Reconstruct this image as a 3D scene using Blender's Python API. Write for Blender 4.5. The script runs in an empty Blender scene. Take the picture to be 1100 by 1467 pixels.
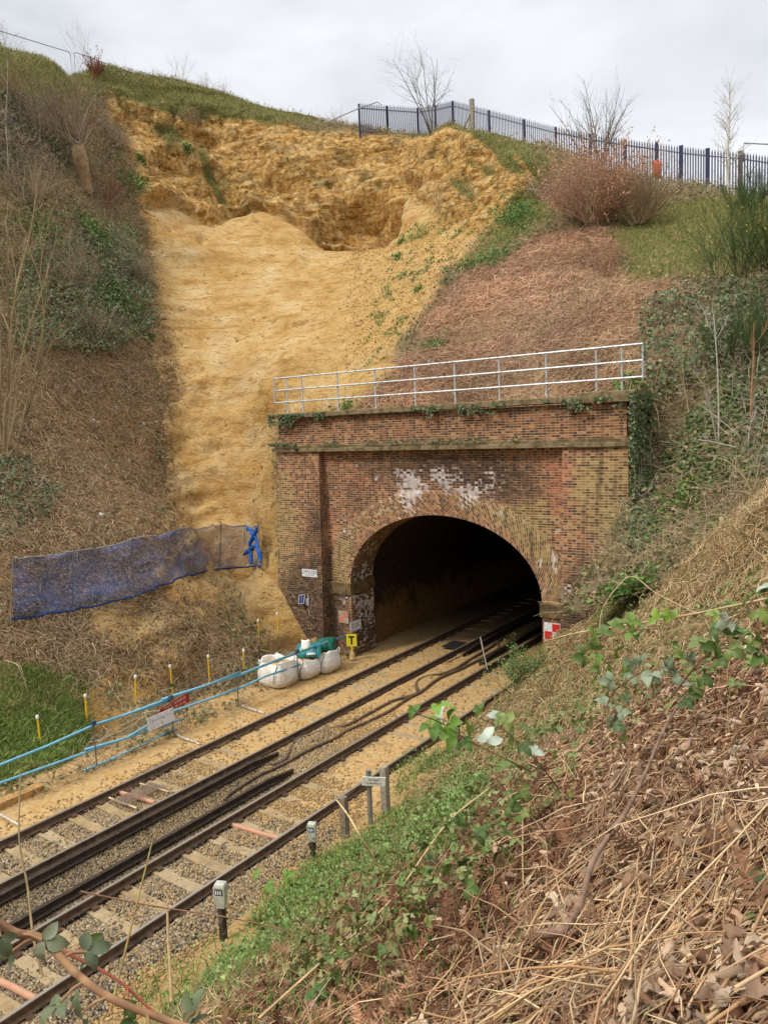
import bpy, math, random
import numpy as np
from math import radians, sin, cos, pi
from mathutils import Matrix, Vector

rng = np.random.default_rng(7)
random.seed(7)
C = bpy.context.scene.collection

# ---------------------------------------------------------------- camera
# world: X across the railway, Y along it towards the tunnel, Z up, rail tops at z = 0, metres
PW, PH, FOC = 1100.0, 1467.0, 1135.0          # photograph size and focal length in its pixels
EYE = np.array([0.0, 0.0, 8.0])
def _axes(vp=(1350, 572), roll=2.4):
    y = np.array([vp[0] - PW / 2, vp[1] - PH / 2, FOC]); y /= np.linalg.norm(y)
    hd = np.array([cos(radians(roll)), -sin(radians(roll)), 0.0])
    n = np.cross(y, hd); n /= np.linalg.norm(n)
    up = -n if n[1] > 0 else n
    x = np.cross(y, up); x /= np.linalg.norm(x)
    if x[0] < 0: x = -x
    return np.array([x, y, up])
RC = _axes()
cam = bpy.data.cameras.new('camera')
cam_ob = bpy.data.objects.new('camera', cam); C.objects.link(cam_ob)
cam.sensor_fit = 'VERTICAL'; cam.sensor_height = 24.0; cam.lens = 24.0 * FOC / PH
cam.clip_start = 0.05; cam.clip_end = 2000
M4 = Matrix.Identity(4)
for i in range(3):
    M4[i][0] = RC[i, 0]; M4[i][1] = -RC[i, 1]; M4[i][2] = -RC[i, 2]; M4[i][3] = EYE[i]
cam_ob.matrix_world = M4
bpy.context.scene.camera = cam_ob

# ---------------------------------------------------------------- sky, sun, exposure
SUN_EL, SUN_AZ = radians(48), radians(205)     # direction the light comes from, azimuth clockwise from +Y
world = bpy.data.worlds.new('World'); bpy.context.scene.world = world; world.use_nodes = True
nt = world.node_tree; nt.nodes.clear()
W_ = nt.nodes.new; L_ = nt.links.new
wo = W_('ShaderNodeOutputWorld'); bg = W_('ShaderNodeBackground'); L_(bg.outputs[0], wo.inputs[0])
tc = W_('ShaderNodeTexCoord'); sep = W_('ShaderNodeSeparateXYZ'); L_(tc.outputs['Generated'], sep.inputs[0])
sky = W_('ShaderNodeTexSky'); sky.sky_type = 'NISHITA'; sky.sun_disc = False
sky.sun_elevation = SUN_EL; sky.sun_rotation = SUN_AZ; sky.air_density = 1.0; sky.dust_density = 3.0
skm = W_('ShaderNodeVectorMath'); skm.operation = 'SCALE'; skm.inputs[3].default_value = 0.10
L_(sky.outputs[0], skm.inputs[0])
mp = W_('ShaderNodeMapping'); mp.inputs['Scale'].default_value = (1.3, 1.3, 3.4); mp.inputs['Location'].default_value = (0.35, 0.1, 0.2)
L_(tc.outputs['Generated'], mp.inputs[0])
cn = W_('ShaderNodeTexNoise'); cn.inputs['Scale'].default_value = 1.7; cn.inputs['Detail'].default_value = 6; cn.inputs['Roughness'].default_value = 0.48
cn.inputs['Distortion'].default_value = 0.3
L_(mp.outputs[0], cn.inputs[0])
cr = W_('ShaderNodeValToRGB'); L_(cn.outputs[0], cr.inputs[0])
cr.color_ramp.elements[0].position = 0.40; cr.color_ramp.elements[0].color = (0.43, 0.448, 0.475, 1)
cr.color_ramp.elements[1].position = 0.60; cr.color_ramp.elements[1].color = (0.635, 0.65, 0.67, 1)
# an overcast sky is brightest overhead
zr = W_('ShaderNodeMapRange'); L_(sep.outputs[2], zr.inputs[0])
zr.inputs[1].default_value = 0.45; zr.inputs[2].default_value = 1.0; zr.inputs[3].default_value = 1.0; zr.inputs[4].default_value = 2.75
cm = W_('ShaderNodeVectorMath'); cm.operation = 'SCALE'; L_(cr.outputs[0], cm.inputs[0]); L_(zr.outputs[0], cm.inputs[3])
mx = W_('ShaderNodeMix'); mx.data_type = 'RGBA'; mx.inputs[0].default_value = 0.93
L_(skm.outputs[0], mx.inputs[6]); L_(cm.outputs[0], mx.inputs[7]); L_(mx.outputs[2], bg.inputs[0]); bg.inputs[1].default_value = 1.0
sd = bpy.data.lights.new('sun', 'SUN'); sd.energy = 1.5; sd.angle = radians(10); sd.color = (1.0, 0.95, 0.87)
so = bpy.data.objects.new('sun', sd); C.objects.link(so)
dirv = Vector((sin(SUN_AZ) * cos(SUN_EL), cos(SUN_AZ) * cos(SUN_EL), sin(SUN_EL)))
so.rotation_euler = dirv.to_track_quat('Z', 'Y').to_euler()
vs = bpy.context.scene.view_settings
vs.view_transform = 'Standard'; vs.look = 'None'; vs.gamma = 1.0; vs.exposure = 0.68; vs.use_curve_mapping = False

# ---------------------------------------------------------------- survey helpers
def ray(px, py):
    return RC @ np.array([px - PW / 2, py - PH / 2, FOC])
def at_Y(px, py, Y):
    d = ray(px, py); return EYE + d * (Y / d[1])
def at_z(px, py, z=0.0):
    d = ray(px, py); return EYE + d * ((z - EYE[2]) / d[2])
def at_X(px, py, X):
    d = ray(px, py); return EYE + d * (X / d[0])
def at_d(px, py, dist):
    d = ray(px, py); return EYE + d / np.linalg.norm(d) * dist
def on_plane(px, py, n, p0):
    d = ray(px, py); n = np.array(n, float); return EYE + d * ((np.array(p0) - EYE) @ n / (d @ n))
def hitL(px, py, s):
    a = radians(s); return on_plane(px, py, (sin(a), 0, cos(a)), (-18, 0, 0))
def hitE(px, py, s):
    a = radians(s); return on_plane(px, py, (0, -sin(a), cos(a)), (0, 22.6, 8.0))
def to_px(P):
    v = (P - EYE) @ RC
    z = np.where(np.abs(v[..., 2]) < 1e-3, 1e-3, v[..., 2])
    return PW / 2 + FOC * v[..., 0] / z, PH / 2 + FOC * v[..., 1] / z, v[..., 2]

# ---------------------------------------------------------------- noise in numpy
def _hash(ix, iy, iz, seed):
    h = (ix.astype(np.int64) * 374761393 + iy.astype(np.int64) * 668265263 + iz.astype(np.int64) * 2147483647 + seed * 974711)
    h = (h ^ (h >> 13)) * 1274126177; h = h ^ (h >> 16)
    return (h & 0xFFFFFF) / float(0xFFFFFF)
def vnoise(P, seed=0):
    f = np.floor(P); i = f.astype(np.int64); t = P - f; t = t * t * (3 - 2 * t)
    out = 0
    for dx in (0, 1):
        wx = t[..., 0] if dx else 1 - t[..., 0]
        for dy in (0, 1):
            wy = t[..., 1] if dy else 1 - t[..., 1]
            for dz in (0, 1):
                wz = t[..., 2] if dz else 1 - t[..., 2]
                out = out + wx * wy * wz * _hash(i[..., 0] + dx, i[..., 1] + dy, i[..., 2] + dz, seed)
    return out * 2 - 1
def fbm(P, scale, octv=4, seed=0, rough=0.5, ridged=False):
    s = 0; a = 1; tot = 0; P = np.asarray(P) / np.asarray(scale, float)
    for k in range(octv):
        n = vnoise(P + 17.3 * k, seed + k)
        s = s + a * ((1 - 2 * np.abs(n)) if ridged else n); tot += a; a *= rough; P = P * 2.03
    return s / tot
def worley(P, scale, seed=0):
    """distance to the nearest and second nearest of a jittered set of points, and the nearest one's number"""
    Q = P / np.asarray(scale, float); f = np.floor(Q).astype(np.int64); d1 = np.full(Q.shape[:-1], 9.0); d2 = d1.copy(); idv = np.zeros(Q.shape[:-1])
    for dx in (-1, 0, 1):
        for dy in (-1, 0, 1):
            for dz in (-1, 0, 1):
                c = f + np.array([dx, dy, dz]); o = np.stack([_hash(c[..., 0], c[..., 1], c[..., 2], seed + k) for k in range(3)], -1)
                d = np.linalg.norm(c + o - Q, axis=-1); n_ = d < d1; d2 = np.where(n_, d1, np.minimum(d2, d)); idv = np.where(n_, o[..., 0], idv); d1 = np.where(n_, d, d1)
    return d1, d2, idv
def smooth(x, a, b):
    t = np.clip((x - a) / (b - a), 0, 1); return t * t * (3 - 2 * t)
def poly_sd(px, py, poly):
    """signed distance to a polygon, positive inside"""
    poly = np.array(poly, float); n = len(poly)
    d = np.full(px.shape, 1e9); ins = np.zeros(px.shape, bool)
    for i in range(n):
        a = poly[i]; b = poly[(i + 1) % n]; e = b - a
        wx = px - a[0]; wy = py - a[1]
        t = np.clip((wx * e[0] + wy * e[1]) / (e @ e), 0, 1)
        d = np.minimum(d, np.hypot(wx - t * e[0], wy - t * e[1]))
        c = ((a[1] <= py) & (b[1] > py)) | ((b[1] <= py) & (a[1] > py))
        if abs(e[1]) > 1e-9:
            ins ^= c & (px < a[0] + (py - a[1]) / e[1] * e[0])
    return np.where(ins, d, -d)

# ---------------------------------------------------------------- object helpers
def tag(o, label=None, cat=None, group=None, kind=None):
    if label: o['label'] = label
    if cat: o['category'] = cat
    if group: o['group'] = group
    if kind: o['kind'] = kind
    return o
def empty(name, loc, label, cat, group=None, rz=0.0):
    o = bpy.data.objects.new(name, None); C.objects.link(o)
    o.location = tuple(float(v) for v in loc); o.rotation_euler[2] = rz
    o.empty_display_size = 0.2
    return tag(o, label, cat, group)
def mesh_ob(name, V, F, mat, parent=None, col=None, uv=None, smooth_=False, attrs=None, world=True):
    """V (n,3) numpy, F list or (m,k) array of faces; with world=True the points are in world space and the parent's place is taken off"""
    V = np.asarray(V, dtype=np.float64)
    if parent is not None and world:
        off = np.array(parent_loc(parent)); V = V - off
        # a turned parent is only used with world=False
    me = bpy.data.meshes.new(name)
    if isinstance(F, np.ndarray):
        m, k = F.shape
        me.vertices.add(len(V)); me.vertices.foreach_set('co', V.astype(np.float32).ravel())
        me.loops.add(m * k); me.loops.foreach_set('vertex_index', F.astype(np.int32).ravel())
        me.polygons.add(m); me.polygons.foreach_set('loop_start', np.arange(0, m * k, k, dtype=np.int32))
        try: me.polygons.foreach_set('loop_total', np.full(m, k, dtype=np.int32))
        except Exception: pass
        me.update(calc_edges=True)
    else:
        me.from_pydata([tuple(v) for v in V], [], [list(map(int, f)) for f in F]); me.update()
    if col is not None:
        a = me.color_attributes.new('col', 'FLOAT_COLOR', 'POINT')
        c = np.ones((len(V), 4), np.float32); c[:, :3] = col; a.data.foreach_set('color', c.ravel())
    if attrs:
        for k2, v2 in attrs.items():
            a = me.color_attributes.new(k2, 'FLOAT_COLOR', 'POINT'); a.data.foreach_set('color', v2.astype(np.float32).ravel())
    if uv is not None:     # per-vertex uv
        ul = me.uv_layers.new(name='uv'); li = np.zeros(len(me.loops), np.int32); me.loops.foreach_get('vertex_index', li)
        ul.data.foreach_set('uv', np.asarray(uv, np.float32)[li].ravel())
    if smooth_:
        me.polygons.foreach_set('use_smooth', np.ones(len(me.polygons), bool))
    if mat is not None: me.materials.append(mat)
    o = bpy.data.objects.new(name, me); C.objects.link(o)
    if parent is not None: o.parent = parent
    return o
def parent_loc(p):
    v = Vector((0, 0, 0))
    while p is not None:
        v = v + p.location; p = p.parent
    return v
class MB:
    """collects shapes into one mesh"""
    def __init__(s): s.V = []; s.F = []; s.n = 0; s.UV = []
    def add(s, V, F, uv=None):
        V = np.asarray(V, float); s.V.append(V); s.F += [[int(i) + s.n for i in f] for f in F]; s.n += len(V)
        s.UV.append(np.zeros((len(V), 2)) if uv is None else np.asarray(uv, float)); return s
    def box(s, a, b, R=None, o=(0, 0, 0)):
        x0, y0, z0 = a; x1, y1, z1 = b
        V = np.array([(x0, y0, z0), (x1, y0, z0), (x1, y1, z0), (x0, y1, z0), (x0, y0, z1), (x1, y0, z1), (x1, y1, z1), (x0, y1, z1)], float)
        if R is not None: V = V @ np.asarray(R).T
        return s.add(V + np.array(o), [(3, 2, 1, 0), (4, 5, 6, 7), (0, 1, 5, 4), (1, 2, 6, 5), (2, 3, 7, 6), (3, 0, 4, 7)])
    def tube(s, pts, r, n=8, cap=True):
        pts = np.asarray(pts, float); k = len(pts); r = np.broadcast_to(np.asarray(r, float), (k,))
        T = np.gradient(pts, axis=0); T /= np.linalg.norm(T, axis=1)[:, None] + 1e-12
        ref = np.array([0, 0, 1.0]) if abs(T[:, 2]).mean() < 0.9 else np.array([1.0, 0, 0])
        A = np.cross(T, ref); A /= np.linalg.norm(A, axis=1)[:, None] + 1e-12; B = np.cross(T, A)
        an = np.arange(n) * 2 * pi / n
        V = (pts[:, None] + r[:, None, None] * (A[:, None] * np.cos(an)[None, :, None] + B[:, None] * np.sin(an)[None, :, None])).reshape(-1, 3)
        F = [(i * n + j, i * n + (j + 1) % n, (i + 1) * n + (j + 1) % n, (i + 1) * n + j) for i in range(k - 1) for j in range(n)]
        if cap: F += [tuple(range(n - 1, -1, -1)), tuple((k - 1) * n + j for j in range(n))]
        return s.add(V, F)
    def ob(s, name, mat, parent=None, smooth_=False, **k):
        return mesh_ob(name, np.vstack(s.V), s.F, mat, parent, uv=np.vstack(s.UV), smooth_=smooth_, **k)
def tubes_np(P, Rr, sides=3):
    """P (N,K,3), Rr (N,K) -> verts, quad faces of N thin tubes"""
    N, K, _ = P.shape
    T = np.gradient(P, axis=1); T /= np.linalg.norm(T, axis=2, keepdims=True) + 1e-12
    ref = np.zeros_like(T); ref[..., 2] = 1.0; m = np.abs(T[..., 2]) > 0.9; ref[m] = (1, 0, 0)
    A = np.cross(T, ref); A /= np.linalg.norm(A, axis=2, keepdims=True) + 1e-12; B = np.cross(T, A)
    an = np.arange(sides) * 2 * pi / sides
    V = P[:, :, None] + Rr[:, :, None, None] * (A[:, :, None] * np.cos(an)[None, None, :, None] + B[:, :, None] * np.sin(an)[None, None, :, None])
    i = np.arange(K - 1)[:, None] * sides; j = np.arange(sides)[None]; j2 = (j + 1) % sides
    f = np.stack([i + j, i + j2, i + sides + j2, i + sides + j], -1).reshape(-1, 4)
    F = (f[None] + (np.arange(N) * K * sides)[:, None, None]).reshape(-1, 4)
    return V.reshape(-1, 3), F
def inst_np(T, TF, Rm, S, P, colv=None):
    """template verts T (v,3), faces TF (f,k); Rm (N,3,3), S (N,) or (N,3), P (N,3)"""
    N = len(P); S = np.asarray(S, float)
    if S.ndim == 1: S = S[:, None] * np.ones(3)
    V = np.einsum('nij,nvj->nvi', Rm, T[None] * S[:, None]) + P[:, None]
    F = (TF[None] + (np.arange(N) * len(T))[:, None, None]).reshape(-1, TF.shape[1])
    c = None if colv is None else np.repeat(colv, len(T), axis=0)
    return V.reshape(-1, 3), F, c
def unit(v): return v / (np.linalg.norm(v, axis=-1, keepdims=True) + 1e-12)
def frames(normal, spin, tilt=0.0):
    """rotation matrices whose z follows normal (+tilt noise), x turned by spin"""
    n = unit(normal + tilt * rng.normal(size=normal.shape))
    ref = np.where(np.abs(n[:, 2:3]) > 0.95, np.array([[1.0, 0, 0]]), np.array([[0, 0, 1.0]]))
    a = unit(np.cross(ref, n)); b = np.cross(n, a)
    x = a * np.cos(spin)[:, None] + b * np.sin(spin)[:, None]; y = np.cross(n, x)
    return np.stack([x, y, n], axis=2)
def mix_cols(cols, n, jit=0.12):
    cols = np.array(cols, float); i = rng.integers(0, len(cols), n); j = rng.integers(0, len(cols), n); t = rng.random((n, 1)) * 0.5
    return np.clip((cols[i] * (1 - t) + cols[j] * t) * (1 + jit * rng.normal(size=(n, 1))), 0.003, 1)

# ---------------------------------------------------------------- material helpers
def srgb(r, g, b):
    return tuple(((v / 255) / 12.92 if v / 255 <= 0.04045 else ((v / 255 + 0.055) / 1.055) ** 2.4) for v in (r, g, b))
class NB:
    def __init__(s, name):
        s.m = bpy.data.materials.new(name); s.m.use_nodes = True; s.t = s.m.node_tree; s.t.nodes.clear()
        s.out = s.n('ShaderNodeOutputMaterial'); s.b = s.n('ShaderNodeBsdfPrincipled'); s.l(s.b.outputs[0], s.out.inputs[0])
        s.b.inputs['Specular IOR Level'].default_value = 0.25
    def n(s, t): return s.t.nodes.new(t)
    def l(s, a, b): s.t.links.new(a, b)
    def put(s, sock, v):
        if isinstance(v, bpy.types.NodeSocket): s.l(v, sock)
        elif isinstance(v, (tuple, list)) and len(v) == 3 and sock.type == 'RGBA': sock.default_value = (*v, 1)
        else: sock.default_value = v
    def math(s, op, a, b=0.0, c=0.0, clamp=False):
        n = s.n('ShaderNodeMath'); n.operation = op; n.use_clamp = clamp
        for i, v in enumerate((a, b, c)): s.put(n.inputs[i], v)
        return n.outputs[0]
    def coords(s, kind='Object', scale=(1, 1, 1), rot=(0, 0, 0), loc=(0, 0, 0)):
        if kind == 'World': v = s.n('ShaderNodeNewGeometry').outputs['Position']
        elif kind == 'UV': v = s.n('ShaderNodeUVMap').outputs[0]
        else: v = s.n('ShaderNodeTexCoord').outputs[kind]
        mpn = s.n('ShaderNodeMapping'); mpn.inputs['Scale'].default_value = scale; mpn.inputs['Rotation'].default_value = rot; mpn.inputs['Location'].default_value = loc
        s.l(v, mpn.inputs[0]); return mpn.outputs[0]
    def noise(s, vec, scale, detail=4, rough=0.55, dist=0.0, out=0):
        n = s.n('ShaderNodeTexNoise'); s.l(vec, n.inputs['Vector'])
        n.inputs['Scale'].default_value = scale; n.inputs['Detail'].default_value = detail; n.inputs['Roughness'].default_value = rough; n.inputs['Distortion'].default_value = dist
        return n.outputs[out]
    def voro(s, vec, scale, feature='F1', out='Distance', rnd=1.0):
        n = s.n('ShaderNodeTexVoronoi'); n.feature = feature; s.l(vec, n.inputs['Vector']); n.inputs['Scale'].default_value = scale
        n.inputs['Randomness'].default_value = rnd
        return n.outputs[out]
    def ramp(s, f, stops):
        n = s.n('ShaderNodeValToRGB'); s.put(n.inputs[0], f); e = n.color_ramp.elements
        while len(e) < len(stops): e.new(0.5)
        for k, (p, c) in enumerate(stops):
            e[k].position = p; e[k].color = (*c, 1) if not isinstance(c, (int, float)) else (c, c, c, 1)
        return n.outputs[0]
    def mix(s, f, a, b, mode='MIX'):
        n = s.n('ShaderNodeMix'); n.data_type = 'RGBA'; n.blend_type = mode
        s.put(n.inputs[0], f); s.put(n.inputs[6], a); s.put(n.inputs[7], b); return n.outputs[2]
    def step(s, v, a, b):
        n = s.n('ShaderNodeMapRange'); n.interpolation_type = 'SMOOTHSTEP'; s.put(n.inputs[0], v); n.inputs[1].default_value = a; n.inputs[2].default_value = b
        return n.outputs[0]
    def attr(s, name):
        n = s.n('ShaderNodeAttribute'); n.attribute_name = name; return n
    def sep(s, v):
        n = s.n('ShaderNodeSeparateColor'); s.l(v, n.inputs[0]); return n.outputs
    def bump(s, h, strength=0.5, dist=0.02):
        n = s.n('ShaderNodeBump'); s.l(h, n.inputs['Height']); n.inputs['Strength'].default_value = strength; n.inputs['Distance'].default_value = dist
        s.l(n.outputs[0], s.b.inputs['Normal'])
    def done(s, col=None, rough=0.8, metal=0.0, spec=None):
        if col is not None: s.put(s.b.inputs['Base Color'], col)
        s.put(s.b.inputs['Roughness'], rough); s.put(s.b.inputs['Metallic'], metal)
        if spec is not None: s.b.inputs['Specular IOR Level'].default_value = spec
        return s.m
def mat_flat(name, col, rough=0.6, metal=0.0, var=0.25, scale=6.0, dirt=None, bump=0.0, spec=None):
    """plain material with some uneven wear in it"""
    b = NB(name); v = b.coords('Object'); n = b.noise(v, scale, 5, 0.6)
    c = b.mix(b.ramp(n, [(0.3, 0.0), (0.7, 1.0)]), tuple(x * (1 - var) for x in col), tuple(min(1, x * (1 + var)) for x in col))
    if dirt is not None:
        c = b.mix(b.step(b.noise(v, scale * 2.3, 6, 0.65), 0.50, 0.68), c, dirt)
    if bump: b.bump(n, bump, 0.01)
    return b.done(c, rough, metal, spec)
def mat_col(name, rough=0.8, scale=30.0, var=0.2, spec=0.2, transl=0.0):
    """colour comes from the mesh's own 'col' attribute, one colour per leaf or stem"""
    b = NB(name); a = b.attr('col'); v = b.coords('Object')
    n = b.noise(v, scale, 3, 0.6)
    f = b.ramp(n, [(0.25, 1 - var), (0.75, 1 + var)])
    c = b.mix(1.0, a.outputs[0], f, 'MULTIPLY')
    m = b.done(c, rough, 0, spec)
    if transl:
        tr = b.n('ShaderNodeBsdfTranslucent'); b.l(c, tr.inputs[0]); ms = b.n('ShaderNodeMixShader'); ms.inputs[0].default_value = transl
        b.l(b.b.outputs[0], ms.inputs[1]); b.l(tr.outputs[0], ms.inputs[2]); b.l(ms.outputs[0], b.out.inputs[0])
    return m
# ---------------------------------------------------------------- terrain: far bank and slope above the portal
SAND = [(166,128),(215,150),(262,158),(305,156),(330,154),(380,172),(450,186),(515,191),(560,197),(600,190),(640,180),(690,205),(735,225),(770,258),(742,292),(722,325),(690,352),(650,388),(606,446),
        (575,488),(560,535),(530,565),(500,600),(398,610),(395,640),(402,720),(404,800),(425,860),(448,918),(415,935),(375,925),(345,880),(318,840),(262,800),(238,748),(232,650),(246,560),(236,505),(212,430),(204,340),(192,285),(160,210)]
CLIFF = [(150,120),(330,140),(520,170),(640,165),(760,215),(790,270),(740,300),(700,345),(640,330),(590,275),(545,330),(470,338),(430,310),(370,292),(335,303),(300,318),(250,285),(200,290),(160,220)]
DEBRIS = [(560,340),(600,335),(650,320),(700,345),(690,365),(640,395),(600,455),(570,490),(545,525),(480,560),(430,560),(470,480),(500,420),(500,370)]
TURF = [[(640,250),(672,258),(684,296),(656,288)], [(700,205),(742,226),(760,268),(722,246)], [(272,205),(296,208),(318,262),(326,285),(308,280),(290,250)], [(226,180),(250,176),(262,205),(240,215)], [(180,112),(320,128),(318,158),(280,160),(230,150),(190,150)], [(668,228),(700,235),(722,262),(700,262)], [(650,345),(690,350),(668,398),(640,392)], [(560,400),(600,380),(606,420),(580,440)],
        [(120,85),(330,125),(480,170),(400,186),(330,168),(250,172),(190,160),(150,130)],
        [(640,165),(700,178),(760,205),(810,260),(770,262),(735,232),(690,206),(650,188)],
        [(-300,940),(60,950),(118,985),(135,1035),(110,1085),(60,1110),(-300,1230)],
        [(860,300),(1010,275),(1200,285),(1200,420),(1040,400),(900,395),(870,350)],
        [(690,330),(740,290),(790,285),(795,320),(735,360),(690,385),(650,380)],
        [(-300,-50),(60,60),(160,100),(140,135),(60,150),(-300,140)]]
BRACK = [(600,470),(660,395),(720,365),(800,330),(870,330),(900,400),(1000,420),(1010,480),(930,560),(900,570),(900,640),(520,640),(510,590),(560,540)]
SPILL = [(250,770),(300,800),(395,800),(455,917),(420,940),(360,945),(300,975),(210,1010),(150,1040),(110,1020),(150,960),(130,900),(200,860)]
LBROWN = [(-300,500),(120,500),(225,490),(240,560),(228,650),(236,750),(300,830),(330,900),(380,940),(300,985),(120,960),(-300,930)]

pts = []
for Y, X in ((-14, -18), (-4, -18), (2, -18), (8, -18.0), (12, -18.2), (16, -18.5), (19, -18.4)): pts.append((X, Y, -0.12)); pts.append((X + 2.0, Y, -0.2))
for Y in (-14, 0): pts += [(-26, Y, 7.5), (-34, Y, 15.5), (-43, Y, 26), (-60, Y, 30)]
for a in ((20,885,42),(20,800,42),(150,860,42),(262,828,42),(262,755,42),(150,800,42),(0,650,44),(100,680,43),(0,400,47),(100,400,47),(0,200,50),(60,300,49),(320,900,41),(250,930,42),(150,960,42),(60,980,42)): pts.append(hitL(*a))
for a in ((370,812,22.0),(370,755,23),(200,640,21.5),(300,650,24),(350,600,25),(390,560,24.8),(400,640,23.6),(403,700,22.7),(406,800,21.5),(430,870,21.25),(452,917,21.0),
          (200,400,26.5),(220,480,25),(200,300,31),(110,240,28),(240,300,33.5),(300,305,37.2),(380,310,38.3),(450,328,39),(500,334,40.2),(545,330,40),(590,282,38.5),(650,290,37),(720,300,35),(765,275,36.3),
          (300,220,39),(450,240,41.5),(600,240,41.3),(250,200,37.5),(700,240,38.2),(170,170,34.5),
          (300,400,31),(400,400,32.7),(470,420,31.7),(300,500,26.9),(380,500,27.4),(450,480,28.2),(500,540,24.9),(450,560,24.6),(250,420,29),(265,560,24.5),(265,700,22.6),(330,720,23.4),(380,690,23.5),
          (580,400,31),(640,340,34.5),(600,500,26.3),(700,400,29.5),(700,500,25.9),(800,480,26.3),(800,400,29),(860,330,33),(900,300,36),(900,400,28.8),(915,500,25),(1000,450,26.3),(1000,330,33),(1100,330,32.5),(1090,400,28),
          (1090,500,25),(1090,600,22.8),(1000,600,23),(940,620,22.8),(950,700,21.8)): pts.append(at_Y(*a))
SKYL = [(-120,30,21.5),(0,78,25.6),(80,93,30),(160,112,35),(250,127,39),(330,143,42),(430,168,44),(515,190,44.5),(560,195,45),(600,194,45),(640,178,43.3),(700,190,41),(745,212,38.7),(790,238,37.4),(850,256,38.5),(940,265,40),(1013,273,39.3),(1100,287,38),(1200,300,36)]
for a in SKYL:
    p = at_Y(*a); pts.append(p); o = unit(np.array([p[0], p[1], 0.0]))
    pts.append(p + o * 9 + np.array([0, 0, 0.3])); pts.append(p + o * 45 + np.array([0, 0, -2.0]))
for X in np.arange(-19.6, -6.5, 1.6): pts.append((X, 22.9, 8.0)); 
pts += [(-6, 20.5, 5.0), (-3, 19, 6.0), (0, 18, 7.4), (8, 20, 12), (8, 30, 17), (14, 10, 12), (10, 40, 18)]
PTS = np.array(pts, float)
def _phi(d2): return np.sqrt(d2 + 1.2)
def rbf_fit(P, reg=0.004):
    A = _phi(((P[:, None, :2] - P[None, :, :2]) ** 2).sum(-1)) - reg * np.eye(len(P)) * 1.0
    Q = np.c_[np.ones(len(P)), P[:, :2]]; n = len(P)
    M = np.zeros((n + 3, n + 3)); M[:n, :n] = A; M[:n, n:] = Q; M[n:, :n] = Q.T
    w = np.linalg.solve(M, np.r_[P[:, 2], 0, 0, 0]); return P[:, :2].copy(), w
def rbf_eval(fit, X, Y):
    P, w = fit; out = np.full(X.shape, w[-3]) + w[-2] * X + w[-1] * Y
    for (a, b), c in zip(P, w[:-3]): out += c * _phi((X - a) ** 2 + (Y - b) ** 2)
    return out
FIT = rbf_fit(PTS)
def axis(lo, hi, step, olo, ohi, g=1.35):
    c = list(np.arange(lo, hi, step)); a = []; x = lo; s = step
    while x > olo: s *= g; x -= s; a.append(x)
    b = []; x = c[-1]; s = step
    while x < ohi: s *= g; x += s; b.append(x)
    return np.array(a[::-1] + c + b)
def grid_normals(V):
    du = np.gradient(V, axis=1); dv = np.gradient(V, axis=0); return unit(np.cross(du, dv))
class Ground: pass
def build_grid(gx, gy, zf):
    X, Y = np.meshgrid(gx, gy); return np.stack([X, Y, zf(X, Y)], -1)
gx = axis(-48, 3.5, 0.11, -420, 420); gy = axis(5.5, 47.5, 0.125, -150, 700); gy = np.unique(np.r_[gy, np.arange(30.0, 46.5, 0.0625)]); gy = gy[np.r_[True, np.diff(gy) > 0.02]]
B = build_grid(gx, gy, lambda X, Y: rbf_eval(FIT, X, Y))
far = (np.hypot(B[..., 0], B[..., 1]) > 95); B[..., 2] = np.where(far, np.minimum(B[..., 2], 27), B[..., 2])
# keep the trackside edge and the shelf behind the parapet level
Nn = grid_normals(B); Nn[Nn[..., 2] < 0] *= -1
px, py, pz = to_px(B)
toeye = unit(EYE - B); facing = (Nn * toeye).sum(-1)
nz1 = fbm(B, 3.0, 4, 11); nz2 = fbm(B, 0.9, 3, 23)
wob = 14 * nz1 + 7 * nz2
wob2 = wob * 1.1 + 24 * fbm(B, 5.0, 2, 19) * (px < 300); sandm = smooth(poly_sd(px, py, SAND) + wob2, -9, 9)
cliffm = smooth(poly_sd(px, py, CLIFF) + wob * 0.8, -8, 10) 
debm = smooth(poly_sd(px, py, DEBRIS) + wob * 1.8, -30, 30)
turfm = np.zeros(px.shape)
for t in TURF: turfm = np.maximum(turfm, smooth(poly_sd(px, py, t) + wob, -12, 12))
brackm = smooth(poly_sd(px, py, BRACK) + wob, -10, 10)
spillm = smooth(poly_sd(px, py, SPILL) + wob * 1.5, -18, 18); core = smooth(poly_sd(px, py, [(290,812),(400,795),(455,917),(400,945),(335,935),(300,880)]) + wob * 1.6, -16, 16); sandm = np.maximum(sandm, np.maximum(core * (0.72 + 0.4 * nz1), spillm * (0.52 + 0.35 * nz1 + 0.35 * nz2)))
lbm = smooth(poly_sd(px, py, LBROWN) + wob, -12, 12)
skyy = np.interp(px, [a[0] for a in SKYL], [a[1] for a in SKYL]); back = (pz < 1) | ((facing < 0.02) & (py < skyy + 14)) | (px < -350) | (px > 1400)
for m in (sandm, cliffm, debm, brackm, lbm): m[back] = 0
turfm[back] = 0.8
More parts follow.
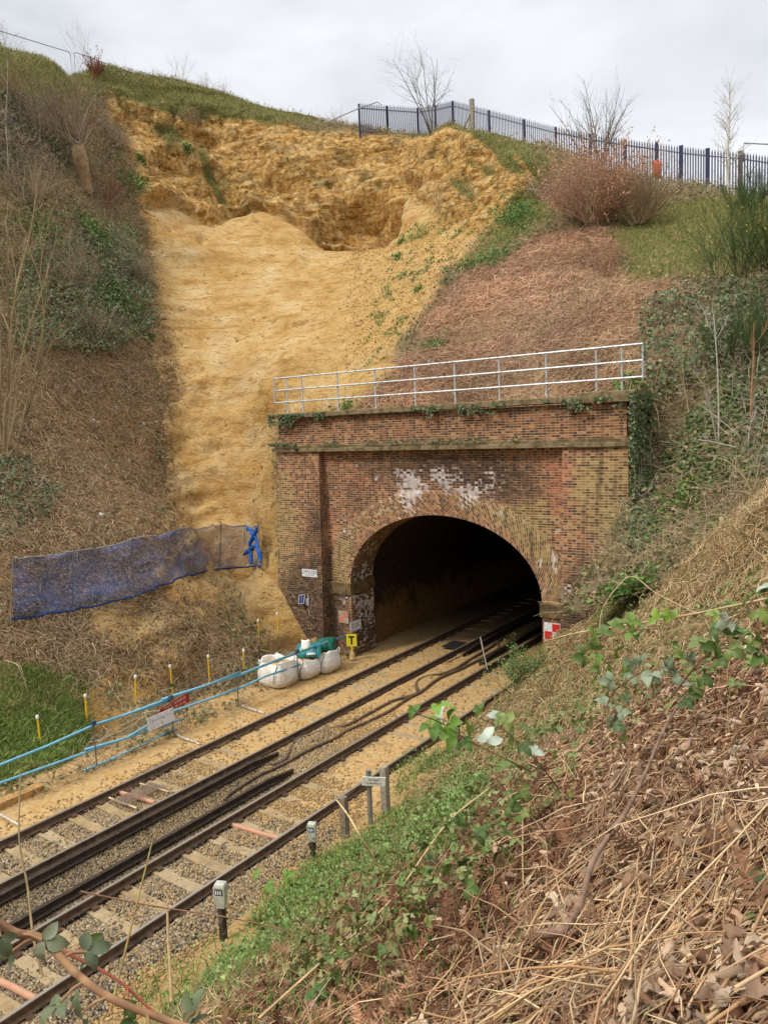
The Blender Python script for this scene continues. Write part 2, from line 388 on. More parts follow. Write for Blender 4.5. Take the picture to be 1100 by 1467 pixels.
# real relief: rilled smooth scar, blocky broken face, lumpy banks
rid = fbm(B, (3.2, 3.2, 2.3), 5, 31, 0.5); rid2 = fbm(B, (0.9, 0.9, 0.55), 4, 41, 0.6, True)
w1, w2, wid = worley(B + 0.35 * np.stack([nz2, nz1, nz2], -1), (2.1, 2.1, 1.5), 43); v1, v2, vid = worley(B + 0.15 * np.stack([nz1, nz2, nz1], -1), (0.55, 0.55, 0.40), 47)
strat = fbm(B @ np.array([[1, 0, 0.12], [0, 1, -0.25], [0, 0, 1.0]]), (3.2, 3.2, 0.33), 4, 51, 0.55)
gul = fbm(B, (0.7, 4.0, 4.0), 4, 53, 0.6, True)
lump = fbm(B, 1.6, 5, 61, 0.55); fine = fbm(B, 0.42, 3, 71, 0.6)
disp = 0.16 * lump + 0.07 * fine
scarp = 0.15 * strat + 0.16 * lump + 0.03 * fine + 0.07 * gul + 0.10 * (wid - 0.5) * smooth(w2 - w1, 0.02, 0.45) * smooth(nz1, 0.0, 0.4)
face_ = 0.85 * rid + 0.10 * rid2 + 0.16 * strat + 0.55 * (wid - 0.5) * smooth(w2 - w1, 0.0, 0.28) - 0.16 * (1 - smooth(w2 - w1, 0.0, 0.10)) + 0.06 * (vid - 0.5) * smooth(v2 - v1, 0.0, 0.35) + 0.03 * fine + 0.12 * gul
scarp = scarp * (1 + 1.3 * smooth(py, 430, 620)); disp = disp * (1 - sandm) + sandm * scarp
disp = disp * (1 - cliffm) + cliffm * face_
# hollows scooped out of the face, and clods left on the scar
for (hx, hy, hr, dep) in ((500,243,5,0.9),(517,247,5,0.9),(441,302,8,0.8),(412,288,9,0.7),(475,262,6,0.5),(520,318,38,2.3),(470,330,26,1.3),(385,262,22,1.1),(330,285,26,0.8),(430,300,20,0.9),(585,262,18,0.8),(500,232,16,0.6),(560,228,13,0.7),(250,238,20,0.6),(350,215,16,0.5),(300,196,20,0.5),(625,225,16,0.5),(655,208,10,0.9),(700,228,16,0.4)):
    d = np.hypot(px - hx, (py - hy) * 1.5) + 6 * nz2; disp -= dep * np.exp(-(d / hr) ** 2) * (~back)
for (hx, hy, hr, dep) in ((366,317,6,0.35),(291,345,8,-0.35),(428,379,10,0.45),(463,400,4,0.2),(292,187,7,0.4),(180,420,0.1,0)):
    if hr > 1: d = np.hypot(px - hx, (py - hy) * 1.3) + 2 * nz2; disp += dep * np.exp(-(d / hr) ** 2) * (~back)
# the broken face stands out over the scar along its lower edge
lx = [150, 200, 250, 300, 335, 375, 400, 430, 470, 545, 562, 590]; ly = [290, 288, 287, 316, 297, 290, 300, 312, 334, 330, 305, 262]
ed = np.interp(px, lx, ly) + 5 * nz2 + 4 * nz1 - py; inx = smooth(px, 185, 225) * (1 - smooth(px, 560, 585)) * (~back)
disp += inx * (0.55 * smooth(ed, -2, 3) * (1 - smooth(ed, 10, 34)) - 0.40 * smooth(-ed, -3, 1) * (1 - smooth(-ed, 4, 16)))
# overhanging turf lip along the top of the buttress
ridge = np.exp(-(np.hypot((px - 640) / 34, (py - 186) / 9)) ** 2); disp += 0.35 * ridge * (~back); crestfade = 0.18 + 0.82 * smooth(py - skyy, -2, 26); disp = np.where(cliffm > 0.01, disp * crestfade - 0.15 * (1 - crestfade), disp)
nearport = (B[..., 0] > -20.8) & (B[..., 0] < -6.3) & (B[..., 1] > 21) & (B[..., 1] < 23.6); disp[nearport] *= 0.15
trk = smooth(-B[..., 0], 16.9, 18.6); trk = np.where(B[..., 1] < 21.3, trk, 1.0); disp *= trk
disp = np.where(far, 0, disp)
V = B + Nn * disp[..., None]
lowz = (B[..., 0] > -17.9) & (B[..., 1] < 21.4) & (B[..., 0] < -9); V[..., 2] = np.where(lowz, np.minimum(V[..., 2], -0.30), V[..., 2])
ny, nx = px.shape
idx = np.arange(ny * nx).reshape(ny, nx)
F = np.stack([idx[:-1, :-1], idx[:-1, 1:], idx[1:, 1:], idx[1:, :-1]], -1)
cx = 0.25 * (V[:-1, :-1] + V[:-1, 1:] + V[1:, 1:] + V[1:, :-1])
keep = (cx[..., 0] < -16.6) & (cx[..., 1] < 21.75) | (cx[..., 1] >= 22.75) | (cx[..., 0] < -19.55) | ((cx[..., 0] > -7.1) & (cx[..., 1] > 17.0))
keep &= ~((cx[..., 1] > 21.4) & (cx[..., 1] < 22.75) & (cx[..., 0] > -19.55) & (cx[..., 0] < -7.1))
keep &= ~((cx[..., 0] > -17.9) & (cx[..., 1] > 22.7) & (cx[..., 0] < -8.5) & (cx[..., 2] < 6.3))
FK = F[keep].reshape(-1, 4)
used = np.zeros(ny * nx, bool); used[FK.ravel()] = True
remap = -np.ones(ny * nx, np.int64); remap[used] = np.arange(used.sum())
VK = V.reshape(-1, 3)[used]; FK = remap[FK]
m1 = np.stack([sandm, turfm, cliffm, debm], -1).reshape(-1, 4)[used]
m2 = np.stack([brackm, lbm, 0 * lbm, 0 * lbm + 1], -1).reshape(-1, 4)[used]

def mat_terrain():
    b = NB('slope_earth'); w = b.coords('World')
    a1 = b.attr('m1'); s1 = b.sep(a1.outputs[0]); sand, turf, cliff, deb = s1[0], s1[1], s1[2], a1.outputs['Alpha']
    a2 = b.attr('m2'); s2 = b.sep(a2.outputs[0]); brk, lbr = s2[0], s2[1]
    n1 = b.noise(w, 0.55, 6, 0.6); n2 = b.noise(w, 3.0, 8, 0.62); n3 = b.noise(w, 14.0, 6, 0.6); n4 = b.noise(w, 1.4, 7, 0.65, 0.6)
    ws = b.coords('World', (0.35, 0.35, 2.6), (0.10, 0.16, 0)); st = b.noise(ws, 1.1, 8, 0.66, 0.5)
    ws2 = b.coords('World', (0.5, 0.5, 7.0), (0.05, -0.22, 0.3)); st2 = b.noise(ws2, 1.3, 5, 0.6, 0.3)
    # bare sand: pale ochre with damp bands and iron-stained streaks
    sc = b.ramp(n1, [(0.32, srgb(178, 139, 80)), (0.48, srgb(198, 163, 105)), (0.66, srgb(206, 179, 132))])
    sc = b.mix(b.step(st, 0.52, 0.70), sc, srgb(170, 126, 64)); sc = b.mix(b.math('MULTIPLY', b.step(st2, 0.60, 0.74), 0.55), sc, srgb(165, 112, 52))
    sc = b.mix(b.math('MULTIPLY', b.step(n4, 0.58, 0.72), 0.5), sc, srgb(214, 190, 146))
    sc = b.mix(b.math('MULTIPLY', b.step(n3, 0.58, 0.72), 0.5), sc, srgb(150, 108, 60)); wd = b.coords('World', (0.6, 1.6, 1.6), (0.0, 0.5, 0.3)); er = b.noise(wd, 2.4, 7, 0.7, 0.8); sc = b.mix(b.math('MULTIPLY', b.step(er, 0.52, 0.62), 0.75), sc, srgb(160, 118, 62)); sc = b.mix(b.math('MULTIPLY', b.step(er, 0.40, 0.32), 0.5), sc, srgb(216, 188, 138))
    # broken face: layered sand with dark cracks, damp olive and grey bands
    vc = b.n('ShaderNodeTexVoronoi'); vc.feature = 'DISTANCE_TO_EDGE'; vc.inputs['Scale'].default_value = 1.7
    dv = b.n('ShaderNodeVectorMath'); dv.operation = 'ADD'; nv = b.noise(w, 2.2, 4, 0.6, 0, 1); sv = b.n('ShaderNodeVectorMath'); sv.operation = 'SCALE'; sv.inputs[3].default_value = 0.55; b.l(nv, sv.inputs[0]); b.l(w, dv.inputs[0]); b.l(sv.outputs[0], dv.inputs[1]); b.l(dv.outputs[0], vc.inputs['Vector'])
    crack = b.step(vc.outputs['Distance'], 0.05, 0.0)
    cc = b.ramp(b.math('ADD', b.math('MULTIPLY', n2, 0.5), b.math('MULTIPLY', st, 0.5)), [(0.38, srgb(112, 80, 46)), (0.45, srgb(166, 124, 68)), (0.51, srgb(198, 158, 94)), (0.60, srgb(214, 186, 136))])
    cc = b.mix(b.math('MULTIPLY', b.step(n4, 0.52, 0.64), 0.6), cc, srgb(186, 138, 64)); cc = b.mix(b.math('MULTIPLY', b.step(n1, 0.54, 0.66), 0.65), cc, srgb(132, 118, 76))
    cc = b.mix(b.math('MULTIPLY', crack, b.math('MULTIPLY', b.step(n1, 0.44, 0.62), 0.6)), cc, srgb(96, 68, 40)); cc = b.mix(b.math('MULTIPLY', b.step(n3, 0.60, 0.72), 0.6), cc, srgb(86, 62, 38))
    cc = b.mix(b.math('MULTIPLY', b.step(st2, 0.60, 0.70), 0.6), cc, srgb(128, 84, 40))
    dc = b.ramp(n2, [(0.3, srgb(150, 116, 66)), (0.5, srgb(196, 160, 98)), (0.75, srgb(214, 184, 128))]); dc = b.mix(b.step(n3, 0.55, 0.70), dc, srgb(112, 92, 60))
    br = b.ramp(n3, [(0.25, srgb(92, 74, 56)), (0.45, srgb(146, 118, 90)), (0.62, srgb(182, 152, 118)), (0.8, srgb(204, 176, 138))])
    lb = b.ramp(n3, [(0.25, srgb(84, 66, 48)), (0.5, srgb(140, 112, 80)), (0.75, srgb(180, 150, 112))]); lb = b.mix(b.step(n4, 0.58, 0.70), lb, srgb(176, 132, 74))
    gr = b.ramp(n3, [(0.25, srgb(66, 66, 34)), (0.5, srgb(106, 108, 56)), (0.8, srgb(150, 142, 90))]); gr = b.mix(b.step(n2, 0.52, 0.66), gr, srgb(150, 124, 84))
    base = b.ramp(n3, [(0.25, srgb(84, 76, 50)), (0.5, srgb(134, 120, 84)), (0.78, srgb(176, 158, 116))])
    rag = b.math('ADD', b.math('MULTIPLY', b.math('SUBTRACT', n2, 0.5), 1.2), b.math('MULTIPLY', b.math('SUBTRACT', n3, 0.5), 0.9))
    def edge(m): return b.step(b.math('ADD', m, rag), 0.42, 0.58)
    big = b.noise(w, 0.35, 3, 0.5); sc = b.mix(b.math('MULTIPLY', b.step(big, 0.50, 0.62), 0.4), sc, srgb(176, 132, 70)); c = b.mix(edge(lbr), base, lb); c = b.mix(edge(brk), c, br); c = b.mix(edge(turf), c, gr)
    c = b.mix(edge(sand), c, b.mix(b.step(b.math('ADD', cliff, rag), 0.4, 0.6), sc, cc)); c = b.mix(b.math('MULTIPLY', deb, 0.6), c, dc)
    topturf = b.math('MULTIPLY', b.step(b.math('ADD', turf, rag), 0.65, 0.85), cliff); c = b.mix(topturf, c, gr)
    n5 = b.noise(w, 34, 5, 0.7); h = b.math('ADD', b.math('MULTIPLY', b.math('ADD', st, b.math('MULTIPLY', n5, 0.35)), 0.5), b.math('ADD', b.math('MULTIPLY', n3, 0.5), b.math('MULTIPLY', n2, 0.8)))
    b.bump(b.math('ADD', h, b.math('MULTIPLY', b.math('MULTIPLY', crack, cliff), -0.3)), 1.0, 0.22)
    return b.done(c, 0.95, spec=0.1)
M_TERR = mat_terrain()
terr = mesh_ob('slope', VK, FK, M_TERR, attrs={'m1': m1, 'm2': m2}, smooth_=True); tag(terr, 'sandy cutting slope with a landslip scar above the tunnel', 'slope', kind='structure')

G = Ground(); G.V = VK; G.F = FK
a_, b_, c_, d_ = (VK[FK[:, k]] for k in range(4))
G.cr = np.cross(c_ - a_, d_ - b_) * 0.5; G.area = np.linalg.norm(G.cr, axis=1); G.n = G.cr / G.area[:, None]; G.n[G.n[:, 2] < 0] *= -1
G.c = (a_ + b_ + c_ + d_) / 4; G.px, G.py, G.pz = to_px(G.c); G.face = (G.n * unit(EYE - G.c)).sum(1)
G.m = m1[FK[:, 0]]; G.m2 = m2[FK[:, 0]]
G.vpx, G.vpy, G.vpz = to_px(VK)
def scatter(G, n, w):
    w = np.clip(w, 0, None) * G.area; w = w / w.sum(); i = rng.choice(len(w), n, p=w)
    u = rng.random((n, 1)); v = rng.random((n, 1))
    q = G.V[G.F[i]]; P = (q[:, 0] * (1 - u) + q[:, 1] * u) * (1 - v) + (q[:, 3] * (1 - u) + q[:, 2] * u) * v
    return P, G.n[i], i
def ground(G, px, py, r=4.0):
    """the point of the ground the photograph shows at this place"""
    d = np.hypot(G.vpx - px, G.vpy - py); 
    for k in range(6):
        s = (d < r) & (G.vpz > 0.5) & (G.vpz < 90)
        if s.any(): break
        r *= 1.7
    z = np.where(s, G.vpz, 1e9); zmin = z.min(); s2 = s & (G.vpz < zmin + 1.2); j = np.argmin(np.where(s2, d, 1e9)); return G.V[j].copy()

# ---------------------------------------------------------------- near bank (the photographer stands on it)
np_ = []
for a in ((1100,1467,1.75),(800,1467,1.95),(550,1467,2.5),(300,1467,3.7),(1100,1200,2.95),(800,1200,4.3),(600,1200,7.6),(1100,1000,5.5),(900,1000,9.6),(760,1080,10.5),(1100,850,8.6),(1000,900,11),(900,950,13.6),(800,1000,16),
          (1100,728,12.6),(1050,766,14.2),(1000,800,16.3),(905,826,21.4),(850,885,21.2),(800,912,21.2),(950,826,19.2),(760,960,19.6)): np_.append(at_Y(*a))
for Y, X in ((-8, -9.0), (2, -9.0), (6, -9.1), (8, -9.1), (10, -9.2), (12, -9.3), (14.5, -9.6), (17, -9.8), (19, -10.1), (21, -10.3)): np_ += [(X, Y, -0.15), (X - 2, Y, -0.35)]
np_ += [(0, 0, 6.85), (0, -8, 6.85), (-5, -8, 2.9), (-5, 0.5, 3.0), (3, 0, 8.2), (4, 8, 9.6), (3, 14, 10.0), (8, 0, 11), (-6, 24, 6.0), (-3, 22, 7.2), (0, 20, 8.0), (6, 22, 11)]
FIT2 = rbf_fit(np.array(np_, float))
gx2 = axis(-10.6, 1.6, 0.06, -11.2, 30); gy2 = axis(0.4, 22.6, 0.07, -60, 22.7)
B2 = build_grid(gx2, gy2, lambda X, Y: rbf_eval(FIT2, X, Y))
N2 = grid_normals(B2); N2[N2[..., 2] < 0] *= -1
d2 = 0.10 * fbm(B2, 0.9, 4, 81) + 0.05 * fbm(B2, 0.22, 3, 91); d2 *= smooth(B2[..., 0], -10.2, -8.4)
V2 = B2 + N2 * d2[..., None]
ny2, nx2 = V2.shape[:2]; id2 = np.arange(ny2 * nx2).reshape(ny2, nx2)
F2 = np.stack([id2[:-1, :-1], id2[:-1, 1:], id2[1:, 1:], id2[1:, :-1]], -1)
c2 = 0.25 * (V2[:-1, :-1] + V2[:-1, 1:] + V2[1:, 1:] + V2[1:, :-1])
k2 = ~((c2[..., 0] < -6.95) & (c2[..., 1] > 21.5)) & ~((c2[..., 0] < -10.0) & (c2[..., 1] > 21.2)); F2 = F2[k2].reshape(-1, 4)
def mat_near():
    b = NB('bank_earth'); w = b.coords('World'); n1 = b.noise(w, 2.0, 6, 0.6); n3 = b.noise(w, 22, 6, 0.65)
    c = b.ramp(n3, [(0.25, srgb(76, 58, 42)), (0.5, srgb(136, 106, 76)), (0.78, srgb(182, 148, 110))])
    x = b.n('ShaderNodeSeparateXYZ'); b.l(w, x.inputs[0]); low = b.math('ADD', x.outputs[2], b.math('MULTIPLY', b.math('SUBTRACT', n1, 0.5), 1.6))
    c = b.mix(b.step(low, 0.45, 0.05), c, b.ramp(n3, [(0.3, srgb(140, 110, 70)), (0.7, srgb(184, 154, 104))]))
    b.bump(n3, 0.7, 0.05); return b.done(c, 0.95, spec=0.1)
M_NEAR = mat_near()
nb = mesh_ob('bank', V2.reshape(-1, 3), F2, M_NEAR, smooth_=True); tag(nb, 'near bank under the dead bracken', 'bank', kind='structure')
H = Ground(); H.V = V2.reshape(-1, 3); H.F = F2
a_, b_, c_, d_ = (H.V[F2[:, k]] for k in range(4)); H.cr = np.cross(c_ - a_, d_ - b_) * 0.5; H.area = np.linalg.norm(H.cr, axis=1); H.n = H.cr / H.area[:, None]; H.n[H.n[:, 2] < 0] *= -1
H.c = (a_ + b_ + c_ + d_) / 4; H.px, H.py, H.pz = to_px(H.c); H.vpx, H.vpy, H.vpz = to_px(H.V); H.d = np.linalg.norm(H.c - EYE, axis=1)

# ---------------------------------------------------------------- trackbed
gx3 = np.arange(-18.6, -8.3, 0.06); gy3 = axis(2.5, 30, 0.07, -60, 110)
def tb(X, Y):
    P = np.stack([X, Y, 0 * X], -1); z = -0.235 + 0.018 * fbm(P, 0.5, 4, 5) + 0.012 * fbm(P, 0.12, 2, 6)
    sandy = smooth(Y + 2.2 * fbm(P, 1.7, 4, 8) + np.where(np.abs(X + 12.8) < 0.9, -4.5, 0) + np.where(X > -11.9, -0.5, 0), 10.0, 13.0)
    z = z + 0.022 * sandy - 0.03 * smooth(X, -15.1, -15.4) + np.where(X < -15.5, 0.06, 0) * smooth(-X, 15.4, 16.0)
    for xr in (-15.20, -13.72, -11.90, -10.42):
        s_ = -1 if xr in (-15.20, -11.90) else 1
        z = z + 0.062 * smooth((X - xr) * s_, 0.06, 0.16) * smooth(-(X - xr) * s_, -0.75, -0.45)
    return z
B3 = build_grid(gx3, gy3, tb); P3 = B3 * np.array([1, 1, 0])
n8 = fbm(P3, 1.7, 4, 8); X3 = B3[..., 0]; Y3 = B3[..., 1]
ssand = smooth(Y3 + 2.2 * n8 + np.where(np.abs(X3 + 12.8) < 0.9, -4.5, 0) + np.where(X3 > -11.9, -0.5, 0), 9.5, 13.5)
cess = smooth(-X3 + 0.3 * n8, 15.35, 15.7); rcess = smooth(X3 + 0.5 * n8, -9.9, -9.5) * 0.65
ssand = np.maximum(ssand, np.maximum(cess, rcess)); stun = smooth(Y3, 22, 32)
F3i = np.arange(B3.shape[0] * B3.shape[1]).reshape(B3.shape[:2]); F3 = np.stack([F3i[:-1, :-1], F3i[:-1, 1:], F3i[1:, 1:], F3i[1:, :-1]], -1).reshape(-1, 4)
def mat_trackbed():
    b = NB('trackbed'); w = b.coords('World'); a = b.sep(b.attr('m1').outputs[0]); n1 = b.noise(w, 1.5, 6, 0.6); n2 = b.noise(w, 9, 6, 0.65); n3 = b.noise(w, 40, 4, 0.6)
    st = b.voro(w, 26, out='Color'); stv = b.sep(st)[0]; sd_ = b.voro(w, 26)
    bc = b.ramp(stv, [(0.0, srgb(88, 80, 70)), (0.5, srgb(132, 120, 104)), (0.85, srgb(166, 154, 136)), (1.0, srgb(196, 186, 170))])
    bc = b.mix(b.step(sd_, 0.30, 0.62), bc, srgb(44, 38, 32))
    sc = b.ramp(n2, [(0.25, srgb(140, 110, 70)), (0.45, srgb(174, 142, 94)), (0.7, srgb(192, 164, 118))]); sc = b.mix(b.math('MULTIPLY', b.step(n1, 0.5, 0.68), 0.6), sc, srgb(168, 128, 72))
    sc = b.mix(b.math('MULTIPLY', b.step(n3, 0.56, 0.68), 0.55), sc, srgb(116, 92, 62))
    c = b.mix(b.step(b.math('ADD', a[0], b.math('MULTIPLY', b.math('SUBTRACT', n2, 0.5), 1.6)), 0.35, 0.62), bc, sc)
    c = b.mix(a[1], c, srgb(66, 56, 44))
    b.bump(b.math('SUBTRACT', b.math('MULTIPLY', n3, 0.5), b.math('MULTIPLY', sd_, 0.6)), 0.7, 0.03); return b.done(c, 0.95, spec=0.1)
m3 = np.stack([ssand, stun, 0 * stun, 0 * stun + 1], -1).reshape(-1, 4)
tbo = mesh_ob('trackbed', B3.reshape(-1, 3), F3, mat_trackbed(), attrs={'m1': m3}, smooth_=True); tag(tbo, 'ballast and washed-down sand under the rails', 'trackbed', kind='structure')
T = Ground(); T.V = B3.reshape(-1, 3); T.F = F3; a_, b_, c_, d_ = (T.V[F3[:, k]] for k in range(4)); T.cr = np.cross(c_ - a_, d_ - b_) * 0.5; T.area = np.linalg.norm(T.cr, axis=1)
T.n = T.cr / T.area[:, None]; T.c = (a_ + b_ + c_ + d_) / 4; T.s = m3[F3[:, 0], 0]
# ---------------------------------------------------------------- portal
D0 = 21.58; XC = -13.17; AA = 3.585; BB = 2.52; ZI = 2.47     # wall face, arch centre, half span, rise, springing
def mat_brick(name, dark=0.0, swap=False, ring=False):
    b = NB(name); uvn = b.n('ShaderNodeUVMap').outputs[0]; xyz = b.n('ShaderNodeSeparateXYZ'); b.l(uvn, xyz.inputs[0])
    u, v = (xyz.outputs[0], xyz.outputs[1]) if not swap else (xyz.outputs[1], xyz.outputs[0])
    w = b.coords('World')
    r = b.math('DIVIDE', v, 0.085 if ring else 0.076); row = b.math('FLOOR', r); fv = b.math('FRACT', r)
    sh = b.math('MULTIPLY', b.math('FLOORED_MODULO', row, 2.0), 0.131)
    p = b.math('DIVIDE', b.math('ADD', u, b.math('MULTIPLY', sh, 0.35) if ring else sh), 0.120 if ring else 0.262); ip = b.math('FLOOR', p); fp = b.math('FRACT', p)
    hd = b.math('GREATER_THAN', fp, 0.60 if not ring else 2.0)
    m1_ = b.math('LESS_THAN', fv, 0.20); m2_ = b.math('LESS_THAN', fp, 0.10 if ring else 0.032); m3_ = b.math('COMPARE', fp, 0.60 if not ring else 5.0, 0.016)
    mort = b.math('MAXIMUM', m1_, b.math('MAXIMUM', m2_, m3_))
    cv = b.n('ShaderNodeCombineXYZ'); b.l(row, cv.inputs[0]); b.l(b.math('ADD', b.math('MULTIPLY', ip, 2.0), hd), cv.inputs[1])
    wn = b.n('ShaderNodeTexWhiteNoise'); wn.noise_dimensions = '2D'; b.l(cv.outputs[0], wn.inputs['Vector']); rnd = wn.outputs['Value']; rnd2 = b.sep(wn.outputs['Color'])[1]
    red = b.ramp(rnd, [(0.0, srgb(80, 56, 43)), (0.25, srgb(116, 77, 55)), (0.5, srgb(142, 93, 65)), (0.75, srgb(160, 110, 77)), (0.95, srgb(176, 134, 98))])
    red = b.mix(b.math('MULTIPLY', hd, b.math('GREATER_THAN', rnd2, b.math('ADD', 0.25, b.math('MULTIPLY', b.noise(w, 0.9, 3, 0.5), 0.9)))), red, srgb(84, 68, 58))
    red = b.mix(b.math('GREATER_THAN', rnd2, 0.88), red, srgb(84, 60, 52))
    st = b.attr('st'); s = b.sep(st.outputs[0]); nA = b.noise(w, 1.4, 6, 0.65); nB = b.noise(w, 5.5, 5, 0.6); nC = b.noise(w, 0.6, 4, 0.6)
    rag = b.math('ADD', b.math('MULTIPLY', b.math('SUBTRACT', nA, 0.5), 1.3), b.math('ADD', b.math('MULTIPLY', b.math('SUBTRACT', nB, 0.5), 0.9), b.math('MULTIPLY', b.math('SUBTRACT', rnd, 0.5), 0.42)))
    c = b.mix(mort, red, srgb(170, 150, 120))
    ochre = b.mix(mort, b.ramp(rnd, [(0.1, srgb(98, 80, 50)), (0.5, srgb(134, 110, 68)), (0.9, srgb(160, 134, 90))]), srgb(184, 166, 124))
    soot = b.mix(mort, b.ramp(rnd, [(0.1, srgb(46, 38, 34)), (0.6, srgb(74, 58, 48)), (0.95, srgb(104, 82, 66))]), srgb(96, 80, 62))
    salt = b.mix(mort, b.ramp(rnd2, [(0.2, srgb(196, 186, 184)), (0.7, srgb(226, 218, 216))]), srgb(190, 176, 166))
    fresh = b.mix(mort, b.ramp(rnd, [(0.1, srgb(136, 76, 58)), (0.6, srgb(176, 104, 78)), (0.95, srgb(196, 132, 102))]), srgb(196, 150, 124))
    def e(m, lo=0.42, hi=0.62): return b.step(b.math('ADD', m, rag), lo, hi)
    c = b.mix(b.math('MULTIPLY', e(st.outputs['Alpha']), 0.7), c, fresh)
    c = b.mix(b.math('MULTIPLY', e(s[0]), 0.85), c, ochre); c = b.mix(b.math('MULTIPLY', e(s[2]), 0.85), c, soot); c = b.mix(b.math('MULTIPLY', e(s[1], 0.38, 0.66), 0.72), c, salt)
    wv = b.coords('World', (3.2, 3.2, 0.35)); run = b.noise(wv, 1.2, 5, 0.6); c = b.mix(b.math('MULTIPLY', b.step(run, 0.55, 0.72), 0.55), c, srgb(60, 50, 40))
    h = b.math('ADD', b.math('MULTIPLY', b.math('SUBTRACT', 1.0, mort), 0.6), b.math('MULTIPLY', nB, 0.5)); b.bump(h, 0.5, 0.012)
    if dark: c = b.mix(dark, c, (0.01, 0.009, 0.008))
    return b.done(c, 0.9, spec=0.15)
M_BRICK = mat_brick('aged_brick'); M_RING = mat_brick('arch_brick', ring=True)
def stone(name, base, moss):
    b = NB(name); w = b.coords('World'); n = b.noise(w, 5, 6, 0.65); n2 = b.noise(w, 22, 5, 0.6)
    c = b.mix(b.step(n, 0.40, 0.62), base, moss); c = b.mix(b.math('MULTIPLY', b.step(n2, 0.55, 0.7), 0.7), c, tuple(x * 0.35 for x in base)); b.bump(n2, 0.5, 0.02)
    return b.done(c, 0.92, spec=0.1)
M_STONE = stone('mossy_coping', srgb(136, 120, 92), srgb(98, 86, 58)); M_IMPOST = stone('dirty_impost', srgb(120, 100, 70), srgb(84, 72, 50))

def blob(X, Z, x, z, rx, rz): return np.exp(-(((X - x) / rx) ** 2 + ((Z - z) / rz) ** 2))
def stains(V):
    X, Y, Z = V[:, 0], V[:, 1], V[:, 2]; n = fbm(V, 1.1, 3, 121)
    ra = np.hypot((X - XC) / (AA + 0.9), (Z - ZI) / (BB + 0.85)); onarch = np.exp(-((ra - 0.92) / 0.10) ** 2) * (Z > ZI)
    ochre = 0.58 * onarch * (0.55 + 0.5 * (n > -0.2)) + 0.8 * blob(X, Z, -19.5, 4.8, 0.8, 2.0) + 0.30 * blob(X, Z, -7.9, 5.2, 0.9, 2.2) + 0.9 * blob(X, Z, -9.9, 4.9, 0.8, 0.9) + 0.62 * blob(X, Z, -7.2, 5.4, 0.7, 2.0) + 0.45 * blob(X, Z, -19, 2.0, 1.2, 2.0) + 0.45 * blob(X, Z, -8.1, 6.1, 0.6, 0.8) + 0.55 * blob(X, Z, -17.2, 3.0, 0.5, 1.3)
    salt = 0.50 * blob(X, Z, -13.6, 6.15, 2.0, 0.5) + 0.30 * onarch * (n > 0.0) + 0.50 * blob(X, Z, -14.1, 5.4, 0.5, 0.6) + 0.40 * blob(X, Z, -11.6, 5.9, 1.1, 0.4) + 0.30 * blob(X, Z, -16.8, 4.2, 0.5, 0.9) + 0.30 * blob(X, Z, -9.3, 4.3, 0.4, 0.8) + 0.40 * blob(X, Z, -16.6, 1.6, 0.5, 1.0)
    soot = 0.85 * blob(X, Z, -13.2, 6.5, 3.2, 0.75) + 0.6 * blob(X, Z, -10.9, 5.9, 1.5, 0.8) + 0.45 * blob(X, Z, -16.2, 5.2, 1.0, 0.8) + 0.35 * onarch * (n < 0.05) + 0.75 * blob(X, Z, -18.7, 0.6, 1.3, 1.8) + 0.5 * blob(X, Z, -18.6, 2.6, 1.0, 1.4) + 0.7 * blob(X, Z, -8.4, 2.0, 0.9, 1.7) + 0.5 * blob(X, Z, -17.9, 4.4, 0.5, 3.0) + 0.55 * (Z > 7.05) * np.clip(0.9 - abs(Z - 8.2) * 1.2, 0, 1) + 0.6 * blob(X, Z, -17.2, 1.0, 0.8, 1.3) + 0.5 * blob(X, Z, -8.0, 3.5, 0.6, 1.0)
    red = 0.50 * blob(X, Z, -9.1, 5.0, 0.6, 1.9) + 0.5 * blob(X, Z, -15.9, 6.1, 1.5, 0.8) + 0.42 * blob(X, Z, -13, 7.6, 4.5, 0.35) + 0.6 * blob(X, Z, -17.5, 3.6, 0.35, 2.2) + 0.3 * blob(X, Z, -8.9, 6.5, 1.8, 0.6) + 0.35 * blob(X, Z, -19.4, 7.7, 0.6, 0.4)
    soot = soot * (1 - 0.5 * onarch)
    return np.stack([ochre, salt, soot, red], -1)
def arch_z(x, a=AA, b=BB): t = np.clip(1 - ((x - XC) / a) ** 2, 0, 1); return ZI + b * np.sqrt(t)
portal = empty('tunnel_portal', (XC, D0, 0), 'weathered red brick tunnel portal with an arched opening at the foot of the sandy slope', 'tunnel portal')
def face_grid(name, xs, z0f, z1f, nz, Yf, mat, uvs=None):
    xs = np.asarray(xs); z0 = z0f(xs); z1 = z1f(xs); t = np.linspace(0, 1, nz)
    Z = z0[None] + (z1 - z0)[None] * t[:, None]; X = np.repeat(xs[None], nz, 0); V_ = np.stack([X, Yf(X, Z), Z], -1)
    n = len(xs); i = np.arange(nz * n).reshape(nz, n); F_ = np.stack([i[:-1, :-1], i[:-1, 1:], i[1:, 1:], i[1:, :-1]], -1).reshape(-1, 4)
    V_ = V_.reshape(-1, 3); return V_, F_, V_[:, [0, 2]].copy()
def join(parts):
    V_, F_, U_ = [], [], []; n = 0
    for v, f, u in parts: V_.append(v); F_.append(np.asarray(f) + n); U_.append(u); n += len(v)
    return np.vstack(V_), np.vstack(F_), np.vstack(U_)
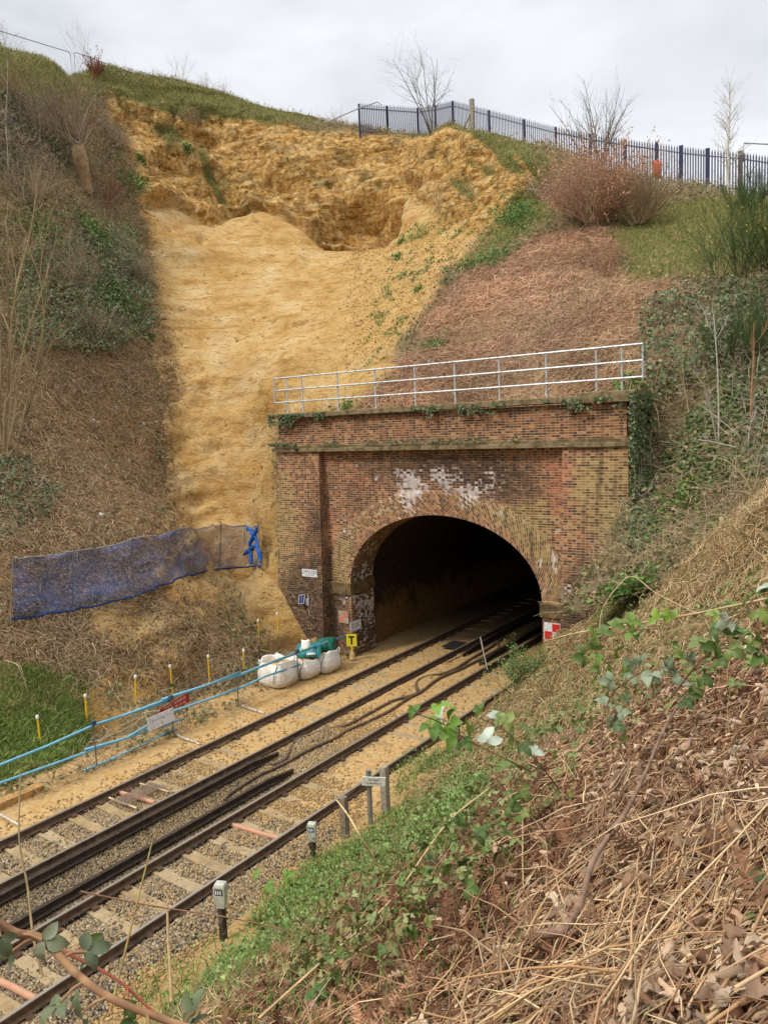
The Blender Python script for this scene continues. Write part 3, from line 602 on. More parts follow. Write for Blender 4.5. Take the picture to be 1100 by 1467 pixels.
# spandrel wall with the opening cut in it (columns follow the arch)
th = np.linspace(pi, 0, 61); xa = XC + AA * np.cos(th)
xl = np.linspace(-17.8, -17.6, 2); full = lambda z: (lambda x: np.full(x.shape, z))
wallY = lambda X, Z: D0 - 0.0 * Z
parts = [face_grid('', np.linspace(-17.78, xa[0], 8), full(-0.4), full(7.1), 40, wallY, None), face_grid('', xa, lambda x: arch_z(x), full(7.1), 30, wallY, None), face_grid('', np.linspace(xa[-1], -8.7, 8), full(-0.4), full(7.1), 40, wallY, None)]
Vw, Fw, Uw = join(parts); mesh_ob('spandrel_wall', Vw, Fw, M_BRICK, portal, uv=Uw, attrs={'st': stains(Vw)})
# parapet wall over the string course, with its back and ends
def boxgrid(x0, x1, y0, y1, z0, z1, s=0.3, batter=0.0, bx=0.0):
    """box whose front face leans towards the viewer at the bottom; uv in metres"""
    out = []
    for face in ('f', 'l', 'r', 'b', 't'):
        nz = max(2, int((z1 - z0) / s)); t = np.linspace(0, 1, nz)
        if face in 'fb':
            nx_ = max(2, int((x1 - x0) / s)); A, Bz = np.meshgrid(np.linspace(0, 1, nx_), t)
            Zz = z0 + (z1 - z0) * Bz; k = (1 - Bz); X = (x0 - bx * k) + ((x1 + bx * k) - (x0 - bx * k)) * A
            Yy = (y0 - batter * k) if face == 'f' else np.full(X.shape, y1)
            uu = X if face == 'f' else -X
        elif face in 'lr':
            nx_ = max(2, int((y1 - y0) / s)); A, Bz = np.meshgrid(np.linspace(0, 1, nx_), t); k = 1 - Bz
            if face == 'l': A = 1 - A
            Zz = z0 + (z1 - z0) * Bz; yf = y0 - batter * k; Yy = yf + (y1 - yf) * A; X = (x0 - bx * k) if face == 'l' else (x1 + bx * k); uu = Yy
        else:
            A, Bz = np.meshgrid(np.linspace(0, 1, 2), np.linspace(0, 1, 2)); X = x0 + (x1 - x0) * A; Yy = y0 + (y1 - y0) * Bz; Zz = np.full(X.shape, z1); uu = X
        Vv = np.stack([X, Yy, Zz], -1); n_, m_ = X.shape; i = np.arange(n_ * m_).reshape(n_, m_)
        Ff = np.stack([i[:-1, :-1], i[:-1, 1:], i[1:, 1:], i[1:, :-1]], -1).reshape(-1, 4)
        if face == 'b': Ff = Ff[:, ::-1]
        Uu = np.stack([uu, Zz if face != 't' else Yy], -1).reshape(-1, 2)
        out.append((Vv.reshape(-1, 3), Ff, Uu))
    return join(out)
def bpart(name, *a, mat=M_BRICK, **k):
    v, f, u = boxgrid(*a, **k); return mesh_ob(name, v, f, mat, portal, uv=u, attrs={'st': stains(v)})
bpart('parapet', -19.62, -6.98, 21.42, 22.55, 7.33, 8.30)
bpart('pilaster', -19.72, -17.74, 21.36, 22.9, -0.5, 7.10, batter=0.42, bx=0.10)
bpart('pilaster', -8.80, -6.92, 21.36, 22.9, -0.5, 7.10, batter=0.40, bx=0.06)
# moulded string course, impost blocks and coping
def bev(name, x0, x1, y0, y1, z0, z1, mat, parent=portal, w=0.02, tilt=0.0):
    m = MB(); nseg = max(1, int((x1 - x0) / 0.9)); xs = np.linspace(x0, x1, nseg + 1)
    V_ = []; 
    for k, x in enumerate(xs):
        dz = tilt * (x - x0) / (x1 - x0); j = 0.012 * sin(k * 3.7)
        V_ += [(x, y0 + j, z0 + dz), (x, y0 + j - 0.0, z1 - w + dz), (x, y0 + w + j, z1 + dz + 0.006 * sin(k * 2.1)), (x, y1, z1 + dz), (x, y1, z0 + dz)]
    F_ = []
    for k in range(nseg):
        for q in range(5): F_.append((5 * k + q, 5 * k + (q + 1) % 5, 5 * k + 5 + (q + 1) % 5, 5 * k + 5 + q))
    F_ += [(4, 3, 2, 1, 0), tuple(5 * nseg + q for q in range(5))]
    m.add(V_, [f[::-1] for f in F_]); return m.ob(name, mat, parent)
bev('string_course', -19.86, -6.78, 21.26, 22.6, 7.10, 7.22, M_STONE); bev('string_course', -19.78, -6.86, 21.34, 22.6, 7.223, 7.33, M_STONE)
bev('coping', -19.90, -8.3, 21.24, 22.70, 8.30, 8.47, M_STONE, tilt=0.05); bev('coping', -8.297, -6.70, 21.24, 22.70, 8.305, 8.60, M_STONE)
# arch ring of radial bricks, standing a little proud, with its soffit running back into the reveal
nth = 121; th = np.linspace(pi, 0, nth); nr = 6
def ell(a, b, t): return np.stack([XC + a * np.cos(t), ZI + b * np.sin(t)], -1)
inner = ell(AA, BB, th); arc = np.r_[0, np.cumsum(np.linalg.norm(np.diff(inner, axis=0), axis=1))]
Rv, Ru = [], []
for k in range(nr):
    f = k / (nr - 1); p = ell(AA + 0.97 * f, BB + 0.80 * f, th); Rv.append(np.c_[p[:, 0], np.full(nth, D0 - 0.045), p[:, 1]]); Ru.append(np.c_[np.full(nth, f * 0.93), arc * (1 + 0.12 * f)])
lo = ell(AA + 0.97, BB + 0.80, th); Rv.append(np.c_[lo[:, 0], np.full(nth, D0 + 0.01), lo[:, 1]]); Ru.append(np.c_[np.full(nth, 0.98), arc * 1.12])
Vr = np.vstack(Rv); ir = np.arange(len(Vr)).reshape(nr + 1, nth); Fr = np.stack([ir[:-1, :-1], ir[1:, :-1], ir[1:, 1:], ir[:-1, 1:]], -1).reshape(-1, 4)
mesh_ob('arch_ring', Vr, Fr, M_RING, portal, uv=np.vstack(Ru), attrs={'st': stains(Vr)})
ys = np.linspace(D0 - 0.045, 22.87, 6); Sv = np.vstack([np.c_[inner[:, 0], np.full(nth, y), inner[:, 1]] for y in ys]); is_ = np.arange(len(Sv)).reshape(6, nth)
Fs = np.stack([is_[:-1, :-1], is_[:-1, 1:], is_[1:, 1:], is_[1:, :-1]], -1).reshape(-1, 4); Us = np.vstack([np.c_[np.full(nth, y), arc] for y in ys])
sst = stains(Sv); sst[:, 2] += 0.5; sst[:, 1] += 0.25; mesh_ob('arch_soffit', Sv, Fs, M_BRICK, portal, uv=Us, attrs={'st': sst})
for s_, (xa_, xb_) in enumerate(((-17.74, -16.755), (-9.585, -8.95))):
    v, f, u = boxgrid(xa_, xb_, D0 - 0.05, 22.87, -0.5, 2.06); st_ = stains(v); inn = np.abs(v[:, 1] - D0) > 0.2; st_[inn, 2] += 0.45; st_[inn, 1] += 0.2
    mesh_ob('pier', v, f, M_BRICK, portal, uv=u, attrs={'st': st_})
    bev('impost', xa_ - (0.0 if s_ == 0 else 0.05), xb_ + (0.05 if s_ == 0 else 0.0), D0 - 0.12, 22.89, 2.06, 2.47, M_IMPOST)
# tunnel lining, a little wider than the mouth
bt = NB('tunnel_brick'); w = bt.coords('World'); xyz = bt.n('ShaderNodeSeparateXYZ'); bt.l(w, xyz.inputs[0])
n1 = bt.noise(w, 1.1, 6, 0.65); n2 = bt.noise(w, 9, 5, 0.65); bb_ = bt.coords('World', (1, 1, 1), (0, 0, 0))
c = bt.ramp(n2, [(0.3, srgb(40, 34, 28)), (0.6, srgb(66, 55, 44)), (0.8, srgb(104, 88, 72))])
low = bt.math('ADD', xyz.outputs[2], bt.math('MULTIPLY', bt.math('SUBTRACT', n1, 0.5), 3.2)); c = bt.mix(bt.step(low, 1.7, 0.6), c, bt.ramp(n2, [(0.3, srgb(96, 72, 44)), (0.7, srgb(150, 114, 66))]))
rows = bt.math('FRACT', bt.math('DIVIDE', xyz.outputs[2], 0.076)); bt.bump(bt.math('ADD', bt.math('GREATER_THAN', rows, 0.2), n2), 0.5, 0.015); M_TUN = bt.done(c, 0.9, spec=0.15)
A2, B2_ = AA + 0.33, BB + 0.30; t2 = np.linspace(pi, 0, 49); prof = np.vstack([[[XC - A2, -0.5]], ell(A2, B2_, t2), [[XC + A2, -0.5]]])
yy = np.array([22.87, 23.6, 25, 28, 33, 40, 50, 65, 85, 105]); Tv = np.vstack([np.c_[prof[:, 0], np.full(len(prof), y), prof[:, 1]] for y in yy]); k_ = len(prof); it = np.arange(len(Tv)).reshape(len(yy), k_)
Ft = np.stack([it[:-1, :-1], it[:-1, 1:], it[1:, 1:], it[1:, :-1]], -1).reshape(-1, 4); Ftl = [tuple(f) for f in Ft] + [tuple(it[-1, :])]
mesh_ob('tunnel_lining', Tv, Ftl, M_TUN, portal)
# annular step between the mouth and the wider lining
pin = np.vstack([[[XC - AA, -0.5]], ell(AA, BB, t2), [[XC + AA, -0.5]]]); An = np.vstack([np.c_[pin[:, 0], np.full(k_, 22.872), pin[:, 1]], np.c_[prof[:, 0] * 1.0, np.full(k_, 22.872), prof[:, 1]]])
mesh_ob('mouth_step', An, np.array([(j, j + 1, k_ + j + 1, k_ + j) for j in range(k_ - 1)]), M_TUN, portal)

# ---------------------------------------------------------------- small items fixed to the portal
M_WHITE = mat_flat('painted_white', srgb(214, 216, 220), 0.5, var=0.06, dirt=srgb(150, 140, 120)); M_BLACK = mat_flat('black_lettering', (0.02, 0.02, 0.02), 0.6)
M_RED = mat_flat('red_paint', srgb(196, 44, 38), 0.5, var=0.12, dirt=srgb(150, 60, 50)); M_GALV = mat_flat('galvanised_steel', srgb(196, 198, 200), 0.45, 0.35, var=0.12, dirt=srgb(120, 118, 112))
M_DARKST = mat_flat('dark_steel', srgb(58, 54, 52), 0.5, 0.4); M_WOODG = mat_flat('weathered_timber', srgb(128, 116, 98), 0.9, var=0.3, dirt=srgb(70, 60, 48), bump=0.5)
def textmarks(w, h, rows, x0=-0.45, seed=1):
    """rows of small word-like dark strokes, as lettering too small to read"""
    r = random.Random(seed); m = []
    for (zc, hh, wid) in rows:
        x = -wid / 2
        while x < wid / 2:
            L = r.uniform(0.06, 0.16) * wid; k = max(2, int(L / (hh * 0.8)))
            for q in range(k):
                if r.random() < 0.85: m.append((x + q * L / k, zc - hh / 2 * r.uniform(0.6, 1), x + (q + 0.62) * L / k, zc + hh / 2 * r.uniform(0.6, 1)))
            x += L + 0.05 * wid
    return m
def plate(name, label, cat, c, w, h, rx, tilt=0.0, mat=None, rows=(), nrm=(0, -1, 0), tmat=None, seed=1, thick=0.012, cat2=None):
    """a flat sign board centred on c, facing nrm (horizontal)"""
    o = empty(name, c, label, cat); n = unit(np.array(nrm, float)); xr = np.cross(n * -1, (0, 0, 1)); xr = unit(xr) ; up = np.array([0, 0, 1.0])
    xr_ = xr * cos(tilt) + up * sin(tilt); up_ = up * cos(tilt) - xr * sin(tilt); R3 = np.stack([xr_, n, up_], 1)
    MB().box((-w / 2, -thick, -h / 2), (w / 2, 0, h / 2), R3).ob('board', mat or M_WHITE, o, world=False)
    if rows:
        m = MB()
        for (a, b_, c_, d_) in textmarks(w, h, rows, seed=seed): m.box((a, 0.001, b_), (c_, 0.004, d_), R3)
        m.ob('lettering', tmat or M_BLACK, o, world=False)
    return o
p = at_Y(444, 821, 21.12); plate('notice_board', 'white notice board with small black lettering high on the left brick pilaster', 'notice board', (p[0], 21.10, p[2]), 0.70, 0.27, 0, 0.0, rows=((0.07, 0.05, 0.58), (0.0, 0.05, 0.62), (-0.07, 0.035, 0.4)), seed=3)
p = at_X(510, 896, -16.74); plate('notice_plate', 'small pale plate on the inner face of the left tunnel pier', 'notice plate', (-16.745, p[1], p[2]), 0.62, 0.36, 0, 0, nrm=(1, 0, 0), rows=((0.06, 0.03, 0.4), (-0.02, 0.03, 0.4)), seed=5)
def chequer(name, label, c, cells, cs, wmat, rmat):
    o = empty(name, c, label, 'marker board'); MB().box((-cs - 0.02, -0.012, -cs * 1.0 - 0.02), (cs + 0.02, 0, cs + 0.02)).ob('board', wmat, o, world=False)
    for (i, j) in ((0, 0), (1, 1)): MB().box((-cs + i * cs, -0.016, -cs + j * cs), (-cs + (i + 1) * cs, -0.0125, -cs + (j + 1) * cs)).ob('red_square', rmat, o, world=False)
    return o
p = at_Y(792, 905, D0 - 0.06); chequer('chequer_board', 'red and white chequered marker board low on the right tunnel pier', (-9.27, D0 - 0.062, p[2]), 2, 0.24, M_WHITE, M_RED)
M_OR = mat_flat('faded_orange_paint', srgb(196, 120, 92), 0.7, var=0.2, dirt=srgb(120, 90, 74)); M_FW = mat_flat('faded_white_paint', srgb(170, 150, 136), 0.7, var=0.15, dirt=srgb(110, 90, 80))
p = at_Y(493, 884, D0 - 0.06); chequer('chequer_board', 'faded orange and white chequered board on the left tunnel pier', (-17.12, D0 - 0.063, p[2]), 2, 0.20, M_FW, M_OR)
# solar panel and box on the left pilaster
p = at_Y(437, 861, 21.05); o = empty('solar_unit', (p[0], 21.10, p[2]), 'small tilted solar panel with a grey sensor box on the left pilaster', 'solar panel')
a = radians(55); Rt = np.array(Matrix.Rotation(-radians(30), 3, 'X')) @ np.array(Matrix.Rotation(radians(-14), 3, 'Y'))
MB().box((-0.17, -0.20, -0.17), (0.08, -0.18, 0.17), Rt).ob('panel_frame', M_GALV, o, world=False)
m = MB(); [m.box((-0.155 + i * 0.115, -0.204, -0.155), (-0.05 + i * 0.115, -0.2005, 0.155), Rt) for i in (0, 1)]; m.ob('solar_cells', mat_flat('solar_cells', srgb(36, 48, 92), 0.25), o, world=False)
MB().box((0.06, -0.10, -0.14), (0.20, 0.0, 0.10)).ob('sensor_box', M_GALV, o, world=False); m = MB(); m.tube([(0.17, -0.05, -0.5), (0.17, -0.05, 0.30)], 0.016); m.ob('bracket', M_GALV, o, world=False)
# iron strap near the top of the left pilaster
# handrail along the coping
hr = empty('handrail', (-13.2, 21.9, 8.45), 'long galvanised three-rail handrail along the top of the brick portal', 'handrail')
YH = 21.9; hx = [at_Y(x, 560, YH)[0] for x in (410.5, 432, 483, 537, 594, 651, 714.5, 782, 853.5, 890)]
xl_, xr_ = at_Y(392, 545, YH)[0], at_Y(920, 500, YH)[0]
for z in (9.80, 9.36, 8.92): m = MB(); m.tube([(xl_, YH, z - 0.03), (-13, YH, z - 0.01), (xr_, YH, z + 0.03)], 0.028); m.ob('rail', M_GALV, hr)
for x in (xl_, xr_): m = MB(); m.tube([(x, YH, 8.90), (x, YH, 9.80)], 0.028); m.ob('end_upright', M_GALV, hr)
for x in hx: m = MB(); m.tube([(x, YH + 0.03, 8.42), (x, YH + 0.03, 9.80)], 0.03); m.box((x - 0.06, YH - 0.03, 8.46), (x + 0.06, YH + 0.09, 8.52)); m.ob('post', M_GALV, hr)

# ---------------------------------------------------------------- railway
b = NB('rail_steel'); w = b.coords('World'); n = b.noise(w, 9, 5, 0.6); g = b.n('ShaderNodeNewGeometry'); xyz = b.n('ShaderNodeSeparateXYZ'); b.l(g.outputs['Normal'], xyz.inputs[0]); pz_ = b.n('ShaderNodeSeparateXYZ'); b.l(g.outputs['Position'], pz_.inputs[0])
top = b.math('MULTIPLY', b.math('GREATER_THAN', xyz.outputs[2], 0.8), b.math('GREATER_THAN', pz_.outputs[2], -0.02))
side = b.ramp(n, [(0.3, srgb(66, 54, 44)), (0.6, srgb(100, 80, 62)), (0.8, srgb(132, 106, 78))]); c = b.mix(top, side, srgb(168, 160, 150)); b.bump(n, 0.2, 0.005)
M_RAIL = b.done(c, b.mix(top, (0.75, 0.75, 0.75), (0.34, 0.34, 0.34)), b.math('MULTIPLY', top, 0.6))
M_RAILD = mat_flat('conductor_steel', srgb(70, 62, 56), 0.42, 0.45, var=0.3, dirt=srgb(104, 78, 58))
b = NB('sleeper_concrete'); w = b.coords('World'); n = b.noise(w, 4, 6, 0.65); n2 = b.noise(w, 30, 4, 0.6); ox = b.n('ShaderNodeObjectInfo').outputs['Random']
c = b.ramp(n, [(0.25, srgb(120, 98, 68)), (0.5, srgb(152, 130, 94)), (0.75, srgb(174, 154, 120))]); c = b.mix(b.step(n2, 0.56, 0.7), c, srgb(120, 100, 74)); c = b.mix(b.math('MULTIPLY', ox, 0.35), c, srgb(166, 152, 130)); b.bump(n2, 0.4, 0.01); M_SLEEP = b.done(c, 0.92, spec=0.1)
M_CLIP = mat_flat('clip_iron', srgb(84, 62, 46), 0.8, 0.2)
PR = [(-0.07, -0.155), (0.07, -0.155), (0.07, -0.143), (0.012, -0.125), (0.011, -0.05), (0.034, -0.038), (0.036, -0.008), (0.028, 0.0), (-0.028, 0.0), (-0.036, -0.008), (-0.034, -0.038), (-0.011, -0.05), (-0.012, -0.125), (-0.07, -0.143)]
def extr(x, y0, y1, zoff=0.0, ys=None, zs=None, prof=PR):
    ys = [y0, y1] if ys is None else ys; zs = [0] * len(ys) if zs is None else zs; k = len(prof)
    V_ = [(x + a, y, z + zoff + zz) for y, zz in zip(ys, zs) for a, z in prof]
    F_ = [(i * k + j, i * k + (j + 1) % k, (i + 1) * k + (j + 1) % k, (i + 1) * k + j) for i in range(len(ys) - 1) for j in range(k)] + [tuple(range(k))[::-1], tuple((len(ys) - 1) * k + j for j in range(k))]
    return V_, [f[::-1] for f in F_]
def sleeper_mesh():
    m = MB(); xs = [-1.25, -1.0, -0.55, -0.25, 0, 0.25, 0.55, 1.0, 1.25]; zt = [0, 0, 0.0, -0.022, -0.03, -0.022, 0.0, 0, 0]; V_ = []
    for x, z in zip(xs, zt): V_ += [(x, -0.15, -0.2), (x, -0.125, z - 0.012), (x, -0.11, z), (x, 0.11, z), (x, 0.125, z - 0.012), (x, 0.15, -0.2)]
    F_ = [(6 * i + j, 6 * i + 6 + j, 6 * i + 6 + (j + 1) % 6, 6 * i + (j + 1) % 6) for i in range(8) for j in range(6)] + [tuple(range(6)), tuple(48 + j for j in range(5, -1, -1))]
    m.add(V_, F_); return m
tracks = []; SLP = []
for k, (xa_, xb_, lab) in enumerate(((-15.20, -13.72, 'railway track nearest the blue tube barrier, mostly buried in sand'), (-11.90, -10.42, 'railway track nearest the photographer, with gravel between its sleepers'))):
    xc = (xa_ + xb_) / 2; tr = empty('railway_track', (xc, 12, -0.16), lab, 'railway track', 'parallel railway tracks')
    for x in (xa_, xb_): m = MB(); m.add(*extr(x, -12, 104)); m.ob('rail', M_RAIL, tr)
    proto = None
    for i in range(50):
        y = 0.9 + 0.70 * i + 0.012 * sin(i * 2.3) + k * 0.3
        if proto is None:
            proto = sleeper_mesh().ob('sleeper', M_SLEEP, tr, world=False); m = MB()
            m = None; cl0 = []
            for xr in (xa_ - xc, xb_ - xc):
                pf = [(-0.17, 0.0), (0.17, 0.0), (0.17, 0.03), (0.13, 0.05), (0.075, 0.055), (0.03, 0.012), (-0.03, 0.012), (-0.075, 0.055), (-0.13, 0.05), (-0.17, 0.03)]
                m = MB(); m.add([(xr + a_, y_, z_) for y_ in (-0.055, 0.055) for a_, z_ in pf], [tuple(range(10)), tuple(range(19, 9, -1))] + [(j, 10 + j, 10 + (j + 1) % 10, (j + 1) % 10) for j in range(10)])
                cl0.append(m.ob('rail_fastening', M_CLIP, proto, world=False))
            sl, cl = proto, cl0
        else:
            sl = proto.copy(); C.objects.link(sl); sl.parent = tr; cl = []
            for c0 in cl0: c1 = c0.copy(); C.objects.link(c1); c1.parent = sl; cl.append(c1)
        SLP.append((xc, y)); sl.location = (0, y - 12, -0.014 - 0.024 * rng.random() - (0.022 * rng.random() if y > 12 else 0)); sl.rotation_euler[2] = 0.012 * rng.normal()
M_POT = mat_flat('insulator', srgb(150, 130, 110), 0.5)
def conductor(label, x, y0, y1, ramp0, ramp1, top=0.06):
    o = empty('conductor_rail', (x, (y0 + y1) / 2, -0.2), label, 'conductor rail'); ys = [y0, y0 + 0.9] if ramp0 else [y0]; zs = [-0.10, 0] if ramp0 else [0]
    ys += [y1 - 0.9, y1] if ramp1 else [y1]; zs += [0, -0.10] if ramp1 else [0]
    m = MB(); m.add(*extr(x, y0, y1, top, ys, zs, [(a * 1.15, b_) for a, b_ in PR])); m.ob('bar', M_RAILD, o)
    y = y0 + 1.3; pr = None
    while y < min(y1, 34) - 0.8:
        if pr is None:
            m = MB(); m.tube([(0, 0, -0.14), (0, 0, -0.05), (0, 0, 0.0), (0, 0, 0.05)], [0.09, 0.09, 0.06, 0.075], 10); pr = m.ob('insulator', M_POT, o, world=False); q = pr
        else: q = pr.copy(); C.objects.link(q); q.parent = o
        q.location = (0, y - (y0 + y1) / 2, 0.05); y += 2.8
    return o
ye1 = at_z(391, 1073, 0.0)[1]; ye2 = at_z(424, 1100, 0.0)[1]; ys1 = at_z(662, 935, 0.0)[1]; ys2 = at_z(688, 948, 0)[1]
conductor('dark conductor rail beside the left track, ending short of the tunnel', -13.30, -12, ye1, 0, 1); conductor('rusty topped conductor rail beside the right track, ending short of the tunnel', -12.32, -12, ye2, 0, 1)
conductor('dark conductor rail starting at the tunnel mouth beside the left track', -13.30, ys1, 100, 1, 0); conductor('dark conductor rail starting at the tunnel mouth beside the right track', -12.32, ys2, 100, 1, 0)
def cable(name, label, cat, pxs, r, mat, z=-0.16, X=None):
    P = [at_z(x, y, z) for x, y in pxs]; P = np.array(P)
    t = np.linspace(0, len(P) - 1, len(P) * 6); i = np.minimum(t.astype(int), len(P) - 2); f = (t - i)[:, None]; q = P
    def g(k): return q[np.clip(k, 0, len(P) - 1)]
    p0, p1, p2, p3 = g(i - 1), g(i), g(i + 1), g(i + 2); S = 0.5 * ((2 * p1) + (-p0 + p2) * f + (2 * p0 - 5 * p1 + 4 * p2 - p3) * f * f + (-p0 + 3 * p1 - 3 * p2 + p3) * f ** 3)
    m = MB(); m.tube(S, r, 8); o = m.ob(name, mat, None, smooth_=True); return tag(o, label, cat)
M_CAB = mat_flat('black_cable', srgb(92, 76, 62), 0.65, var=0.2, dirt=srgb(150, 122, 84))
cable('power_cable', 'thick dusty power cable looping down between the two tracks', 'cable', [(271,1139),(297,1132),(363,1101),(403,1091),(414,1078),(421,1064),(434,1056),(480,1042),(502,1036),(560,1005),(590,996),(598,990),(596,979),(608,970),(643,962),(674,944),(700,928),(722,913)], 0.042, M_CAB)
cable('power_cable', 'thick dusty power cable lying nearer the right track', 'cable', [(322,1145),(332,1135),(373,1109),(404,1095),(444,1073),(480,1057),(500,1045),(551,1022),(585,1000),(604,990),(628,972),(666,955),(700,937),(730,920),(760,905)], 0.042, M_CAB)
cable('power_cable', 'thinner black cable curling at the tunnel mouth beside the green shrub', 'cable', [(672,952),(690,944),(706,938),(713,928),(711,914),(705,908)], 0.03, M_CAB)
cable('power_cable', 'black cable lying against the left track inside the tunnel mouth', 'cable', [(640,950),(668,936),(700,917),(735,898),(765,882)], 0.035, M_CAB)
M_PIPE = mat_flat('orange_duct', srgb(182, 134, 108), 0.6, var=0.12, dirt=srgb(170, 140, 104))
cable('duct_pipe', 'pale orange duct crossing under the right track beside the white marker box', 'duct', [(331,1181),(360,1190),(392,1199),(440,1211)], 0.05, M_PIPE, -0.19)
cable('duct_pipe', 'orange duct under the left track beneath the steel grating', 'duct', [(160,1132),(185,1139),(222,1150)], 0.05, M_PIPE, -0.17)
cable('duct_pipe', 'pink duct lying in the gravel at the bottom left corner', 'duct', [(-8,1402),(20,1415),(52,1432)], 0.055, M_PIPE, -0.17)
M_COND = mat_flat('grey_conduit', srgb(190, 184, 172), 0.5, var=0.12, dirt=srgb(120, 104, 84))
cable('conduit', 'short pale conduit on the sand left of the white bulk bags', 'conduit', [(342,1008),(352,1013),(364,1017),(379,1022)], 0.026, M_COND, -0.13)
cable('conduit', 'short pale conduit at the foot of the blue tube barrier below the white board', 'conduit', [(251,1050),(262,1057),(274,1061),(286,1066)], 0.026, M_COND, -0.13)
cable('conduit', 'short pale conduit at the far left edge of the sand', 'conduit', [(-6,1163),(10,1172),(28,1182)], 0.026, M_COND, -0.13)
# steel grating between the rails
g0, g1, g2, g3 = (at_z(x, y, -0.06) for x, y in ((163, 1146), (181, 1153), (235, 1126), (217, 1121)))
gc = (g0 + g1 + g2 + g3) / 4; gr = empty('steel_grating', gc, 'rusty barred steel grating lying between the rails of the left track', 'grating'); M_GRT = mat_flat('worn_grating', srgb(150, 128, 112), 0.6, 0.3, var=0.2)
for k in range(7): f = k / 6; a = g0 * (1 - f) + g1 * f; c_ = g3 * (1 - f) + g2 * f; m = MB(); m.tube([a, c_], 0.013, 6); m.ob('bar', M_GRT, gr)
for a, c_ in ((g0, g1), (g3, g2)): m = MB(); m.tube([a, c_], 0.016, 6); m.ob('end_bar', M_GRT, gr)
for f in (0.08, 0.92):
    a = g0 * (1 - f) + g3 * f; c_ = g1 * (1 - f) + g2 * f; dd = unit(c_ - a); m = MB(); m.tube([a - dd * 0.28 - np.array([0, 0, 0.05]), c_ + dd * 0.25 - np.array([0, 0, 0.05])], 0.02, 6); m.ob('bearer', mat_flat('bearer_timber%d' % int(f > .5), srgb(190, 170, 130), 0.8), gr)
# dark drain hatch near the mouth
hc = at_z(655, 925, -0.15); o = MB().box((-0.42, -0.42, 0), (0.42, 0.42, 0.035), None, hc); m = o; o = m.ob('cover_plate', M_DARKST, None); tag(o, 'dark square cover plate between the left rails at the tunnel mouth', 'cover plate')

# ---------------------------------------------------------------- blue tube barrier
M_BLUE = mat_flat('blue_tube', srgb(104, 170, 196), 0.4, 0.1, var=0.12, dirt=srgb(150, 176, 180)); M_POSTB = mat_flat('barrier_post', srgb(120, 112, 96), 0.6, 0.3)
bar = empty('tube_barrier', (-16.6, 12.5, -0.1), 'long pale blue tube barrier along the foot of the left bank', 'barrier')
bp = [(-16.75, 8.1), *[tuple(at_z(x, y, -0.1)[:2]) for x, y in ((139, 1094), (249, 1051), (342, 1008), (428, 977))]]
ht = []; M_CPL = mat_flat('coupler', srgb(70, 92, 108), 0.5, 0.4)
def lineat(pxs, name):
    """tube points: each end is placed over the line of posts"""
    P = []
    for x, y in pxs:
        d = ray(x, y); # intersect with vertical plane X = a + b*Y fitted to the posts
        t = (BA + BBs * 0 - EYE[0]) / (d[0] - BBs * d[1]); P.append(EYE + d * t)
    P = np.array(P); m = MB(); m.tube(P, 0.034, 8); return m.ob(name, M_BLUE, bar, smooth_=True)
arr = np.array(bp[1:]); BBs, BA = np.polyfit(arr[:, 1], arr[:, 0], 1)
for seg in ([(-60,1124),(0,1096),(70,1068),(139,1037),(244,1004)], [(150,1035),(250,998),(300,980),(344,963)], [(232,1002),(345,966),(400,944),(452,926)], [(330,972),(430,934),(495,911)]): lineat(seg, 'tube')
for seg in ([(-60,1152),(0,1122),(90,1090),(150,1068),(262,1030)], [(122,1074),(180,1058),(245,1020),(310,998),(345,985)], [(335,990),(380,969),(430,952)], [(118,1105),(160,1088),(252,1044)]): lineat(seg, 'tube')
for (x0_, y0_, x1_, y1_) in ((139,1034,139,1096),(249,998,249,1052),(342,965,342,1010),(428,932,428,979)):
    a = at_z(x1_, y1_, -0.12); d = ray(x0_, y0_); top_ = EYE + d * np.linalg.norm(a[:2]) / np.linalg.norm(d[:2]); m = MB(); m.tube([a, (a[0], a[1], top_[2] + 0.03)], 0.020, 6)
    pst = m.ob('post', M_POSTB, bar); 
    m = MB(); m.box((a[0] - 0.05, a[1] - 0.05, top_[2] - 0.06), (a[0] + 0.05, a[1] + 0.05, top_[2] + 0.04)); m.ob('coupler', M_CPL, pst)
# signs hanging on it
M_SRED = mat_flat('sign_red', srgb(176, 44, 44), 0.5, var=0.15, dirt=srgb(130, 70, 60))
A, Bq, Cq, Dq = (np.array(at_X(x, y, -17.0)) for x, y in ((228, 1024), (230, 1016), (271, 991), (271, 1006)))
o = empty('warning_sign', (A + Cq) / 2, 'red warning sign with pale lettering leaning behind the blue tube barrier', 'sign'); nn = unit(np.cross(Dq - A, Bq - A)); 
if nn[0] < 0: nn = -nn
m = MB(); m.add([A, Dq, Cq, Bq, A - nn * 0.02, Dq - nn * 0.02, Cq - nn * 0.02, Bq - nn * 0.02], [(0, 1, 2, 3), (7, 6, 5, 4), (0, 4, 5, 1), (1, 5, 6, 2), (2, 6, 7, 3), (3, 7, 4, 0)]); m.ob('board', M_SRED, o)
m = MB(); r_ = random.Random(4)
for row, (v0, v1) in enumerate(((0.52, 0.86), (0.14, 0.30))):
    u_ = 0.12
    while u_ < 0.9:
        du = 0.034 if row == 0 else 0.09
        if r_.random() < 0.85:
            def pt(u, v): return (A * (1 - u) + Dq * u) * (1 - v) + (Bq * (1 - u) + Cq * u) * v + nn * 0.006
            m.add([pt(u_, v0), pt(u_ + du, v0), pt(u_ + du, v1), pt(u_, v1)], [(0, 1, 2, 3)])
        u_ += du * 1.5
m.ob('lettering', mat_flat('sign_cream', srgb(220, 170, 150), 0.6), o)
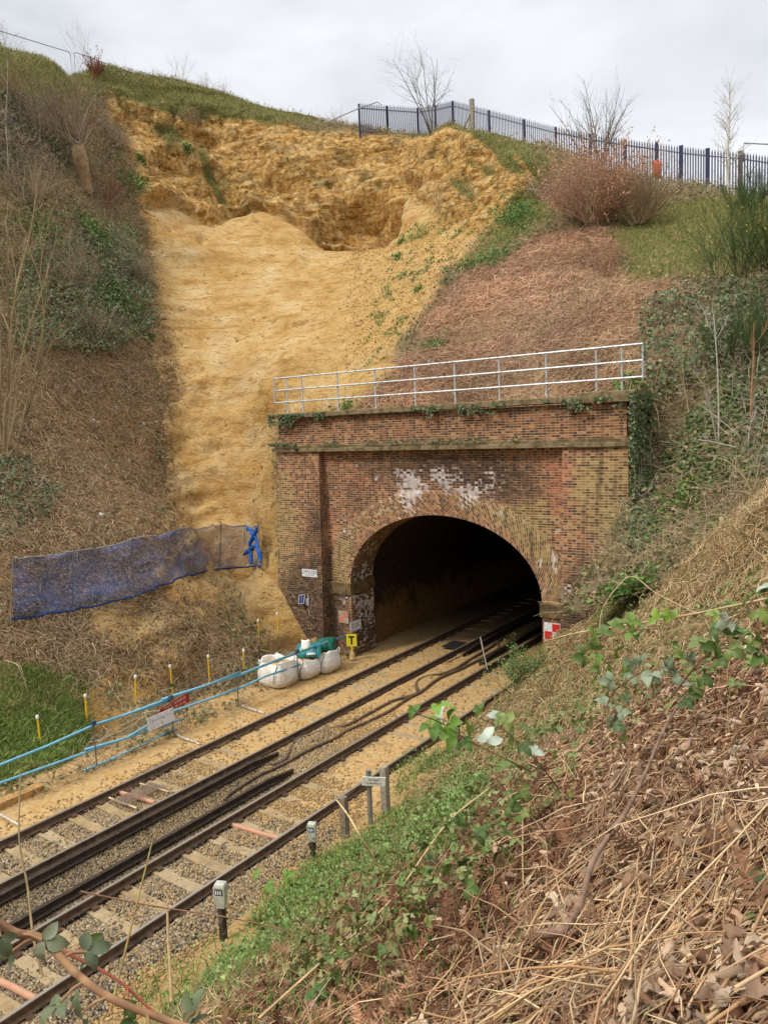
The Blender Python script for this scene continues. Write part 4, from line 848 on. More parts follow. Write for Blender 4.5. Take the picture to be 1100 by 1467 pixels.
a = at_X(231, 1031, -16.5); o = plate('white_board', 'tilted white board with faint marks low on the blue tube barrier', 'sign', a, 0.78, 0.36, 0, 0.10, nrm=(1, -0.15, 0), rows=((0.06, 0.05, 0.5),), tmat=mat_flat('faded_print', srgb(120, 150, 180), 0.6), seed=9)

# ---------------------------------------------------------------- yellow stakes with white caps
M_YEL = mat_flat('yellow_stake', srgb(232, 188, 40), 0.5, var=0.08); M_CAP = mat_flat('white_cap', srgb(228, 228, 222), 0.5, var=0.05)
stk = [((59,1070),(57,1024),'yellow stake with a white cap standing in green grass, the leftmost one'), ((125,1034),(124,994),'yellow stake with a white cap at the right edge of the green grass'), ((194,1008),(193,967),'yellow stake with a white cap on bare sand left of the red sign'),
       ((246,992),(244,952),'yellow stake with a white cap directly above the red warning sign'), ((299,978),(298,938),'yellow stake with a white cap midway between the red sign and the bags'), ((350,960),(348,930),'short yellow stake with a white cap just left of the white bulk bags'),
       ((369,920),(368,887),'yellow stake with a white cap up the brown bank behind the bulk bags'), ((400,905),(400,877),'yellow stake with a white cap on the sand heap beside the brick pilaster')]
for (bx_, by_), (tx_, ty_), lab in stk:
    g_ = ground(G, bx_, by_); d = ray(tx_, ty_); tz = (EYE + d * (np.linalg.norm(g_[:2]) / np.linalg.norm(d[:2])))[2]; h_ = max(0.6, tz - g_[2])
    o = empty('marker_stake', g_, lab, 'stake', 'yellow marker stakes along the left bank'); m = MB(); m.tube([(0, 0, -0.15), (0.01, 0.0, h_ - 0.06)], 0.022, 8); m.ob('rod', M_YEL, o, world=False)
    m = MB(); m.tube([(0.01, 0, h_ - 0.09), (0.01, 0, h_ - 0.04), (0.01, 0, h_)], [0.036, 0.042, 0.03], 10); m.ob('cap', M_CAP, o, world=False)
    o.rotation_euler = (0.02 * rng.normal(), 0.03 * rng.normal(), 0)
for (bx_, by_, tx_, ty_, lab, mt, r_) in ((229,1012,227,955,'thin grey timber stake on the sand left of the red sign', M_WOODG, 0.02), (270,1004,270,945,'thin grey timber stake at the right end of the red sign', M_WOODG, 0.02), (376,985,377,925,'dark upright timber peg behind the left bulk bag', mat_flat('dark_peg', srgb(86, 70, 56), 0.9), 0.035)):
    g_ = ground(G, bx_, by_); d = ray(tx_, ty_); tz = (EYE + d * (np.linalg.norm(g_[:2]) / np.linalg.norm(d[:2])))[2]; m = MB(); m.tube([(g_[0], g_[1], g_[2] - 0.1), (g_[0], g_[1], max(g_[2] + 0.7, tz))], [r_, r_ * 0.8], 5); o = m.ob('timber_peg', mt); tag(o, lab, 'peg')

# ---------------------------------------------------------------- bulk bags
b = NB('woven_bag'); v = b.coords('Object'); n = b.noise(v, 3, 4, 0.6); wv = b.noise(b.coords('Object', (1, 1, 5)), 2.5, 5, 0.6); c = b.mix(b.step(n, 0.45, 0.75), srgb(230, 226, 218), srgb(202, 190, 166)); b.bump(b.math('ADD', wv, b.math('MULTIPLY', b.noise(b.coords('Object', (6, 6, 0.8)), 1.4, 4, 0.6), 1.0)), 0.6, 0.07); M_BAG = b.done(c, 0.75)
M_SANDF = mat_flat('bagged_sand', srgb(200, 158, 92), 0.95, var=0.2, bump=0.8); M_STRAP = mat_flat('dark_strap', srgb(60, 56, 54), 0.8)
def bag(label, c, w, d, h, seed, fill=True):
    o = empty('bulk_bag', c, label, 'bulk bag', 'white bulk bags of sand beside the track'); n = 40; rows = [(0.0, 0.80), (0.06, 0.93), (0.25, 1.04), (0.5, 1.06), (0.75, 0.99), (0.93, 0.90), (1.0, 0.87), (0.96, 0.80), (0.80, 0.78)]
    an = np.arange(n) * 2 * pi / n; V_ = []
    for k, (f, s) in enumerate(rows):
        e = 0.62; X = np.sign(np.cos(an)) * np.abs(np.cos(an)) ** e * w / 2 * s; Y = np.sign(np.sin(an)) * np.abs(np.sin(an)) ** e * d / 2 * s
        Z = np.full(n, f * h) + (0.05 * np.sin(an * 2 + seed) + 0.035 * np.sin(an * 5 + 2 * seed)) * (f > 0.8)
        P = np.stack([X, Y, Z], -1); P[:, :2] *= (1 + 0.05 * fbm(P + seed * 5, 0.3, 3, seed))[:, None]; V_.append(P)
    V_ = np.vstack(V_); F_ = [(k * n + j, k * n + (j + 1) % n, (k + 1) * n + (j + 1) % n, (k + 1) * n + j) for k in range(len(rows) - 1) for j in range(n)] + [tuple(range(n - 1, -1, -1))]
    mesh_ob('sack', V_, F_, M_BAG, o, world=False, smooth_=True)
    rr = np.array([0, 0.25, 0.5, 0.76]); S = [(0, 0, h * 0.93)]; 
    for r in rr[1:]: S += [(np.sign(cos(a)) * abs(cos(a)) ** 0.7 * w / 2 * r * 1.02, np.sign(sin(a)) * abs(sin(a)) ** 0.7 * d / 2 * r * 1.02, h * (0.93 - 0.12 * r) + 0.03 * sin(a * 3 + r * 9 + seed)) for a in an]
    F2_ = [(0, 1 + j, 1 + (j + 1) % n) for j in range(n)] + [(1 + k * n + j, 1 + (k + 1) * n + j, 1 + (k + 1) * n + (j + 1) % n, 1 + k * n + (j + 1) % n) for k in range(2) for j in range(n)]
    mesh_ob('sand_fill', np.array(S), [f if len(f) == 3 else f[::-1] for f in F2_], M_SANDF, o, world=False, smooth_=True)
    for sx, sy in ((-1, -1), (1, -1), (1, 1), (-1, 1)):
        a_ = np.array([sx * w * 0.36, sy * d * 0.36, h * 0.93]); m = MB(); m.tube([a_ + [0.07 * sx, 0, -0.06], a_ + [0.06 * sx, 0.02, 0.06], a_ + [0, 0.05 * sy, 0.10], a_ + [-0.05 * sx, 0.05 * sy, 0.05], a_ + [-0.06 * sx, 0, -0.05]], 0.018, 5); m.ob('lifting_loop', M_BAG, o, world=False)
    for sx in (-1, 1):
        m = MB(); m.tube([(sx * w * 0.33, -d * 0.40, h * 0.9), (sx * w * 0.30, -d * 0.535, h * 0.6), (sx * w * 0.25, -d * 0.53, h * 0.2)], 0.012, 4); m.ob('strap', M_STRAP if sx > 0 else M_BAG, o, world=False)
    return o
q1 = at_z(404, 985, -0.12); q2 = at_z(443, 975, -0.12); q3 = at_z(472, 965, -0.12)
bag('fullest white bulk bag at the left end of the row by the blue barrier', (q1[0] - 0.45, q1[1] + 0.35, -0.16), 1.12, 1.05, 0.80, 2); bag('sagging white bulk bag in the middle of the row', (q2[0] - 0.55, q2[1] + 0.40, -0.16), 0.95, 0.92, 0.66, 5); bag('white bulk bag at the right end with the green sacks on it', (q3[0] - 0.5, q3[1] + 0.35, -0.16), 0.98, 0.9, 0.68, 8)
def pillow(name, label, cat, c, size, mat, rot, seed, parts=None):
    o = empty(name, c, label, cat); n, m_ = 22, 12; u, v = np.meshgrid(np.linspace(-1, 1, n), np.linspace(-1, 1, m_)); th_ = (1 - np.abs(u) ** 3.2) ** 0.5 * (1 - np.abs(v) ** 2.6) ** 0.5
    Vs = []; 
    for s in (1, -1):
        P = np.stack([u * size[0] / 2, v * size[1] / 2, s * th_ * size[2] / 2], -1).reshape(-1, 3); P += 0.035 * np.stack([fbm(P + seed, 0.16, 3, seed + i) for i in range(3)], -1); Vs.append(P)
    i = np.arange(n * m_).reshape(m_, n); f = np.stack([i[:-1, :-1], i[:-1, 1:], i[1:, 1:], i[1:, :-1]], -1).reshape(-1, 4)
    mesh_ob('sack', np.vstack(Vs), np.vstack([f, f[:, ::-1] + n * m_]), mat, o, world=False, smooth_=True); o.rotation_euler = rot
    if parts: parts(o, size)
    return o
M_GRN = mat_flat('green_sack', srgb(30, 92, 74), 0.35, var=0.25, dirt=srgb(50, 110, 92)); M_TEAL = mat_flat('printed_sack', srgb(44, 118, 122), 0.35, var=0.25, dirt=srgb(80, 140, 130)); M_LIME = mat_flat('lime_print', srgb(170, 200, 90), 0.5); M_PALE = mat_flat('pale_print', srgb(220, 232, 226), 0.5)
def sackprint(o, s):
    m = MB(); an = np.linspace(0, pi * 1.5, 16); m.tube([(0.17 * cos(a) - 0.08, 0.15 * sin(a), s[2] * 0.5 + 0.006 - 0.02 * abs(cos(a))) for a in an], 0.014, 4); m.ob('white_ring_print', M_PALE, o, world=False)
    m = MB(); m.tube([(-0.08, 0, s[2] * 0.40), (-0.08, 0, s[2] * 0.5 + 0.012)], [0.10, 0.09], 14); m.ob('lime_print', M_LIME, o, world=False)
    m = MB(); [m.box((-0.02 + 0.06 * i, -0.27, s[2] * 0.30), (0.02 + 0.06 * i, -0.20, s[2] * 0.36 + 0.02)) for i in range(5)]; m.ob('white_lettering', M_PALE, o, world=False)
g3 = (q3[0] - 0.55, q3[1] + 0.35)
pillow('compost_sack', 'printed teal sack with a lime patch and a white ring lying on the bulk bags', 'sack', (g3[0] - 0.05, g3[1] - 0.62, 0.66), (0.85, 0.6, 0.30), M_TEAL, (radians(38), radians(-4), radians(28)), 3, sackprint)
pillow('compost_sack', 'dark green shiny sack slumped on the right bulk bag', 'sack', (g3[0] + 0.02, g3[1] + 0.12, 0.64), (0.75, 0.55, 0.46), M_GRN, (radians(35), radians(-12), radians(20)), 6)
pillow('small_bag', 'small upright whitish bag behind the middle bulk bag', 'bag', (q2[0] - 0.55, q2[1] + 0.55, 0.72), (0.32, 0.58, 0.24), M_BAG, (radians(82), 0, radians(20)), 9)
# T board
g_ = at_z(505, 944, -0.12); o = empty('speed_board', g_, 'yellow T board on a stake beside the left tunnel pier', 'sign'); m = MB(); m.tube([(0, 0, 0), (0, 0, 0.20), (0, 0, 0.26)], [0.12, 0.09, 0.05], 10); m.ob('base', mat_flat('sandy_base', srgb(190, 164, 116), 0.9), o, world=False)
m = MB(); m.tube([(0, 0, 0.05), (0.0, 0, 0.5)], 0.03, 8); m.ob('stake', M_YEL, o, world=False); rz = np.array(Matrix.Rotation(radians(28), 3, 'Z'))
MB().box((-0.18, -0.03, 0.46), (0.18, 0.0, 0.89), rz).ob('board', mat_flat('board_yellow', srgb(214, 196, 46), 0.5, var=0.06), o, world=False)
m = MB(); m.box((-0.105, -0.036, 0.765), (0.105, -0.0315, 0.825), rz); m.box((-0.03, -0.036, 0.53), (0.03, -0.0315, 0.765), rz); m.ob('letter_t', M_BLACK, o, world=False)

# ---------------------------------------------------------------- posts on the right-hand cess
def lpost(name, label, cat, base, top_px, w, mat, lean=(0, 0), round_=False):
    g_ = at_z(*base, -0.18); d = ray(*top_px); h_ = (EYE + d * (np.linalg.norm(g_[:2]) / np.linalg.norm(d[:2])))[2] - g_[2]
    o = empty(name, g_, label, cat); m = MB()
    if round_: m.tube([(0, 0, -0.2), (lean[0], lean[1], h_)], w, 10)
    else:
        k = 5; 
        for i in range(1): m.add([(sx * w / 2 * f + lean[0] * t, sy * w / 2 * f + lean[1] * t, -0.2 + (h_ + 0.2) * t) for t, f in ((0, 1.1), (0.35, 1.0), (0.7, 1.03), (0.97, 0.97), (1, 0.82)) for sx, sy in ((-1, -1), (1, -1), (1, 1), (-1, 1))],
              [(4 * a + b_, 4 * a + (b_ + 1) % 4, 4 * a + 4 + (b_ + 1) % 4, 4 * a + 4 + b_) for a in range(4) for b_ in range(4)] + [(16, 17, 18, 19)])
    m.ob('post', mat, o, world=False); return o, h_
M_CONC = mat_flat('old_concrete', srgb(150, 142, 126), 0.9, var=0.2, dirt=srgb(96, 92, 70), bump=0.5)
o, h_ = lpost('marker_post', 'slim grey post carrying a tilted white name plate beside the right track', 'marker post', (531, 1180), (529, 1103), 0.055, mat_flat('grey_pipe', srgb(128, 126, 120), 0.6, 0.2), round_=True)
rz = np.array(Matrix.Rotation(radians(38), 3, 'Z')) @ np.array(Matrix.Rotation(radians(6), 3, 'Y')); MB().box((-0.24, -0.09, h_ - 0.30), (0.24, -0.06, h_ - 0.12), rz).ob('name_plate', mat_flat('dirty_plate', srgb(206, 206, 194), 0.6, var=0.1, dirt=srgb(160, 164, 130)), o, world=False)
m = MB(); [m.box((a, -0.094, h_ - 0.21 + b_), (c_, -0.0915, h_ - 0.21 + d_), rz) for a, b_, c_, d_ in textmarks(1, 1, ((0.035, 0.035, 0.2), (-0.035, 0.03, 0.28)), seed=12)]; m.ob('lettering', M_BLACK, o, world=False)
lpost('concrete_post', 'upright grey concrete post just right of the name plate post', 'post', (553, 1166), (552, 1098), 0.14, M_CONC); lpost('timber_post', 'short weathered timber post left of the name plate post', 'post', (495, 1200), (495, 1141), 0.13, M_WOODG)
lpost('timber_post', 'weathered timber post behind the bramble leaves by the right rail', 'post', (654, 1092), (656, 1043), 0.16, M_WOODG)
for (bs, tp, lab, sc) in (((449, 1228), (447, 1180), 'white marker box on a dark post in front of the orange duct', 1.0), ((321, 1348), (318, 1266), 'greenish white marker box on a dark post nearest the photographer', 1.12)):
    o, h_ = lpost('marker_box', lab, 'marker box', bs, tp, 0.09, mat_flat('tarred_post' + str(int(sc * 10)), srgb(62, 52, 44), 0.9, var=0.3, dirt=srgb(110, 100, 84)), (0, 0)); rz = np.array(Matrix.Rotation(radians(25), 3, 'Z')); bw = 0.082 * sc
    MB().add([(sx * bw * f, sy * bw * f * 0.9, z) for z, f in ((h_ - 0.34 * sc, 0.75), (h_ - 0.26 * sc, 0.92), (h_ - 0.02, 1.0), (h_ + 0.015, 0.86)) for sx, sy in ((-1, -1), (1, -1), (1, 1), (-1, 1))] @ rz.T if False else np.array([(sx * bw * f, sy * bw * f * 0.9, z) for z, f in ((h_ - 0.34 * sc, 0.75), (h_ - 0.26 * sc, 0.92), (h_ - 0.02, 1.0), (h_ + 0.015, 0.86)) for sx, sy in ((-1, -1), (1, -1), (1, 1), (-1, 1))]) @ rz.T,
             [(4 * a + b_, 4 * a + (b_ + 1) % 4, 4 * a + 4 + (b_ + 1) % 4, 4 * a + 4 + b_) for a in range(3) for b_ in range(4)] + [(12, 13, 14, 15), (3, 2, 1, 0)]).ob('box', mat_flat('box_paint' + str(int(sc * 10)), srgb(178, 180, 166), 0.6, var=0.12, dirt=srgb(120, 124, 96)), o, world=False)
    m = MB(); m.box((-bw * 0.72, -bw * 0.9 - 0.004, h_ - 0.13 * sc), (bw * 0.72, -bw * 0.9 + 0.004, h_ - 0.04 * sc), rz); m.ob('number_panel', mat_flat('number_panel' + str(int(sc * 10)), srgb(70, 72, 70), 0.6), o, world=False)
    m = MB(); [m.box((-bw * 0.55 + i * bw * 0.42, -bw * 0.9 - 0.007, h_ - 0.115 * sc), (-bw * 0.38 + i * bw * 0.42, -bw * 0.9 - 0.0045, h_ - 0.06 * sc), rz) for i in range(3)]; m.ob('number', M_PALE, o, world=False)
# leaning pale pole by the mouth
a = at_z(698, 960, -0.1); d = ray(688, 914); tpz = EYE + d * (np.linalg.norm(a[:2]) / np.linalg.norm(d[:2])); m = MB(); m.tube([a, tpz + np.array([0, 0, 0.02])], 0.022, 6); tag(m.ob('leaning_pole', mat_flat('pale_pole', srgb(176, 172, 170), 0.5)), 'pale pole leaning over the right rail at the tunnel mouth', 'pole')
cable('white_rod', 'straight white rod lying beside the right rail behind the name plate', 'rod', [(497, 1139), (520, 1122), (548, 1101)], 0.014, mat_flat('white_rod', srgb(220, 214, 204), 0.5), -0.05)
# timber edging near the left edge
a, c_ = at_z(-10, 1152, -0.05), at_z(60, 1122, -0.05); m = MB(); dd = unit(c_ - a); s_ = np.cross((0, 0, 1), dd) * 0.14
m.add([a - s_, c_ - s_, c_ + s_, a + s_, a - s_ - (0, 0, .2), c_ - s_ - (0, 0, .2), c_ + s_ - (0, 0, .2), a + s_ - (0, 0, .2)], [(0, 1, 2, 3), (7, 6, 5, 4), (0, 4, 5, 1), (1, 5, 6, 2), (2, 6, 7, 3), (3, 7, 4, 0)]); tag(m.ob('timber_edging', mat_flat('sandy_timber', srgb(172, 134, 84), 0.9, var=0.25, dirt=srgb(120, 96, 66))), 'sand-coated timber edging at the foot of the bank, far left', 'timber')

# ---------------------------------------------------------------- blue debris netting
b = NB('blue_netting'); uvn = b.coords('UV', (1, 1, 1)); xx = b.n('ShaderNodeSeparateXYZ'); b.l(uvn, xx.inputs[0]); w = b.coords('World'); n = b.noise(w, 2.2, 6, 0.65); n2 = b.noise(w, 9, 5, 0.6)
c = b.mix(b.math('MULTIPLY', b.step(b.math('ADD', n, b.math('MULTIPLY', b.math('SUBTRACT', xx.outputs[0], 9.0), 0.02)), 0.42, 0.60), 0.85), srgb(62, 88, 138), srgb(130, 118, 112)); c = b.mix(b.step(n2, 0.56, 0.70), c, srgb(140, 130, 128)); c = b.mix(b.step(n2, 0.40, 0.30), c, srgb(34, 52, 92))
wv = b.noise(b.coords('UV', (2.2, 9, 1), (0, 0, 0.5)), 2.0, 5, 0.6); b.done(c, 0.7)
tp = b.n('ShaderNodeBsdfTransparent'); ms = b.n('ShaderNodeMixShader')
gaps = b.math('GREATER_THAN', b.math('MULTIPLY', b.math('FRACT', b.math('MULTIPLY', xx.outputs[0], 22.0)), b.math('FRACT', b.math('MULTIPLY', xx.outputs[1], 22.0))), b.math('ADD', 0.03, b.math('MULTIPLY', n, 0.33)))
b.l(gaps, ms.inputs[0]); b.l(b.b.outputs[0], ms.inputs[1]); b.l(tp.outputs[0], ms.inputs[2]); b.l(ms.outputs[0], b.out.inputs[0]); b.bump(wv, 0.6, 0.04); M_NET = b.m
colp = [((19,800),(16,886)),((105,789),(104,876)),((190,772),(190,852)),((262,757),(262,826)),((317,751),(314,813)),((352,752),(350,813)),((370,753),(378,811))]
tops, bots = [], []
for (tx_, ty_), (bx_, by_) in colp:
    g_ = ground(G, bx_, by_); g_ = g_ + unit(EYE - g_) * (0.75 if 250 < bx_ < 360 else 0.4); d = ray(tx_, ty_); t_ = EYE + d * (np.linalg.norm(g_[:2] - 0) + 0.35) / np.linalg.norm(d[:2]); tops.append(t_); bots.append(g_)
tops, bots = np.array(tops), np.array(bots); net = empty('debris_netting', bots.mean(0), 'torn blue debris netting strung across the foot of the landslip', 'netting')
K = len(tops); nu, nv = 20, 22; Vn, Un = [], []
for k in range(K - 1):
    for i in range(nu + (1 if k == K - 2 else 0)):
        f = i / nu; sag = sin(f * pi)
        for j in range(nv):
            g_ = j / (nv - 1); t_ = tops[k] * (1 - f) + tops[k + 1] * f; bb2 = bots[k] * (1 - f) + bots[k + 1] * f; P = bb2 * (1 - g_) + t_ * g_
            P = P - np.array([0, 0, 0.07 * sag * g_]) + np.array([0.10, -0.05, 0]) * (0.5 * sin(f * pi * 3 + k) + sin(g_ * 5 + f * 4)) * (0.4 + sag) * (1 if 0 < j < nv - 1 else 0.2)
            Vn.append(P + 0.07 * vnoise(np.array([P * 2.5]), 77)[0] + 0.05 * vnoise(np.array([P * [1.2, 1.2, 6.0]]), 78)[0]); Un.append(((k + f) * 2.3, g_ * 1.9))
i_ = np.arange(len(Vn)).reshape(-1, nv); Fn = np.stack([i_[:-1, :-1], i_[1:, :-1], i_[1:, 1:], i_[:-1, 1:]], -1).reshape(-1, 4); mesh_ob('net', np.array(Vn), Fn, M_NET, net, uv=np.array(Un), smooth_=True)
M_ROPE = mat_flat('rope', srgb(140, 138, 136), 0.8)
for k in range(K - 1 if False else K):
    if k == 5: continue
    m = MB(); dn = unit(tops[k] - bots[k]); m.tube([bots[k] - dn * 0.15, tops[k] + dn * 0.10], 0.022, 6); m.ob('post', M_POSTB, net)
for arr_, nm in ((tops, 'top_rope'), (bots, 'bottom_rope')):
    P = []
    for k in range(K - 1):
        for i in range(8): f = i / 8; P.append(arr_[k] * (1 - f) + arr_[k + 1] * f - np.array([0, 0, 0.07 * sin(f * pi) if nm[0] == 't' else 0]) + 0.02 * rng.normal(size=3))
    P.append(arr_[-1]); m = MB(); m.tube(np.array(P), 0.022 if nm[0] == 't' else 0.035, 5); m.ob(nm, M_ROPE if nm[0] == 't' else mat_flat('rolled_net', srgb(40, 66, 120), 0.8), net)
gb = bots[5]; tb_ = tops[5]; dd = tops[6] - tops[5]; m = MB()   # bunched bright blue tail of the net
off_ = unit(EYE - gb) * 0.10
for (u0, u1) in (((0.1, 0.97), (0.75, 0.72)), ((0.9, 0.95), (0.35, 0.5)), ((0.35, 0.5), (0.45, 0.04)), ((0.75, 0.72), (1.0, 0.10)), ((0.75, 0.5), (0.05, 0.30))):
    P = [ (gb + (bots[6] - gb) * (u0[0] * (1 - t) + u1[0] * t)) + ((tb_ + dd * (u0[0] * (1 - t) + u1[0] * t)) - (gb + (bots[6] - gb) * (u0[0] * (1 - t) + u1[0] * t))) * (u0[1] * (1 - t) + u1[1] * t) + off_ + 0.02 * rng.normal(size=3) for t in np.linspace(0, 1, 7)]
    m.tube(P, [0.05, 0.08, 0.07, 0.09, 0.08, 0.09, 0.05], 7)
m.ob('bunched_net', mat_flat('bright_blue_net', srgb(30, 88, 168), 0.6, var=0.3), net)
# ---------------------------------------------------------------- vegetation helpers
M_STEM = mat_col('dry_stem', 0.85, 20, 0.15); M_LEAF = mat_col('green_leaf', 0.5, 25, 0.15, 0.35, 0.25); M_DEAD = mat_col('dead_leaf', 0.8, 40, 0.18, 0.15, 0.12); M_BARK = mat_col('bark', 0.9, 12, 0.3); M_BLADE = mat_col('grass_blade', 0.6, 10, 0.1, 0.25, 0.2)
M_STONE2 = mat_col('ballast_stone', 0.9, 30, 0.2)
def wpoly(Gr, poly, soft=10, noise_=8):
    s = poly_sd(Gr.px, Gr.py, poly) + noise_ * fbm(Gr.c, 1.2, 3, 301); w_ = smooth(s, -soft, soft); 
    return w_ * (Gr.pz > 0.3) * ((Gr.n * unit(EYE - Gr.c)).sum(1) > 0.0)
def strands(P, N, L, r, col, name, K=4, sides=3, lie=0.12, droop=0.15, bend=0.25, mat=None, direc=None, lift=0.04, parent=None, jag=0.03):
    n = len(P); t1 = unit(np.cross(N, rng.normal(size=(n, 3)))) if direc is None else unit(direc - (direc * N).sum(1)[:, None] * N + 0.35 * rng.normal(size=(n, 3)))
    D = unit(t1 + lie * np.abs(rng.normal(size=(n, 1))) * N); t = np.linspace(0, 1, K)
    side = unit(np.cross(D, N)) * (bend * rng.normal(size=(n, 1)))
    Q = P[:, None] + N[:, None] * (lift * rng.random((n, 1, 1))) + L[:, None, None] * (D[:, None] * t[None, :, None] + side[:, None] * (t ** 2)[None, :, None] - N[:, None] * (droop * t ** 2)[None, :, None] + jag * rng.normal(size=(n, K, 3)))
    R = r[:, None] * (1 - 0.75 * t ** 1.5)[None]; V_, F_ = tubes_np(Q, R, sides); return mesh_ob(name, V_, F_, mat or M_STEM, parent, col=np.repeat(col, K * sides, axis=0))
def blades(P, N, L, wd, col, name, up=1.0, mat=None, parent=None):
    n = len(P); D = unit(N * 0.4 + np.array([0, 0, up]) + 0.55 * rng.normal(size=(n, 3))); side = unit(np.cross(D, rng.normal(size=(n, 3)))) * wd[:, None]; bd = rng.normal(size=(n, 3)) * 0.25; bd[:, 2] = -0.15
    a = P - side; b_ = P + side; m1_ = P + (D * 0.55 + bd * 0.25) * L[:, None]; tip = P + (D + bd) * L[:, None]
    V_ = np.stack([a, b_, m1_ + side * 0.7, m1_ - side * 0.7, tip], 1).reshape(-1, 3); i = np.arange(n)[:, None] * 5
    F_ = np.concatenate([i + np.array([[0, 1, 2, 3]]), i + np.array([[3, 2, 4, 4]])]); F_ = [tuple(f) if f[2] != f[3] else tuple(f[:3]) for f in F_.tolist()] if False else F_
    # two quads per blade; the tip is a narrow quad
    V_ = np.stack([a, b_, m1_ + side * 0.7, m1_ - side * 0.7, tip - side * 0.1, tip + side * 0.1], 1).reshape(-1, 3); i = np.arange(n)[:, None] * 6
    F_ = np.concatenate([i + np.array([[0, 1, 2, 3]]), i + np.array([[3, 2, 5, 4]])]); return mesh_ob(name, V_, F_, mat or M_BLADE, parent, col=np.repeat(col, 6, axis=0))
DIA = np.array([(-0.5, 0, 0), (-0.05, -0.34, 0.10), (0.55, 0, -0.05), (-0.05, 0.34, 0.10), (0, 0, 0.0)]); DIAF = np.array([(0, 1, 2, 4), (0, 4, 2, 3)])
DIA = np.array([(-0.5, 0, 0), (-0.15, -0.36, 0.10), (0.55, 0, -0.06), (-0.15, 0.36, 0.10), (0.05, 0, -0.03)]); DIAF = np.array([(0, 1, 2, 4), (0, 4, 2, 3)])
def cards(P, N, S, col, name, tilt=0.6, mat=None, parent=None, T_=None, TF_=None):
    T_ = DIA if T_ is None else T_; TF_ = DIAF if TF_ is None else TF_
    V_, F_, c_ = inst_np(T_, TF_, frames(N, rng.random(len(P)) * 2 * pi, tilt), S, P, col); return mesh_ob(name, V_, F_, mat or M_LEAF, parent, col=c_)
def leaflet(nst=8, w0=0.36, serr=0.10, fold=0.25, curl=0.3, lobes=0, lobed=0.35, seed=0):
    r_ = np.random.default_rng(seed); t = np.linspace(0, 1, nst); w_ = w0 * np.sin(pi * t ** 0.8) ** 0.8; w_[0] = 0.02; w_[-1] = 0.01
    if lobes: w_ = w_ * (1 - lobed * (0.5 + 0.5 * np.cos(t * lobes * 2 * pi)))
    else: w_ = w_ * (1 + serr * (np.arange(nst) % 2 * 2 - 1))
    cu = curl * (t - 0.3) ** 2; tw = 0.15 * r_.normal()
    mid = np.stack([t * (1 - 0.3 * abs(curl) * t), 0.06 * np.sin(t * 3) * r_.normal(), -cu], 1)
    L_e = mid + np.stack([0 * t, w_, fold * w_ + tw * w_ + 0.05 * r_.normal(size=nst) * w0], 1); R_e = mid + np.stack([0 * t, -w_, fold * w_ - tw * w_ + 0.05 * r_.normal(size=nst) * w0], 1)
    V_ = np.vstack([mid, L_e, R_e]); F_ = [(i, i + 1, nst + i + 1, nst + i) for i in range(nst - 1)] + [(i + 1, i, 2 * nst + i, 2 * nst + i + 1) for i in range(nst - 1)]
    return V_, np.array(F_)
def curled(nst, w0, lobes, lobed, cx_, cy_, rip, seed):
    """a dry leaf: five columns across, curled lengthways and crossways, rippled"""
    r_ = np.random.default_rng(seed); t = np.linspace(0, 1, nst); w_ = w0 * np.sin(pi * np.clip(t, 0.02, 0.985) ** 0.85) ** 0.75
    if lobes: w_ = w_ * (1 - lobed * (0.5 + 0.5 * np.cos(t * lobes * 2 * pi)))
    V_ = []
    for c in (-1, -0.5, 0, 0.5, 1):
        y = c * w_; ang = cx_ * (t - 0.4); zz = -np.sign(cx_ + 1e-6) * (1 - np.cos(ang)) / (abs(cx_) + 0.2) + cy_ * np.abs(c) ** 1.6 * w_ + rip * w0 * np.sin(t * 9 + c * 2 + seed) * (0.3 + abs(c)) + 0.03 * r_.normal(size=nst)
        V_.append(np.stack([np.sin(ang) / (abs(cx_) + 1e-3) + 0.4, y * (1 - 0.35 * abs(cy_) * abs(c)), zz], 1))
    V_ = np.vstack(V_); F_ = [(k * nst + i, k * nst + i + 1, (k + 1) * nst + i + 1, (k + 1) * nst + i) for k in range(4) for i in range(nst - 1)]
    return V_, np.array(F_)
def trifoliate(seed=0, nst=13):
    V_, F_ = [], []; n = 0
    for k, a in enumerate((-1.15, 0, 1.15)):
        v, f = leaflet(nst, 0.28, 0.06, 0.4, 0.5, seed=seed * 3 + k); s = 1.0 if k == 1 else 0.82; v = v * s + np.array([0.12 if k == 1 else 0.02, 0, 0]); R = np.array(Matrix.Rotation(a, 3, 'Z')); V_.append(v @ R.T); F_.append(f + n); n += len(v)
    return np.vstack(V_), np.vstack(F_)
TRI = [trifoliate(s) for s in range(4)]; OAK = [curled(13, 0.27, 4, 0.42, c1, c2, rp, i) for i, (c1, c2, rp) in enumerate(((0.9, 0.7, 0.15), (-1.2, 1.3, 0.2), (1.6, -0.9, 0.25), (0.4, 1.8, 0.3), (2.0, 0.5, 0.2)))]; CURL = [curled(9, 0.19, 0, 0, c1, c2, rp, 30 + i) for i, (c1, c2, rp) in enumerate(((1.4, 1.0, 0.2), (-1.0, 1.6, 0.2), (0.7, -1.2, 0.3), (2.2, 1.4, 0.2)))]; CHEST = [leaflet(9, 0.22, 0.06, f_, c_, seed=20 + i) for i, (f_, c_) in enumerate(((0.5, 0.9), (1.0, -0.6), (-0.2, 0.4), (1.3, 0.5)))]
